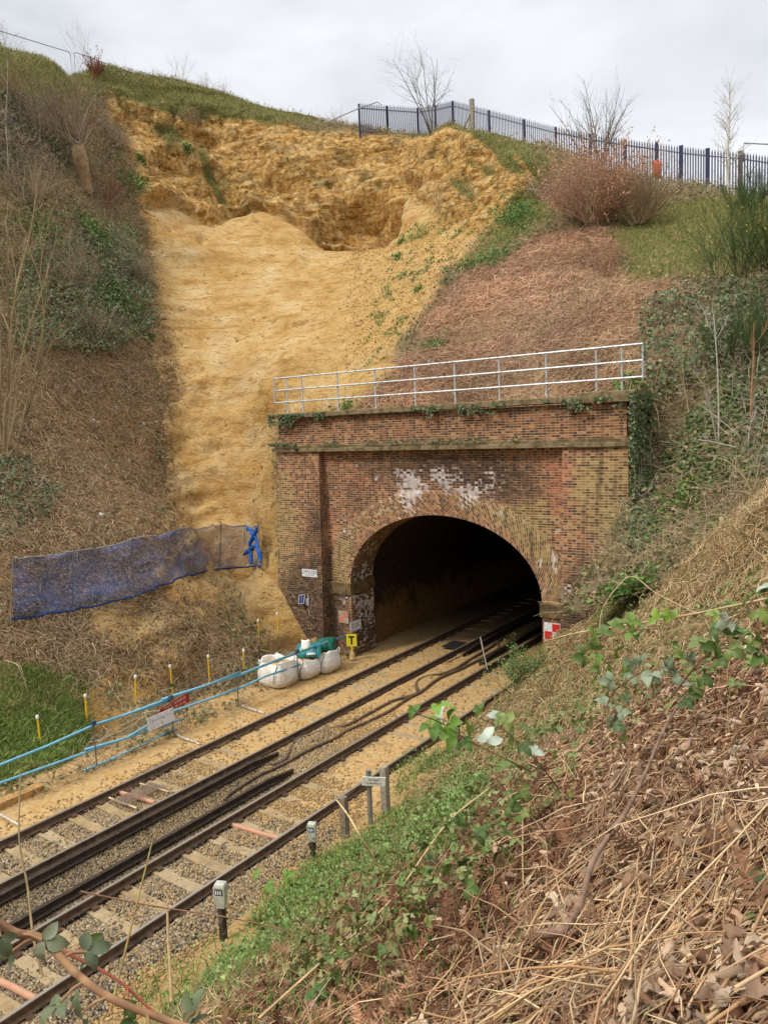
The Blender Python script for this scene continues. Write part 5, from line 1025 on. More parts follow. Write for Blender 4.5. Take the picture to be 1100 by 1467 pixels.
def leaves_multi(name, tmpls, P, N, S, col, tilt, mat, parent=None, kind=None, sm=False):
    Vs, Fs, Cs = [], [], []; n = 0; k = rng.integers(0, len(tmpls), len(P))
    for i, (T_, TF_) in enumerate(tmpls):
        s = k == i
        if not s.any(): continue
        V_, F_, c_ = inst_np(T_, TF_, frames(N[s], rng.random(int(s.sum())) * 2 * pi, tilt), S[s], P[s], col[s]); Vs.append(V_); Fs.append(F_ + n); Cs.append(c_); n += len(V_)
    return mesh_ob(name, np.vstack(Vs), np.vstack(Fs), mat, parent, col=np.vstack(Cs), smooth_=sm)
def grow(P, D, L, R, levels, nch, ang=0.7, up=0.15, wob=0.10, K=6, shrink=0.55, lo=0.25):
    """branching skeleton: a list of (points, radii) per level"""
    out = []
    for lv in range(levels):
        n = len(P); t = np.linspace(0, 1, K); W = np.cumsum(rng.normal(size=(n, K, 3)) * wob, axis=1) / K ** 0.5; W[:, 0] = 0
        Q = P[:, None] + L[:, None, None] * (D[:, None] * t[None, :, None] + W * t[None, :, None] + np.array([0, 0, up]) * (t ** 2)[None, :, None])
        Rr = R[:, None] * (1 - 0.8 * t)[None]; out.append((Q, Rr))
        if lv == levels - 1: break
        m = nch[lv] if isinstance(nch, (list, tuple)) else nch; par = np.repeat(np.arange(n), m); f = lo + (0.98 - lo) * rng.random(len(par)); x = f * (K - 1); i = np.minimum(x.astype(int), K - 2); fr = (x - i)[:, None]
        P2 = Q[par, i] * (1 - fr) + Q[par, i + 1] * fr; T_ = unit(Q[par, i + 1] - Q[par, i]); pr = unit(np.cross(T_, rng.normal(size=T_.shape)))
        D = unit(T_ * cos(ang) + pr * sin(ang) * (0.7 + 0.6 * rng.random((len(par), 1)))); L = L[par] * shrink * (1.15 - 0.6 * f) * (0.7 + 0.6 * rng.random(len(par))); R = np.maximum(R[par] * (1 - 0.8 * f) * 0.65, 0.0025); P = P2
    return out
def skin(name, levels_, col, parent, sides=4, mat=None, jit=0.12):
    Vs, Fs, Cs = [], [], []; n = 0
    for (Q, Rr) in levels_:
        V_, F_ = tubes_np(Q, Rr, sides); Vs.append(V_); Fs.append(F_ + n); n += len(V_); Cs.append(np.repeat(mix_cols(col, len(Q), jit), Q.shape[1] * sides, axis=0))
    return mesh_ob(name, np.vstack(Vs), np.vstack(Fs), mat or M_BARK, parent, col=np.vstack(Cs))
GREY = [srgb(150, 134, 112), srgb(176, 160, 136), srgb(124, 108, 88)]; PALE = [srgb(176, 168, 152), srgb(196, 190, 178), srgb(150, 142, 126)]; BROWN = [srgb(130, 98, 74), srgb(156, 120, 90), srgb(176, 138, 106)]; STRAW = [srgb(188, 152, 114), srgb(206, 176, 136), srgb(166, 128, 94), srgb(136, 102, 76), srgb(152, 112, 82), srgb(160, 142, 118), srgb(124, 98, 76)]
REDB = [srgb(140, 84, 56), srgb(166, 106, 70), srgb(118, 72, 50)]; GRN = [srgb(58, 86, 32), srgb(84, 116, 44), srgb(44, 66, 28), srgb(108, 136, 64)]; IVY = [srgb(62, 84, 46), srgb(82, 108, 62), srgb(110, 132, 88), srgb(50, 68, 40), srgb(136, 148, 112), srgb(130, 116, 84)]
BRK = [srgb(184, 142, 110), srgb(204, 166, 132), srgb(154, 112, 86), srgb(216, 184, 148), srgb(128, 94, 72), srgb(176, 146, 120)]
BRG0 = [srgb(84, 116, 50), srgb(112, 142, 66), srgb(66, 92, 40), srgb(140, 156, 92)]
def stuff(o, label, cat): return tag(o, label, cat, kind='stuff')

# ---------------------------------------------------------------- ballast stones
def stone_tmpl(seed):
    r_ = np.random.default_rng(seed); v = np.array([(x, y, z) for x in (-1, 1) for y in (-1, 1) for z in (-1, 1)], float) * 0.5; v *= 1 + 0.35 * r_.normal(size=(8, 3)) * 0.6
    f = np.array([(0, 1, 3, 2), (4, 6, 7, 5), (0, 4, 5, 1), (2, 3, 7, 6), (0, 2, 6, 4), (1, 5, 7, 3)]); return v, f
ST = [stone_tmpl(i) for i in range(5)]
near = (T.c[:, 1] > 3) & (T.c[:, 1] < 24); inr = (T.c[:, 0] > -16.2) & (T.c[:, 0] < -9.2)
sh = np.ones(len(T.c)); 
w_ = ((1 - T.s) ** 1.0 * 1.0 + 0.035) * near * inr * np.where(T.c[:, 1] > 16, 0.5, 1)
P, N, i = scatter(T, 80000, w_); sc_ = 0.022 + 0.022 * rng.random(len(P)); cols = mix_cols([srgb(92, 82, 70), srgb(116, 102, 84), srgb(142, 126, 102), srgb(74, 66, 56), srgb(168, 154, 130), srgb(146, 122, 84), srgb(154, 128, 88)], len(P)); sd_ = (T.s[i] > 0.4) | (rng.random(len(P)) < 0.06 + 0.38 * smooth(P[:, 1], 6, 12)); cols[sd_] = mix_cols([srgb(168, 138, 92), srgb(140, 116, 82)], sd_.sum())
drk = (P[:, 0] > -13.7) & (P[:, 0] < -11.95) & (P[:, 1] < 13); cols[drk] *= 0.72
railhit = np.zeros(len(P), bool)
for (sx_, sy_) in SLP: railhit |= (np.abs(P[:, 0] - sx_) < 0.72) & (np.abs(P[:, 1] - sy_) < 0.14) & (rng.random(len(P)) < 0.80)
for xr in (-15.2, -13.72, -11.9, -10.42): railhit |= np.abs(P[:, 0] - xr) < 0.085
P = P[~railhit]; N = N[~railhit]; cols = cols[~railhit]; sc_ = sc_[~railhit]
stuff(leaves_multi('ballast', ST, P + np.array([0, 0, 0.008]), N, sc_, cols, 0.5, M_STONE2), 'grey brown ballast stones between and beside the rails', 'ballast')

# ---------------------------------------------------------------- slope ground cover
def vary(c, P, amp=0.35, seed=900): return np.clip(c * (1 + amp * fbm(P, 2.2, 3, seed) * 1.6)[:, None] * (1 + 0.10 * np.stack([fbm(P, 3.0, 2, seed + 1), 0 * P[:, 0], -fbm(P, 3.0, 2, seed + 2)], 1)), 0.003, 1)
def cover_strands(poly_w, n, L0, L1, r0, r1, cols, name, label, cat, lie=0.15, **k):
    P, N, i = scatter(G, n, poly_w); o = strands(P, N, L0 + (L1 - L0) * rng.random(n), r0 + (r1 - r0) * rng.random(n), vary(mix_cols(cols, n), P), name, lie=lie, **k); return stuff(o, label, cat)
vis = (G.face > 0.0) & (G.pz > 1) & (G.px > -120) & (G.px < 1220) & (G.py < 1150)
brk_w = G.m2[:, 0] * vis * (1 - G.m[:, 0]) * (1 - 0.8 * G.m[:, 1]); pat = 0.25 + smooth(fbm(G.c, 1.8, 4, 811), -0.25, 0.15); cover_strands(brk_w * pat, 42000, 0.2, 0.75, 0.005, 0.014, BRK, 'dead_bracken', 'flattened brown dead bracken covering the slope above the handrail', 'bracken', K=4, lie=0.22, lift=0.12)
P, N, i = scatter(G, 2600, brk_w); stuff(blades(P, N, 0.15 + 0.3 * rng.random(len(P)), 0.010 + 0.008 * rng.random(len(P)), mix_cols([srgb(120, 134, 66), srgb(150, 150, 90), srgb(96, 112, 54)], len(P)), 'slope_grass'), 'sparse grass coming through the dead bracken above the handrail', 'grass')
lb_w = (1 - 0.75 * wpoly(G, [(290,812),(400,795),(455,917),(400,945),(335,935),(290,870)], 14, 16)) * pat * G.m2[:, 1] * vis * (1 - 0.9 * G.m[:, 0]) * (1 - 0.7 * G.m[:, 1]); P, N, i = scatter(G, 30000, lb_w)
stuff(strands(P, N, 0.15 + 0.45 * rng.random(len(P)), 0.004 + 0.007 * rng.random(len(P)), mix_cols([srgb(160, 132, 100), srgb(188, 160, 124), srgb(124, 102, 76), srgb(208, 182, 146), srgb(136, 118, 90)], len(P)), 'twig_litter', lift=0.06), 'brown twigs and litter on the lower left bank', 'litter')
P, N, i = scatter(G, 22000, lb_w); stuff(cards(P + N * 0.03, N, 0.05 + 0.08 * rng.random(len(P)), vary(mix_cols([srgb(150, 118, 84), srgb(180, 148, 110), srgb(114, 88, 64), srgb(86, 98, 54)], len(P)), P), 'leaf_litter', 0.8, M_DEAD), 'dead brown leaves strewn over the lower left bank', 'leaf litter')
turf_w = G.m[:, 1] * vis * (1 - 0.75 * G.m[:, 0] * (1 - G.m[:, 2])); cliff_t = G.m[:, 2] > 0.5
P, N, i = scatter(G, 60000, turf_w); far_ = 0.6 + 0.012 * np.linalg.norm(P, axis=1); stuff(blades(P, N, (0.06 + 0.16 * rng.random(len(P))) * far_, (0.006 + 0.007 * rng.random(len(P))) * far_, mix_cols([srgb(112, 122, 60), srgb(140, 140, 80), srgb(172, 160, 106), srgb(88, 102, 50), srgb(188, 168, 120)], len(P)), 'bank_grass', 1.0), 'rough grass along the crest and on patches of the slope', 'grass')
gl = wpoly(G, [(-60,950),(60,955),(120,985),(135,1035),(108,1085),(60,1108),(-60,1150)], 10, 12) * vis; P, N, i = scatter(G, 8500, gl * (0.15 + smooth(fbm(G.c, 0.9, 3, 820), -0.3, 0.2))); stuff(blades(P, N, 0.10 + 0.22 * rng.random(len(P)), 0.008 + 0.007 * rng.random(len(P)), vary(mix_cols([srgb(120, 148, 68), srgb(144, 166, 86), srgb(96, 124, 56), srgb(168, 172, 110)], len(P)), P), 'lush_grass', 1.0), 'lush green grass at the foot of the left bank', 'grass')
ew = np.exp(-(poly_sd(G.px, G.py, SAND) / 13.0) ** 2) * (G.px < 275) * (G.py > 180) * (G.py < 800) * vis; P, N, i = scatter(G, 3200, ew); stuff(strands(P, N, 0.2 + 0.6 * rng.random(len(P)), 0.006 + 0.008 * rng.random(len(P)), mix_cols([srgb(150, 118, 84), srgb(118, 90, 64), srgb(176, 144, 106)], len(P)), 'edge_roots', lie=0.5, lift=0.1, bend=0.5, droop=0.5), 'torn roots and stems along the left edge of the scar', 'roots')
P, N, i = scatter(G, 2600, ew); stuff(cards(P + N * (0.2 * rng.random((len(P), 1))), N, 0.06 + 0.10 * rng.random(len(P)), mix_cols([srgb(96, 116, 60), srgb(130, 104, 74), srgb(160, 128, 92)], len(P)), 'edge_leaves', 0.9), 'ragged leaves overhanging the left edge of the scar', 'scrub')
base_w = vis * (1 - G.m[:, 0]) * (1 - G.m[:, 1]) * (1 - G.m2[:, 0]) * (1 - G.m2[:, 1])
P, N, i = scatter(G, 30000, base_w); stuff(strands(P, N, 0.3 + 0.7 * rng.random(len(P)), 0.005 + 0.007 * rng.random(len(P)), mix_cols([srgb(156, 138, 108), srgb(180, 160, 126), srgb(124, 106, 82), srgb(200, 176, 140)], len(P)), 'undergrowth', lie=0.9, lift=0.15, bend=0.35), 'tangled dry undergrowth on the upper banks', 'undergrowth')
P, N, i = scatter(G, 26000, base_w * (0.25 + (fbm(G.c, 1.4, 3, 401) > 0.05))); stuff(cards(P + N * (0.35 * rng.random((len(P), 1))), N, 0.08 + 0.10 * rng.random(len(P)), mix_cols([srgb(88, 104, 54), srgb(112, 126, 68), srgb(72, 84, 46), srgb(142, 144, 96), srgb(156, 128, 92), srgb(170, 146, 110)], len(P)), 'low_scrub_leaves', 0.9), 'low mixed green scrub leaves on the upper banks', 'scrub')
wz = wpoly(G, [(560,345),(640,300),(700,290),(770,270),(790,320),(720,370),(670,400),(600,470),(540,540),(520,500),(560,400)], 10, 14) * vis * smooth(fbm(G.c, 0.6, 3, 830), 0.12, 0.35); P, N, i = scatter(G, 2600, wz); stuff(cards(P + N * (0.10 * rng.random((len(P), 1))), N, 0.05 + 0.08 * rng.random(len(P)), mix_cols(BRG0, len(P)), 'sand_weeds', 0.8), 'small green weeds dotted over the sandy debris right of the scar', 'weeds')
# sparse tufts, roots and twigs on the sand
def poly_scatter(poly, n, soft=6): return scatter(G, n, wpoly(G, poly, soft) * vis)
CL = [(200,170),(520,200),(600,200),(730,230),(760,270),(690,335),(600,330),(560,230),(460,300),(330,290),(210,280)]
P, N, i = poly_scatter(CL, 900); stuff(strands(P, N, 0.3 + 0.9 * rng.random(len(P)), 0.006 + 0.008 * rng.random(len(P)), mix_cols([srgb(92, 66, 42), srgb(140, 104, 64), srgb(70, 52, 36), srgb(176, 140, 90)], len(P)), 'exposed_roots', K=5, bend=0.5, lift=0.06, droop=0.3), 'fine exposed roots on the broken sand face', 'roots')
DB = [(500,360),(600,340),(690,345),(640,400),(600,460),(560,520),(500,540),(500,440)]
P, N, i = poly_scatter(DB, 5200, 12); stuff(cards(P + N * 0.02, N, 0.04 + 0.10 * rng.random(len(P)) ** 2, mix_cols([srgb(176, 140, 88), srgb(200, 164, 112), srgb(150, 118, 76), srgb(212, 184, 138)], len(P)), 'sand_clods', 0.9, M_DEAD), 'small clods and debris on the sand beside the scar', 'debris')
SC = [(200,300),(540,340),(560,540),(400,590),(400,900),(330,840),(240,740),(240,500)]
P, N, i = poly_scatter(SC, 500, 5); stuff(cards(P + N * 0.02, N, 0.03 + 0.16 * rng.random(len(P)) ** 3, mix_cols([srgb(170, 130, 76), srgb(196, 158, 102), srgb(140, 104, 60)], len(P)), 'scar_crumbs', 0.9, M_DEAD), 'crumbs of sand lying on the scar', 'debris')
P, N, i = poly_scatter(SC, 900, 5); stuff(strands(P, N, 0.1 + 0.35 * rng.random(len(P)), 0.004 + 0.006 * rng.random(len(P)), mix_cols([srgb(150, 118, 72), srgb(110, 84, 54)], len(P)), 'sand_twigs', lift=0.03), 'small twigs scattered down the sand scar', 'twigs')
def tuft_group(name, label, pxs, size, cols, n, kind='leaf', group=None, cat='plant', labs=None):
    for k, (x, y, s) in enumerate(pxs):
        c_ = ground(G, x, y, 5); d_ = np.linalg.norm(G.c - c_, axis=1); w_ = np.exp(-(d_ / (s * 0.55)) ** 2); P, N, i = scatter(G, int(n * s * s) + 30, w_)
        lab = labs[k] if labs else label
        if kind == 'leaf': o = cards(P + N * (s * 0.35 * rng.random((len(P), 1))), N, size * (0.6 + 0.8 * rng.random(len(P))), mix_cols(cols, len(P)), name, 0.7)
        else: o = blades(P, N, size * (2.0 + 3.0 * rng.random(len(P))), size * 0.09 * (1 + rng.random(len(P))), mix_cols(cols, len(P)), name)
        o.name = 'foliage'; root = empty(name, c_, lab, cat, group); o.parent = root; o.location = tuple(-c_); m_ = 6; q0 = c_ + 0.12 * s * rng.normal(size=(m_, 3)) * [1, 1, 0]; skin('stems', grow(q0, unit(np.array([0, 0, 1.0]) + 0.5 * rng.normal(size=(m_, 3))), np.full(m_, 0.45 * s + 0.1), np.full(m_, 0.008), 1, 1), [srgb(96, 104, 60)], root)
BRG = [srgb(62, 104, 34), srgb(92, 136, 48), srgb(46, 78, 28), srgb(120, 156, 70)]
tuft_group('leafy_plant', '', [(740,315,1.5),(705,375,1.2),(618,497,0.75),(668,383,0.6),(568,368,0.4),(600,415,0.35),(575,345,0.35),(500,580,0.55)], 0.10, BRG, 330, cat='plant', labs=[
    'large bright green plant patch at the right edge of the broken sand face', 'bright green plant patch on the boundary between sand and brown bracken', 'bright green weed on the bare earth above the middle of the handrail', 'green weed at the top of the brown bracken beside the sand', 'small weed on the debris just right of the sand hollow',
    'small green weed halfway down the debris strip', 'small green weed under the sand buttress', 'green weed growing behind the left end of the handrail'])
tuft_group('leafy_plant', '', [(185,265,1.3),(75,215,1.0),(165,430,1.5),(130,340,1.6),(60,330,1.2),(268,212,0.5),(200,230,0.6),(215,482,0.4)], 0.135, GRN + BRG + BRG, 420, cat='plant', labs=[
    'dark green bush clinging to the left edge of the sand face', 'green leafy plant left of the pollard stump', 'pale green leafy clump above the brown lower left bank', 'broad green leafy patch below the pinkish twiggy shrub', 'green leafy patch among bare saplings at the far left',
    'small weed on the face right of the pollard stump', 'small green weed between the stump and the sand', 'single dark green weed at the left edge of the scar'])
tuft_group('leafy_plant', '', [(985,715,1.0),(975,660,0.8),(900,850,0.9),(935,765,0.9),(1050,560,0.9),(905,560,0.7),(1010,620,0.8)], 0.12, BRG, 330, cat='plant', labs=[
    'bright green leafy clump low on the slope right of the portal', 'green leafy clump above the lowest one right of the portal', 'bright green plant beside the foot of the right pilaster', 'green plant at the lower right edge of the portal', 'green plant beside the bare sapling on the right slope',
    'green plant at the right end of the handrail', 'green plant under the ivy right of the portal'])
def ivy(name, label, polys, n, size, depth, cols=IVY, cat='ivy', twig=True):
    w_ = np.zeros(len(G.c))
    for p_ in polys: w_ = np.maximum(w_, wpoly(G, p_, 6, 10))
    w_ *= vis; c0 = G.c[w_ > 0.6].mean(0) if (w_ > 0.6).any() else G.c[np.argmax(w_)]
    o = empty(name, c0, label, cat); P, N, i = scatter(G, n, w_); h_ = depth * (0.5 + 0.5 * fbm(P, 1.0, 3, 501)) * rng.random(len(P)) ** 0.6
    cards(P + (N + np.array([0, 0, 0.3])) * h_[:, None], unit(N + np.array([0.2, -0.5, 0.3])), size * (0.6 + 0.8 * rng.random(n)), mix_cols(cols, n, 0.2), 'foliage', 0.55, parent=o)
    if twig: P, N, i = scatter(G, max(60, n // 60), w_); strands(P + N * depth * 0.5, N, 0.4 + 0.8 * rng.random(len(P)), 0.006 + 0.008 * rng.random(len(P)), mix_cols(GREY, len(P)), 'stems', lie=0.8, parent=o)
    return o
ivy('ivy_mass', 'dark ivy mass right of the handrail end', [[(925,440),(1010,425),(1030,500),(990,560),(930,580),(918,520)]], 6500, 0.11, 0.7)
ivy('ivy_mass', 'dark ivy over the right-hand slope below the gorse', [[(1020,420),(1120,400),(1120,560),(1050,590),(1010,520)]], 5200, 0.11, 0.6, IVY + [srgb(112, 110, 84)])
ivy('ivy_mass', 'dark ivy spreading at the lower left edge of the brown bank', [[(-40,660),(40,655),(90,700),(60,740),(-40,800)]], 1700, 0.11, 0.14)
ivy('ivy_mass', 'grey-green scrub thicket on the left bank beside the scar', [[(60,350),(180,330),(228,470),(150,515),(20,500),(10,400)]], 10000, 0.11, 0.9, IVY + [srgb(110, 134, 76), srgb(134, 126, 96), srgb(96, 124, 66)])
ivy('ivy_mass', 'dark shrubby growth left of the pollard stump', [[(0,140),(80,150),(100,240),(30,260),(-40,240),(-40,150)]], 4500, 0.13, 0.8, [srgb(60, 56, 44), srgb(84, 76, 60), srgb(50, 60, 36), srgb(104, 92, 72)])
ivy('ivy_mass', 'pale green leafy scrub under the tall sapling on the right slope', [[(985,590),(1060,580),(1100,640),(1060,700),(990,680),(960,640)]], 2600, 0.11, 0.5, [srgb(104, 130, 74), srgb(128, 148, 96), srgb(84, 106, 60), srgb(140, 130, 96)])
ivy('ivy_mass', 'grey-green scrub at the right edge between the gorse and the brow', [[(1050,560),(1130,540),(1130,690),(1080,690)]], 2400, 0.11, 0.6, [srgb(104, 118, 84), srgb(84, 100, 66), srgb(136, 132, 104)])
ivy('ivy_mass', 'narrow ivy curtain on the ground along the right side of the portal', [[(906,585),(925,580),(935,780),(905,800)]], 2600, 0.10, 0.35)
# ivy on the masonry
def wall_ivy(label, x0, x1, z0, z1, Y, n, hang=0.0, s=0.09):
    P = np.stack([x0 + (x1 - x0) * rng.random(n), np.full(n, Y) - 0.08 * rng.random(n), z1 - (z1 - z0) * rng.random(n) ** 1.6], 1); k = (fbm(P, (0.5, 1, 0.3), 3, 611) > -0.12 + hang * (z1 - P[:, 2]) / (z1 - z0)); P = P[k]
    c_ = P.mean(0); o = empty('wall_ivy', c_, label, 'ivy'); cards(P, np.tile([0, -1.0, 0.35], (len(P), 1)), s * (0.6 + 0.8 * rng.random(len(P))), mix_cols(IVY + [srgb(84, 96, 50)], len(P), 0.2), 'foliage', 0.5, parent=o)
    q = 10; S = np.stack([x0 + (x1 - x0) * rng.random(q), np.full(q, Y), np.full(q, z1)], 1); Q, R = grow(S, unit(np.array([[0, -0.03, -1.0]]) + 0.4 * rng.normal(size=(q, 3)) * [1, 0, 1]), np.full(q, (z1 - z0) * 0.8), np.full(q, 0.008), 1, 1, up=0, wob=0.05)[0]; Q[..., 1] = np.minimum(Q[..., 1], Y)
    skin('stems', [(Q, R)], GREY, o)
wall_ivy('ivy fringe hanging from the left end of the coping', -19.9, -17.3, 7.95, 8.42, 21.22, 900, 0.4); wall_ivy('dark ivy tuft on the left end of the string course', -19.9, -18.6, 6.85, 7.4, 21.22, 1000, 0.3)
wall_ivy('thin ivy fringe under the middle of the coping', -14.2, -10.5, 8.08, 8.40, 21.22, 650, 0.5); wall_ivy('ivy fringe under the right end of the coping', -9.6, -7.0, 8.10, 8.42, 21.22, 650, 0.4)
wall_ivy('moss and weeds along the middle of the string course', -17.5, -9.5, 7.28, 7.42, 21.26, 700, 0.3, 0.06)
P = np.stack([-6.80 + 0.15 * rng.random(5200), 21.0 + 1.8 * rng.random(5200), 2.5 + 6.0 * rng.random(5200)], 1); P = P[fbm(P, 0.7, 3, 621) > -0.25]; o = empty('wall_ivy', (-6.75, 21.8, 2.5), 'thick ivy climbing the right-hand edge of the portal', 'ivy'); cards(P, np.tile([0.4, -1.0, 0.2], (len(P), 1)), 0.10 * (0.6 + 0.8 * rng.random(len(P))), mix_cols(IVY, len(P), 0.2), 'foliage', 0.6, parent=o)
n = 8; Q = grow(np.stack([-6.75 + 0.05 * rng.random(n), 21.1 + 1.2 * rng.random(n), np.full(n, 3.0)], 1), np.tile([0, 0, 1.0], (n, 1)), np.full(n, 5.0), np.full(n, 0.02), 1, 1, up=0, wob=0.02); skin('stems', Q, GREY, o)

# ---------------------------------------------------------------- shrubs and trees on the slope
def shrub(name, label, cat, base, n, L, spread, r, cols, levels=3, nch=(5, 5), up=0.15, leaf=None, leafn=0, leafs=0.07, shrink=0.55, aim=None, ang=0.55, lo=0.25, stem='stems', lv_cols=None):
    o = empty(name, base, label, cat); P = base + np.array([spread * 0.25, spread * 0.25, 0]) * rng.normal(size=(n, 3)); D = unit(np.array([0, 0, 1.0]) + (np.array(aim) if aim is not None else 0) + spread * rng.normal(size=(n, 3)) * [1, 1, 0.3])
    lv = grow(P, D, L * (0.6 + 0.5 * rng.random(n)), r * (0.7 + 0.6 * rng.random(n)), levels, nch, ang, up, 0.10, 5, shrink, lo)
    skin(stem, lv[:1], cols, o, 5); skin('twigs', lv[1:], lv_cols or cols, o, 3)
    if leafn: Q = lv[-1][0].reshape(-1, 3); i = rng.integers(0, len(Q), leafn); cards(Q[i] + 0.04 * rng.normal(size=(leafn, 3)), rng.normal(size=(leafn, 3)), leafs * (0.6 + 0.8 * rng.random(leafn)), mix_cols(leaf, leafn, 0.2), 'foliage', 0.5, parent=o)
    return o
gp = lambda x, y: ground(G, x, y, 6)
# pollard stump with its spray of twigs
b0 = gp(122, 268); o = empty('pollard_tree', b0, 'pollarded stump with a pale split trunk and a spray of grey twigs', 'tree'); tp = at_d(112, 205, np.linalg.norm(b0 - EYE) - 1.2); b0 = b0 + unit(EYE - b0) * 0.9; Kt = 9; t = np.linspace(0, 1, Kt)[:, None]
pth = b0 * (1 - t) + tp * t + np.array([0.05, 0, 0]) * np.sin(t * 5); m = MB(); m.tube(np.vstack([b0 - [0, 0, 0.4], pth]), np.r_[0.42, 0.40, 0.34, 0.32, 0.34, 0.36, 0.38, 0.36, 0.33, 0.22], 12); tr = m.ob('trunk', mat_flat('pale_split_bark', srgb(158, 136, 104), 0.9, var=0.25, dirt=srgb(110, 92, 66), bump=0.8, scale=3), o, smooth_=True)
n = 46; D = unit(np.array([-0.05, 0, 1.0]) + 0.62 * rng.normal(size=(n, 3)) * [1, 1, 0.25]); lv = grow(tp + 0.15 * rng.normal(size=(n, 3)), D, 2.6 * (0.7 + 0.5 * rng.random(n)), np.full(n, 0.028), 3, (8, 5), 0.45, 0.12, 0.10, 6, 0.5, 0.3); skin('branches', lv[:1], GREY, o, 4); skin('twigs', lv[1:], [srgb(128, 110, 88), srgb(150, 130, 104), srgb(104, 88, 70)], o, 3)
for (x, y, L, sp, cols, lab, lf, ln) in ((60,205,2.4,0.7,GREY,'grey twiggy shrub left of the pollard stump',None,0),(150,300,2.2,0.8,[srgb(132,104,88),srgb(150,118,98),srgb(108,84,70)],'pinkish brown twiggy shrub below the pollard stump',REDB,900),(100,420,2.2,0.7,GREY,'grey bare shrub in the thicket on the left bank',None,0),
        (40,300,2.6,0.6,GREY,'bare grey bush at the far left below the crest',None,0),(195,415,1.8,0.6,GREY,'small bare bush at the left edge of the scar',GRN,500),(25,160,2.2,0.6,[srgb(120,100,74),srgb(146,122,92)],'straw-coloured bush near the crest at the far left',None,0),(170,215,1.6,0.7,GREY,'low grey twigs between the stump and the sand face',None,0),(140,490,1.6,0.8,GREY,'dark tangled bush over the brown bank',IVY,700)):
    shrub('bare_shrub', lab, 'shrub', gp(x, y), 30, L, sp, 0.018, cols, 3, (7, 5), 0.12, lf, ln, 0.07)
shrub('red_leaved_shrub', 'small red-brown leaved bush standing on the left crest', 'shrub', gp(136, 112), 16, 1.15, 0.35, 0.02, REDB, 3, (6, 5), 0.2, [srgb(120, 66, 48), srgb(146, 88, 64), srgb(96, 52, 40)], 1100, 0.075)
shrub('beech_shrub', 'wide russet-leaved bush in front of the palisade fence', 'shrub', gp(850, 325), 80, 2.9, 0.85, 0.03, [srgb(160, 130, 106), srgb(180, 148, 120)], 3, (8, 6), 0.10, [srgb(176, 128, 100), srgb(200, 152, 120), srgb(150, 104, 80), srgb(206, 168, 136)], 6500, 0.08)
shrub('bare_shrub', 'dense grey-brown bush right of the russet bush', 'shrub', gp(915, 322), 44, 2.0, 0.75, 0.022, [srgb(132, 112, 86), srgb(156, 134, 104)], 3, (8, 6), 0.1)
shrub('bare_shrub', 'low brown bush on the bracken slope below the russet bush', 'shrub', gp(870, 395), 20, 1.4, 0.8, 0.014, BROWN, 3, (6, 5), 0.1)
shrub('bare_shrub', 'thin brown shrub on the sand buttress below the crest', 'shrub', gp(628, 300), 12, 1.6, 0.5, 0.012, GREY, 3, (5, 5), 0.1)
def gorse(label, base, L, n, flowers):
    o = empty('gorse_bush', base, label, 'gorse'); P = np.tile(base, (n, 1)) + 0.3 * L * rng.normal(size=(n, 3)) * [1, 1, 0.1]; D = unit(np.array([0, -0.1, 1.0]) + 0.5 * rng.normal(size=(n, 3)) * [1, 1, 0.3])
    lv = grow(P, D, L * (0.6 + 0.5 * rng.random(n)), np.full(n, 0.014), 3, (10, 8), 0.4, 0.1, 0.08, 5, 0.42, 0.15); skin('stems', lv[:1], [srgb(70, 72, 44)], o, 4); skin('green_shoots', lv[1:], [srgb(66, 88, 46), srgb(88, 108, 60), srgb(50, 70, 38)], o, 3)
    if flowers: Q = lv[-1][0].reshape(-1, 3); Q = Q[Q[:, 2] > base[2] + 0.45 * L]; i = rng.integers(0, len(Q), flowers); cards(Q[i], rng.normal(size=(flowers, 3)), 0.055 * np.ones(flowers), mix_cols([srgb(216, 190, 40), srgb(230, 206, 70)], flowers), 'flowers', 0.5, parent=o)
gorse('large green gorse bush dotted with yellow flowers at the right edge', gp(1075, 400), 2.6, 70, 130); gorse('small round green gorse bush on the crest before the fence', gp(1068, 300), 1.2, 36, 0); gorse('dark green gorse hanging at the right edge beside the ivy', gp(1085, 520), 1.8, 50, 0)
def tree(name, label, base, H, r, cols, n=1, levels=4, nch=(9, 6, 4), lean=(0, 0), ang=0.55, up=0.06, shrink=0.42, spread=0.0, lo=0.3, group=None, K=7, rs=1.0):
    o = empty(name, base, label, 'tree', group); P = np.tile(base, (n, 1)) + spread * 0.4 * rng.normal(size=(n, 3)) * [1, 1, 0]; D = unit(np.array([lean[0], lean[1], 1.0]) + spread * rng.normal(size=(n, 3)) * [1, 1, 0])
    P[:, 2] -= 0.25; lv = grow(P, D, H * (0.85 + 0.2 * rng.random(n)), np.full(n, r), levels, nch, ang, up, 0.07, K, shrink, lo); lv = lv[:1] + [(q_, r_ * rs) for q_, r_ in lv[1:]]; skin('trunk', lv[:1], cols, o, 6); skin('crown', lv[1:], cols, o, 3); return o
def crest(x, y, back=1.0):
    g_ = ground(G, x, y, 6); o_ = unit(np.array([g_[0], g_[1], 0])); j = np.argmin(np.hypot(G.V[:, 0] - g_[0] - o_[0] * back, G.V[:, 1] - g_[1] - o_[1] * back)); return G.V[j].copy()
TG = [srgb(104, 98, 92), srgb(128, 122, 116), srgb(86, 80, 74)]
tree('bare_tree', 'multi-stemmed bare tree behind the fence on top of the sand face', crest(620, 195, 2), 4.7, 0.04, TG, 6, 4, (7, 5, 3), (0, 0), 0.7, 0.03, 0.46, 0.30)
tree('bare_tree', 'group of tall bare saplings behind the russet bush', crest(858, 258, 2.5), 4.1, 0.035, TG, 14, 3, (8, 5), (0, 0), 0.5, 0.08, 0.38, 0.34)
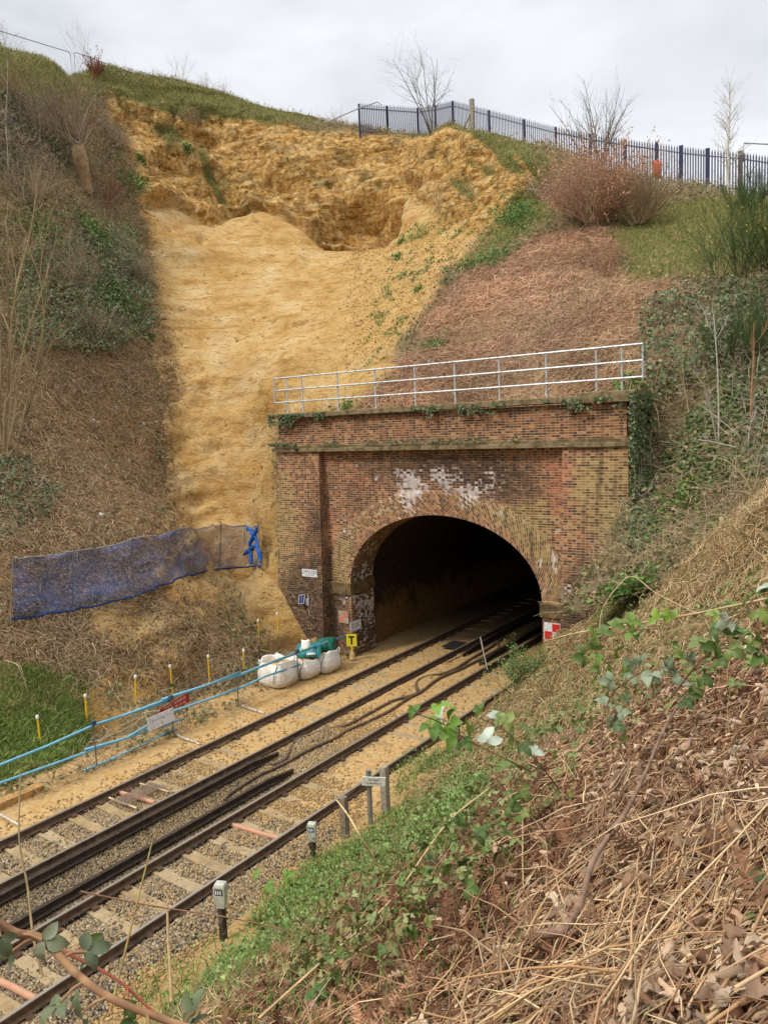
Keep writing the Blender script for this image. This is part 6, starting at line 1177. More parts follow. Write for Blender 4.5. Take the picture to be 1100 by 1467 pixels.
tree('birch_tree', 'slender silver birch with drooping twigs in front of the palisade fence', crest(1043, 280, 0.3), 5.7, 0.085, [srgb(196, 190, 180), srgb(176, 170, 160)], 1, 4, (60, 7, 5), (0.02, 0), 0.7, -0.03, 0.28, 0, 0.22, K=10, rs=0.45)
for (x, y, H_, lab) in ((262, 128, 2.1, 'small bare bush on the crest above the turf'), (318, 142, 1.2, 'tiny bare twig bush on the crest right of the turf'), (480, 182, 1.3, 'tiny bare bush on the crest left of the fence end'), (296,135,1.3,'single bare seedling on the crest'), (10, 82, 1.6, 'wispy bare stems on the crest at the far left'), (130, 108, 3.0, 'thin bare sapling rising above the red-brown bush')):
    tree('bare_bush', lab, crest(x, y, 0.4), H_, 0.012, GREY, 7, 3, (5, 4), (0, 0), 0.5, 0.05, 0.4, 0.3)
tree('bare_tree', 'faint distant bare tree beyond the fence left of the birch', crest(970, 272, 7), 3.0, 0.05, TG, 2, 4, (8, 5, 3), (0, 0), 0.6, 0.05, 0.4, 0.2); tree('bare_tree', 'distant bare tree beyond the fence at the right edge', crest(1085, 285, 7), 3.4, 0.05, TG, 3, 4, (8, 5, 3), (0, 0), 0.6, 0.05, 0.4, 0.2)
# saplings on the left bank and the right slope
def sapling(label, px_list, base_px, cols, r=0.03, nside=6, group=None, Gr=G, twl=1.0, dist=None):
    b_ = ground(Gr, *base_px) if dist is None else at_d(*base_px, dist); dd_ = np.linalg.norm(b_ - EYE); o = empty('bare_sapling', b_, label, 'sapling', group)
    for k, stemp in enumerate(px_list):
        Pn = np.array([b_ - np.array([0, 0, 0.2])] + [at_d(x, y, dd_ - 0.4 * (j + 1) / len(stemp)) for j, (x, y) in enumerate(stemp)]); m_ = 12; tt = np.linspace(0, len(Pn) - 1, m_); i = np.minimum(tt.astype(int), len(Pn) - 2); f = (tt - i)[:, None]; Q = Pn[i] * (1 - f) + Pn[i + 1] * f; Q = Q + 0.012 * np.linalg.norm(Q[-1] - Q[0]) * np.sin(np.linspace(0, 9, m_))[:, None] * unit(rng.normal(size=3)); R = r * (1 - 0.75 * np.linspace(0, 1, m_)) * (0.8 + 0.4 * rng.random())
        skin('stem', [(Q[None], R[None])], cols, o, 6); par = rng.integers(3, m_ - 1, nside); T_ = unit(Q[np.minimum(par + 1, m_ - 1)] - Q[par]); D = unit(T_ * 0.8 + 0.6 * rng.normal(size=T_.shape) + np.array([0, 0, 0.3]))
        lv = grow(Q[par], D, np.full(nside, 0.22 * np.linalg.norm(Q[-1] - Q[0])) * (0.5 + rng.random(nside)) * twl, R[par] * 0.5, 3, (5, 4), 0.5, 0.1, 0.1, 5, 0.5); skin('twigs', lv, cols, o, 3)
SP = [srgb(128, 112, 84), srgb(150, 134, 102), srgb(108, 94, 70)]
SP = [srgb(166, 148, 114), srgb(186, 168, 132), srgb(140, 122, 94)]
sapling('clump of tall bare saplings rooted low at the far left', [[(2,560),(-6,420),(-4,250)],[(14,520),(28,400),(52,260)],[(25,560),(42,470),(70,380)],[(12,560),(10,420),(18,300)]], (8, 645), SP, 0.06, 11)
sapling('bare sapling leaning right from the far left clump', [[(45,560),(62,470),(58,390),(75,300)],[(40,590),(52,540),(110,430)]], (20, 650), SP, 0.045, 10)
sapling('straight pale sapling near the top left corner', [[(10,200),(10,150),(11,85)]], (12, 250), PALE, 0.035, 4); sapling('thin bare whip stems beside the green patch at the far left', [[(70,300),(75,250)],[(50,310),(55,240)],[(85,330),(82,270)]], (70, 360), SP, 0.022, 6)
sapling('tall pale bare sapling on the slope right of the portal', [[(1030,600),(1026,530),(1022,450),(1020,430)],[(1012,560),(985,520)]], (1033, 640), PALE, 0.035, 6); sapling('leaning brown sapling nearer the right edge', [[(1076,560),(1079,500),(1080,460)]], (1076, 620), BROWN, 0.05, 6)
sapling('thin twin stems in front of the ivy right of the handrail', [[(972,520),(970,465)],[(978,540),(976,470)]], (985, 590), SP, 0.02, 4); sapling('spreading bare shoots below the tall sapling on the right slope', [[(1060,625),(1030,600),(1000,580)],[(1055,640),(1000,630)],[(1075,610),(1085,580)]], (1062, 648), PALE, 0.028, 5)
sapling('bare shoots leaning over the slope at the right edge', [[(1070,690),(1040,660),(1015,650)],[(1080,700),(1090,650)]], (1085, 715), SP, 0.03, 6)

# ---------------------------------------------------------------- palisade fence and railings on the crest
M_PAL = mat_flat('palisade_steel', srgb(92, 92, 112), 0.6, 0.1, var=0.2, dirt=srgb(112, 106, 112)); M_PALP = mat_flat('palisade_post', srgb(50, 50, 78), 0.5, 0.2, var=0.15)
fp_ = [(514,147,46),(554,150,45),(598,153,45),(623,149,47),(648,143,49),(700,156,52),(750,169,55),(795,180,57),(845,190,57),(895,198,57),(940,204,57),(975,209,58),(1013,213,59),(1060,217,60),(1110,224,61),(1170,234,62)]
fpts = []
for x, y, h_ in fp_: d = ray(x, y); fpts.append(EYE + d * (2.1 / h_))
fpts = np.array(fpts); fen = empty('palisade_fence', fpts.mean(0) - [0, 0, 2.1], 'long dark steel palisade fence with pointed pales along the crest', 'fence')
for k, p in enumerate(fpts):
    thick = 0.10 if k in (11, 12) else 0.05
    if k == 13: thick = 0.11
    m = MB(); m.box((p[0] - thick, p[1] - 0.05, p[2] - 2.75), (p[0] + thick, p[1] + 0.05, p[2] + (0.02 if k > 9 else -0.08))); m.ob('post', M_PALP if k != 13 else mat_flat('brown_post', srgb(92, 82, 84), 0.8), fen)
    if k == len(fpts) - 1: break
    q = fpts[k + 1]; L_s = np.linalg.norm((q - p)[:2]); n = max(2, int(L_s / 0.130)); dh = unit(np.array([q[0] - p[0], q[1] - p[1], 0])); nn = np.cross(dh, (0, 0, 1)); m = MB()
    for i in range(n):
        f = (i + 0.5) / n; c_ = p * (1 - f) + q * f - nn * 0.035; tz = c_[2] + 0.015 * rng.normal(); w2 = 0.038
        V_ = [c_ + dh * a * w2 + nn * b_ + np.array([0, 0, z]) for z, a, b_ in ((-2.45, -1, 0), (-2.45, 1, 0), (-2.45, 0.4, 0.02), (-2.45, -0.4, 0.02))] ; V_ += [v + np.array([0, 0, 2.45 - 0.14 + tz - c_[2]]) for v in V_]; V_.append(c_ + [0, 0, tz - c_[2] + 0.02])
        m.add(V_, [(0, 1, 5, 4), (1, 2, 6, 5), (2, 3, 7, 6), (3, 0, 4, 7), (4, 5, 8), (5, 6, 8), (6, 7, 8), (7, 4, 8)])
    m.ob('pale_panel', M_PAL, fen)
    for z in (-0.38, -1.85): m = MB(); m.add([p + [0, 0, z] - nn * 0.025, q + [0, 0, z] - nn * 0.025, q + [0, 0, z] + nn * 0.02, p + [0, 0, z] + nn * 0.02, p + [0, 0, z + 0.055] - nn * 0.025, q + [0, 0, z + 0.055] - nn * 0.025, q + [0, 0, z + 0.055] + nn * 0.02, p + [0, 0, z + 0.055] + nn * 0.02], [(3, 2, 1, 0), (4, 5, 6, 7), (0, 1, 5, 4), (2, 3, 7, 6)]); m.ob('fence_rail', M_PAL, fen)
# concrete strainer post with brace in front of the fence
c_ = EYE + ray(675.5, 142) * (1.9 / 46); o = empty('strainer_post', c_ - [0, 0, 1.9], 'pale strainer post with a diagonal brace in front of the palisade fence', 'post'); m = MB(); m.box((-0.12, -0.1, -0.6), (0.12, 0.1, 1.9)); m.ob('post', M_CONC, o, world=False); m = MB(); e_ = EYE + ray(663, 178) * (1.9 / 46); m.tube([c_ - [0.05, 0, 0.75], e_ - [0, 0, 0.3]], 0.06, 5); m.ob('brace', M_WOODG, o)
M_TUBE = mat_flat('grey_tube', srgb(140, 146, 156), 0.5, 0.3)
def barrier(label, x0, y0, x1, y1, gx0, gx1, back=1.2, h=1.0, close0=True):
    g0_ = ground(G, gx0[0], gx0[1], 6); g1_ = ground(G, gx1[0], gx1[1], 6); a = EYE + unit(ray(x0, y0)) * (np.linalg.norm(g0_ - EYE) + back); b_ = EYE + unit(ray(x1, y1)) * (np.linalg.norm(g1_ - EYE) + back); o = empty('tube_railing', (a + b_) / 2 - [0, 0, h], label, 'railing'); u = unit(b_ - a)
    rad = 0.18; P = [b_ - [0, 0, h + 0.5], b_ - [0, 0, rad]] + [b_ - u * rad * (1 - sin(t)) - np.array([0, 0, rad * (1 - cos(t - pi / 2 + pi / 2)) * 0]) - [0, 0, rad * (1 - sin(t))] * 1 for t in ()] + [b_ - u * 0.05 - [0, 0, 0.06], b_ - u * rad, a + u * rad, a + u * 0.05 - [0, 0, 0.06], a - [0, 0, rad], a - [0, 0, h + 0.5]]
    m = MB(); m.tube(P if close0 else P[:6], 0.028, 6); m.ob('tube_frame', M_TUBE, o)
barrier('leftmost tube railing panel on the left crest', -60, 26, 101, 75, (0, 82), (103, 103)); barrier('second tube railing panel on the left crest, running through the red bush', 106, 74, 193, 105, (106, 103), (193, 120)); barrier('last tube railing panel dipping behind the turf on the crest', 198, 101, 300, 136, (198, 121), (250, 130))
a, b_, c_ = (EYE + unit(ray(x, y)) * 58 for x, y in ((466, 176), (512, 156), (541, 146))); o = tag((lambda m: m.ob('pipe_rail', M_TUBE))(MB().tube([a, b_, c_, c_ + [0.3, 0, -0.25]], 0.035, 6)), 'bent pipe rail at the left end of the palisade fence', 'rail')
a, b_, c_ = (EYE + unit(ray(x, y)) * 52 for x, y in ((1064, 232), (1065, 205), (1130, 208))); m = MB().tube([a, b_, c_], 0.04, 6); tag(m.ob('pipe_rail', M_TUBE), 'grey pipe rail beyond the fence at the right edge', 'rail')
pillow('orange_sack', 'bright orange fabric sack hanging on the fence beside the russet bush', 'sack', EYE + ray(940, 243) * (2.1 / 58.5), (0.45, 0.9, 0.28), mat_flat('orange_fabric', srgb(184, 86, 62), 0.7, var=0.15, dirt=srgb(190, 70, 44), bump=0.4), (radians(84), radians(6), radians(30)), 13)

# ---------------------------------------------------------------- near bank cover
dH = np.maximum(H.d, 2.0); visH = (H.pz > 0.15) & (H.px > -500) & (H.px < 2600) & (H.py < 2800) & (H.py > 500); visH = visH * np.where((H.px > 1180) | (H.py > 1560) | (H.px < -80), 0.4, 1.0); LOD = visH / dH ** 1.55
up_ = smooth(H.c[:, 0], -8.6, -7.6) + 0 * dH; hz = H.c[:, 2]
strawW = LOD * up_
leafy = smooth(poly_sd(H.px, H.py, [(850,1010),(900,930),(1300,800),(1300,1240),(960,1230),(860,1150)]) + 50 * fbm(H.c, 0.7, 3, 702), -30, 30) + 0.35 * smooth(fbm(H.c, 0.7, 3, 701), -0.05, 0.3) + 0.6 * smooth(poly_sd(H.px, H.py, [(950,1380),(1300,1330),(1400,1900),(900,1900)]) + 30 * fbm(H.c, 0.5, 2, 703), -30, 30)
leafy = np.clip(leafy, 0, 1); fernz = smooth(poly_sd(H.px, H.py, [(560,1230),(700,1090),(850,1130),(850,1260),(760,1330),(700,1480),(380,1700),(300,1500)]) + 60 * fbm(H.c, 0.6, 3, 704), -30, 40)
P, N, i = scatter(H, 34000, strawW * (0.40 + 0.8 * (1 - leafy)) * (1 - 0.72 * fernz)); d_ = np.linalg.norm(P - EYE, axis=1); L = (0.06 + 0.30 * rng.random(len(P)) ** 1.4); pref = np.array([0.85, 0.5, 0.05])
stuff(strands(P, N, L, 0.0014 + 0.0034 * rng.random(len(P)) ** 1.5 + 0.0004 * d_, mix_cols(STRAW + [srgb(204, 180, 140)], len(P)), 'bracken_straw', K=4, sides=4, lie=0.18, lift=0.08, bend=0.14, direc=np.where(rng.random((len(P), 1)) < 0.5, pref, rng.normal(size=(len(P), 3)))), 'broken straw-coloured bracken stems over the near bank', 'straw')
def pin(seed):
    r_ = np.random.default_rng(seed); V_, F_ = [], []; n = 0; K = 15
    for k in range(K):
        t = k / K; l = 0.34 * (1 - t) ** 0.8 + 0.03
        for s in (-1, 1):
            a = np.array([t, 0, -0.25 * t * t]); dirn = np.array([0.35 + 0.25 * r_.random(), s * 1.0, -0.25 + 0.5 * r_.normal()]); dirn /= np.linalg.norm(dirn); w2 = 0.022; q = a + dirn * l * 0.5 + [0, 0, 0.05 * r_.normal()]; e = a + dirn * l * 0.95 + [0.05 * r_.normal(), 0, -0.06 + 0.08 * r_.normal()]
            V_ += [a - [w2, 0, 0], a + [w2, 0, 0], q + [w2 * 1.1, 0, 0.02], q - [w2 * 1.1, 0, -0.02], e + [0.004, 0, 0], e - [0.004, 0, 0]]; F_ += [(n, n + 1, n + 2, n + 3), (n + 3, n + 2, n + 4, n + 5)]; n += 6
    for k in range(5):
        t0, t1 = k / 5, (k + 1) / 5; V_ += [(t0, -0.008, -0.25 * t0 * t0), (t0, 0.008, -0.25 * t0 * t0 + 0.01), (t1, 0.006, -0.25 * t1 * t1 + 0.01), (t1, -0.006, -0.25 * t1 * t1)]; F_.append((n, n + 1, n + 2, n + 3)); n += 4
    return np.array(V_), np.array(F_)
FR = [pin(s) for s in range(6)]; FRC = [srgb(146, 104, 78), srgb(122, 84, 62), srgb(168, 126, 96), srgb(98, 70, 52), srgb(188, 150, 116)]
P, N, i = scatter(H, 3200, strawW * (0.15 + 3.0 * fernz)); stuff(leaves_multi('bracken_fronds', FR, P + N * (0.01 + 0.05 * rng.random((len(P), 1))), N, 0.10 + 0.15 * rng.random(len(P)), mix_cols(FRC[:3] + FRC[3:4] * 2, len(P), 0.2), 0.6, M_DEAD), 'crumpled dead bracken fronds over the near bank', 'bracken')
P, N, i = scatter(H, 185000, strawW * (0.45 + 1.6 * fernz)); d_ = np.linalg.norm(P - EYE, axis=1); stuff(cards(P + N * (0.05 * rng.random((len(P), 1))), N, (0.012 + 0.026 * rng.random(len(P))) * (0.75 + 0.10 * d_), mix_cols(FRC + [srgb(70, 50, 38), srgb(150, 116, 84)], len(P), 0.2), 'bracken_crumbs', 0.9, M_DEAD), 'crumbled brown frond pieces over the near bank', 'litter')
P, N, i = scatter(H, 6200, strawW * (0.10 + 1.6 * leafy)); LC = [srgb(176, 148, 120), srgb(156, 124, 98), srgb(196, 172, 146), srgb(132, 100, 78), srgb(168, 140, 116), srgb(170, 134, 102), srgb(146, 120, 98)]
stuff(leaves_multi('dead_leaves', OAK + CURL, P + N * (0.03 + 0.05 * rng.random((len(P), 1))), N, 0.05 + 0.06 * rng.random(len(P)), mix_cols(LC + [srgb(204, 182, 156), srgb(120, 92, 70)], len(P), 0.2), 0.5, M_DEAD, sm=True), 'curled dead oak and chestnut leaves lying on the near bank', 'leaf litter')
# long arching straws in the foreground and dry grass further along
P, N, i = scatter(H, 170, strawW * (H.d < 6)); stuff(strands(P, N, 0.5 + 0.8 * rng.random(len(P)), 0.0025 + 0.003 * rng.random(len(P)), mix_cols([srgb(196, 168, 124), srgb(178, 146, 106), srgb(160, 122, 84), srgb(206, 184, 146)], len(P)), 'long_straws', K=8, sides=5, jag=0.006, lie=0.28, lift=0.10, bend=0.35, droop=0.25), 'long pale arching straws in the foreground', 'straw')
gw = visH * wpoly(H, [(700,900),(1120,660),(1120,900),(900,1000),(760,1060),(640,1120),(560,1180),(700,1000)], 20, 20) / dH ** 1.0; P, N, i = scatter(H, 24000, gw); d_ = np.linalg.norm(P - EYE, axis=1); stuff(strands(P, N, 0.15 + 0.45 * rng.random(len(P)), 0.0015 + 0.0004 * d_ * (0.6 + rng.random(len(P))), mix_cols([srgb(190, 166, 122), srgb(168, 142, 100), srgb(206, 186, 146), srgb(136, 108, 74), srgb(120, 112, 66)], len(P)), 'dry_grass', lie=0.7, lift=0.05, bend=0.4, droop=0.5), 'pale dry grass and twigs along the brow of the near bank', 'grass')
GP = [[(200,1400),(330,1330),(420,1270),(520,1190),(600,1130),(640,1150),(560,1260),(460,1330),(330,1420),(240,1467),(190,1467)], [(560,1100),(650,1080),(700,1150),(640,1240),(560,1250)], [(700,940),(760,920),(790,960),(730,1000)], [(840,850),(905,830),(930,870),(860,900)]]
gw = np.zeros(len(H.c)); 
for p_ in GP: gw = np.maximum(gw, wpoly(H, p_, 12, 18))
gw *= visH * (0.12 + smooth(fbm(H.c, 0.8, 3, 711), -0.15, 0.25)); gw2 = gw
P, N, i = scatter(H, 8500, gw / dH); d_ = np.linalg.norm(P - EYE, axis=1); stuff(cards(P + np.array([0, 0, 1.0]) * (0.30 * rng.random((len(P), 1)) ** 1.2), np.tile([0, -0.2, 1.0], (len(P), 1)), 0.045 + 0.055 * rng.random(len(P)), mix_cols([srgb(92, 126, 56), srgb(120, 150, 72), srgb(74, 102, 46), srgb(146, 166, 98), srgb(110, 134, 74)], len(P), 0.15), 'nettle_patch', 0.55, T_=CHEST[0][0] - [0.5, 0, 0], TF_=CHEST[0][1]), 'bright green nettles and weeds along the foot of the near bank', 'weeds')
P, N, i = scatter(H, 22000, (gw + (0.14 + 0.5 * smooth(poly_sd(H.px, H.py, [(540,1130),(700,940),(860,850),(900,900),(780,1010),(720,1120),(600,1250),(440,1380)]), -20, 30) * smooth(fbm(H.c, 0.7, 3, 712), -0.1, 0.2)) * visH * up_ * smooth(-H.px, -900, -300)) / dH); d_ = np.linalg.norm(P - EYE, axis=1); stuff(blades(P, N, 0.10 + 0.22 * rng.random(len(P)), 0.002 + 0.0004 * d_ * (0.5 + rng.random(len(P))), mix_cols([srgb(104, 136, 58), srgb(132, 154, 80), srgb(78, 104, 46), srgb(166, 160, 106)], len(P)), 'green_grass', 1.0), 'green grass blades among the weeds on the near bank', 'grass')
sw = visH * wpoly(H, [(560,1130),(700,960),(900,850),(1000,900),(1100,840),(1120,1000),(900,1080),(760,1250),(600,1400),(420,1467),(360,1420)], 20, 30) / dH; P, N, i = scatter(H, 4200, sw * (0.3 + smooth(fbm(H.c, 0.9, 3, 713), -0.1, 0.25))); d_ = np.linalg.norm(P - EYE, axis=1)
stuff(leaves_multi('bramble_ground_cover', TRI, P + N * (0.08 + 0.22 * rng.random((len(P), 1))), N, 0.035 + 0.04 * rng.random(len(P)), mix_cols([srgb(92, 112, 56), srgb(118, 136, 72), srgb(72, 92, 44), srgb(148, 156, 102), srgb(124, 112, 66)], len(P), 0.15), 0.5, M_LEAF), 'scattered bramble leaves growing through the dead bracken', 'brambles')
# bush by the right rail at the mouth
bb0 = ground(H, 745, 985, 6); o = shrub('green_shrub', 'leafy green shrub on the bank in front of the dark tunnel mouth', 'shrub', bb0 + [0, 0, -0.1], 22, 0.95, 0.5, 0.009, [srgb(88, 100, 56)], 3, (5, 4), 0.2, [srgb(120, 146, 84), srgb(150, 168, 112), srgb(96, 124, 60)], 1500, 0.055)

# ---------------------------------------------------------------- single stems and brambles in the foreground
def curve3(pts, n):
    P = np.array(pts, float); t = np.linspace(0, len(P) - 1, n); i = np.minimum(t.astype(int), len(P) - 2); f = (t - i)[:, None]
    def g(k): return P[np.clip(k, 0, len(P) - 1)]
    p0, p1, p2, p3 = g(i - 1), g(i), g(i + 1), g(i + 2); return 0.5 * ((2 * p1) + (-p0 + p2) * f + (2 * p0 - 5 * p1 + 4 * p2 - p3) * f * f + (-p0 + 3 * p1 - 3 * p2 + p3) * f ** 3)
def bedH(x, y, lift=0.05): g_ = ground(H, x, y, 3); e_ = unit(EYE - g_); return g_ + e_ * lift / max(0.3, e_[2] + 0.05)
def stem_thing(name, label, cat, pts, r0, r1, col, n=40, sides=8, knots=0.0):
    S = curve3(pts, n); R = np.linspace(r0, r1, n) * (1 + knots * np.abs(np.sin(np.arange(n) * 1.7)) * rng.random(n)); V_, F_ = tubes_np(S[None], R[None], sides)
    o = mesh_ob(name, V_, F_, M_BARK, None, col=np.repeat(mix_cols(col, n, 0.08), sides, axis=0), smooth_=True); return tag(o, label, cat), S
M_BARK2 = M_BARK
stem_thing('fallen_branch', 'thick curved grey-brown branch lying across the dead bracken', 'branch', [bedH(755,1345,0.42), bedH(800,1336,0.44), bedH(822,1309,0.44), bedH(831,1280,0.42), bedH(850,1226,0.44), bedH(893,1172,0.44), bedH(924,1108,0.44), bedH(950,1046,0.46), bedH(978,1003,0.48)], 0.0165, 0.007, [srgb(120, 96, 80), srgb(138, 112, 94)], 60, 10, 0.12)
def at_h(x, y, d): return at_d(x, y, d)
for (nm, lab, pl_, r0, r1, cl) in (('dry_stem','long pale dry stem arching across the brow towards the portal','stem',0,0,PALE),):
    stem_thing(nm, lab, 'stem', [at_d(780,919,9.5), at_d(830,906,9), at_d(900,895,8.4), at_d(980,882,7.8), at_d(1110,855,7.0)], 0.008, 0.010, [srgb(190, 166, 126), srgb(170, 146, 106)])
stem_thing('dry_stem', 'forked pale twig rising against the right pilaster', 'stem', [at_d(858,905,9.6), at_d(862,875,9.6), at_d(880,845,9.6), at_d(905,826,9.6), at_d(940,850,9.2), at_d(1000,880,8.6)], 0.006, 0.004, [srgb(186, 162, 124)])
stem_thing('dry_stem', 'thin upright pale stalk near the bottom left', 'stem', [at_d(246,1435,4.2), at_d(244,1390,4.2), at_d(241,1340,4.2), at_d(240,1293,4.2)], 0.008, 0.005, [srgb(176, 150, 110)]); stem_thing('dry_stem', 'tall thin stalk at the lower left edge crossing the rails', 'stem', [at_d(62,1400,3.6), at_d(48,1340,3.6), at_d(40,1270,3.6), at_d(28,1200,3.6), at_d(30,1110,3.6)], 0.005, 0.003, [srgb(150, 130, 96)])
stem_thing('dry_stem', 'thin green and brown stalk leaning over the gravel', 'stem', [at_d(158,1450,3.8), at_d(178,1370,3.8), at_d(200,1280,3.8), at_d(218,1208,3.8)], 0.006, 0.003, [srgb(150, 144, 84), srgb(160, 120, 84)]); stem_thing('dry_stem', 'bright straw stem slanting below the name plate post', 'stem', [bedH(548,1258,0.15), at_d(520,1205,7.6), at_d(500,1170,7.6), at_d(482,1146,7.7)], 0.011, 0.007, [srgb(210, 184, 136)])
stem_thing('dry_stem', 'long pale stem running down the left edge of the near bank', 'stem', [at_d(370,1460,4.5), at_d(470,1370,5.0), at_d(560,1290,5.6), at_d(640,1180,6.2), at_d(700,1130,6.4)], 0.007, 0.006, [srgb(186, 158, 116)])
stem_thing('dry_stem', 'thin horizontal twig crossing in front of the nearest marker box', 'stem', [at_d(115,1277,3.9), at_d(220,1298,4.1), at_d(330,1315,4.3), at_d(420,1335,4.5)], 0.004, 0.003, [srgb(160, 120, 92)])
for k, (lab, q) in enumerate((('pale straw looping over the bottom right corner', [(700,1285),(800,1370),(900,1400),(1110,1388)]), ('pale straw crossing the fallen branch near its cut end', [(790,1315),(830,1370),(900,1440),(960,1467)]), ('upright brown stalk standing in the dead fronds', [(748,1310),(749,1250),(746,1180),(748,1095)]), ('long thin straw lying across the dead leaves', [(560,1420),(700,1380),(860,1300),(1105,1290)]), ('curled pale stem beside the large dead leaves', [(968,1360),(966,1320),(982,1280),(975,1235)]))):
    stem_thing('dry_stem', lab, 'stem', [bedH(x, min(y, 1465), 0.10 + (0.12 * j if k == 2 else 0.02 * (j % 2))) for j, (x, y) in enumerate(q)], 0.0035, 0.0028, [srgb(206, 184, 136), srgb(190, 160, 110)])
def bramble(label, pts, r0, r1, stemcol, leafcols, nl, ls, S_range=(0.1, 1), hang=0.5, under=None, n=36, name='bramble'):
    S = curve3(pts, n); o = empty(name, S[0], label, 'bramble'); R = np.linspace(r0, r1, n)
    V_, F_ = tubes_np(S[None], R[None], 7); mesh_ob('stem', V_, F_, M_BARK, o, col=np.repeat(mix_cols(stemcol, n, 0.08), 7, axis=0), smooth_=True)
    ii = np.linspace(S_range[0] * (n - 1), S_range[1] * (n - 1), nl).astype(int); base = S[ii]; off = unit(np.cross(np.gradient(S, axis=0)[ii], rng.normal(size=(nl, 3)))) ; off[:, 2] = np.abs(off[:, 2]) * 0.4 - hang * 0.3; tip = base + unit(off) * ls * 1.0
    Pt = np.stack([base, (base + tip) / 2 + [0, 0, 0.1 * ls], tip], 1); V_, F_ = tubes_np(Pt, np.full((nl, 3), r1 * 0.5 + 0.0006), 4); mesh_ob('leaf_stalks', V_, F_, M_BARK, o, col=np.repeat(mix_cols(stemcol, nl, 0.1), 12, axis=0))
    nrm = unit(np.array([0.15, -0.45, 0.75]) + 0.5 * rng.normal(size=(nl, 3))); x = unit(off - (off * nrm).sum(1)[:, None] * nrm); y = np.cross(nrm, x); Rm = np.stack([x, y, nrm], 2); cols = mix_cols(leafcols, nl, 0.1)
    for k in range(nl):
        T_, TF_ = TRI[k % 4]; V_, F_, c_ = inst_np(T_, TF_, Rm[k:k + 1], np.array([ls * (0.75 + 0.5 * rng.random())]), tip[k:k + 1], cols[k:k + 1] if under is None or k % 5 != 1 else np.array([under])); mesh_ob('leaf', V_, F_, M_LEAF, o, col=c_, smooth_=True)
BL = [srgb(96, 132, 44), srgb(124, 152, 58), srgb(78, 108, 40)]; BD = [srgb(82, 106, 46), srgb(108, 128, 62), srgb(66, 88, 38), srgb(136, 146, 84)]; WH = [srgb(104, 114, 84), srgb(130, 136, 108), srgb(84, 92, 66)]
bramble('bright green bramble sprig with pale undersides hanging before the track', [at_d(760,1105,3.6), at_d(720,1085,3.5), at_d(670,1060,3.5), at_d(630,1035,3.45), at_d(595,1022,3.4)], 0.004, 0.002, [srgb(110, 84, 60)], BL, 11, 0.075, (0.35, 1), 0.6, srgb(190, 200, 184))
bramble('dark green bramble shoot above the middle of the near bank', [at_d(800,1130,4.0), at_d(760,1080,3.9), at_d(720,1045,3.9), at_d(690,1030,3.9)], 0.004, 0.002, [srgb(96, 70, 52)], BD, 9, 0.075, (0.2, 1), 0.5, srgb(176, 186, 168))
bramble('thick bramble cane with withered grey-green leaves at the bottom left', [at_d(-30,1300,1.9), at_d(20,1335,1.9), at_d(60,1345,1.9), at_d(110,1395,1.85), at_d(160,1430,1.8), at_d(240,1462,1.8), at_d(300,1480,1.8)], 0.0095, 0.006, [srgb(150, 116, 84), srgb(120, 90, 66)], WH, 9, 0.05, (0.1, 1), 1.4)
bramble('reddish bramble cane behind the withered one at the bottom left', [at_d(60,1350,2.2), at_d(110,1372,2.2), at_d(170,1405,2.2), at_d(220,1450,2.2)], 0.0045, 0.003, [srgb(150, 84, 66)], BD, 4, 0.04, (0.3, 1), 0.8)
bramble('bramble shoot with drooping leaves left of the dead fronds', [at_d(640,1280,4.2), at_d(655,1220,4.2), at_d(680,1180,4.2), at_d(715,1140,4.2), at_d(740,1105,4.2)], 0.0045, 0.002, [srgb(110, 80, 60)], BD, 9, 0.085, (0.1, 1), 0.6)
bramble('three-leaved bramble tip standing over the sand near the posts', [bedH(420,1330,0.02), at_d(410,1300,6.2), at_d(395,1270,6.2), at_d(380,1262,6.2)], 0.004, 0.002, [srgb(110, 110, 70)], BL, 4, 0.09, (0.6, 1), 0.3)
bramble('tangled bramble with grey-green leaves in the middle of the brow', [at_d(860,1040,5.4), at_d(880,990,5.4), at_d(930,960,5.3), at_d(985,965,5.2)], 0.005, 0.003, [srgb(120, 90, 66)], [srgb(120, 138, 104), srgb(96, 116, 78), srgb(140, 150, 122)], 22, 0.085, (0.0, 1), 0.5)
bramble('dark bramble with large leaves on the right-hand brow', [at_d(960,1000,4.6), at_d(1000,950,4.5), at_d(1030,925,4.5), at_d(1070,920,4.5), at_d(1110,935,4.5)], 0.005, 0.003, [srgb(100, 76, 56)], BD, 24, 0.085, (0.0, 1), 0.5)
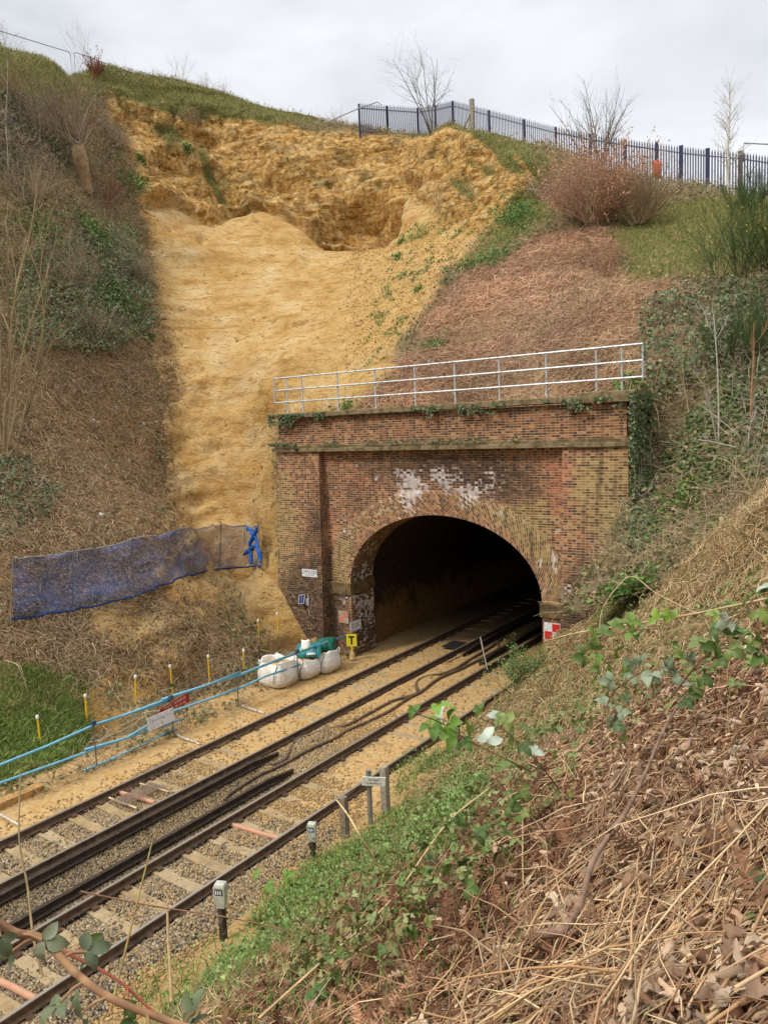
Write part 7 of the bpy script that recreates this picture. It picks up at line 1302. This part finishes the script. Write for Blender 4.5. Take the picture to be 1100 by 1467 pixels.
bramble('bramble spray entering at the right edge above the dark one', [at_d(1130,860,4.2), at_d(1100,850,4.2), at_d(1075,862,4.2), at_d(1050,890,4.2)], 0.004, 0.002, [srgb(120, 84, 60)], BL + BD, 12, 0.08, (0.1, 1), 0.6, srgb(170, 182, 160))
bramble('bramble trailing down the bank in front of the green shrub', [at_d(880,960,6.0), at_d(850,925,6.0), at_d(900,905,5.8), at_d(960,900,5.6)], 0.005, 0.003, [srgb(120, 90, 66)], BD + BL, 18, 0.10, (0.0, 1), 0.6)
bramble('low bramble with dark leaves at the foot of the dead fronds', [bedH(490,1410,0.1), bedH(520,1380,0.2), bedH(560,1360,0.25), bedH(600,1300,0.25)], 0.004, 0.002, [srgb(110, 80, 60)], BD, 9, 0.07, (0.0, 1), 0.4)
bramble('small green bramble seedling beside the cut end of the branch', [bedH(735,1350,0.0), bedH(728,1340,0.05), bedH(722,1334,0.08)], 0.003, 0.0015, [srgb(120, 130, 90)], [srgb(140, 158, 128), srgb(110, 136, 96)], 5, 0.035, (0.4, 1), 0.2)
bramble('green bramble leaves at the lower right edge', [at_d(1120,1320,2.6), at_d(1095,1300,2.6), at_d(1085,1270,2.6)], 0.004, 0.002, [srgb(110, 90, 60)], BL + BD, 4, 0.065, (0.2, 1), 0.4)
bramble('dark green leaves poking up at the bottom edge', [bedH(440,1462,0.02), bedH(445,1455,0.1), bedH(455,1448,0.15)], 0.004, 0.002, [srgb(90, 90, 60)], [srgb(60, 96, 44), srgb(78, 112, 56)], 5, 0.09, (0.3, 1), 0.3)
# litter: pale scraps on the left bank
M_SCR = mat_flat('pale_plastic', srgb(170, 172, 168), 0.5, var=0.1)
for (x, y, s, lab) in ((147,743,0.22,'crumpled pale plastic scrap on the brown bank above the netting'),(168,588,0.2,'small white scrap high on the brown bank'),(208,607,0.16,'white scrap at the edge of the scar'),(135,606,0.18,'dark and pale scrap left of the white ones'),(617,521,0.2,'white scrap on the slope above the handrail'),(185,662,0.14,'small pale scrap midway down the brown bank')):
    c_ = ground(G, x, y, 4); pillow('plastic_scrap', lab, 'litter', c_ + [0, -0.05, 0.05], (s, s * 0.8, s * 0.45), M_SCR, (rng.random() * 2, rng.random() * 2, rng.random() * 3), int(x))
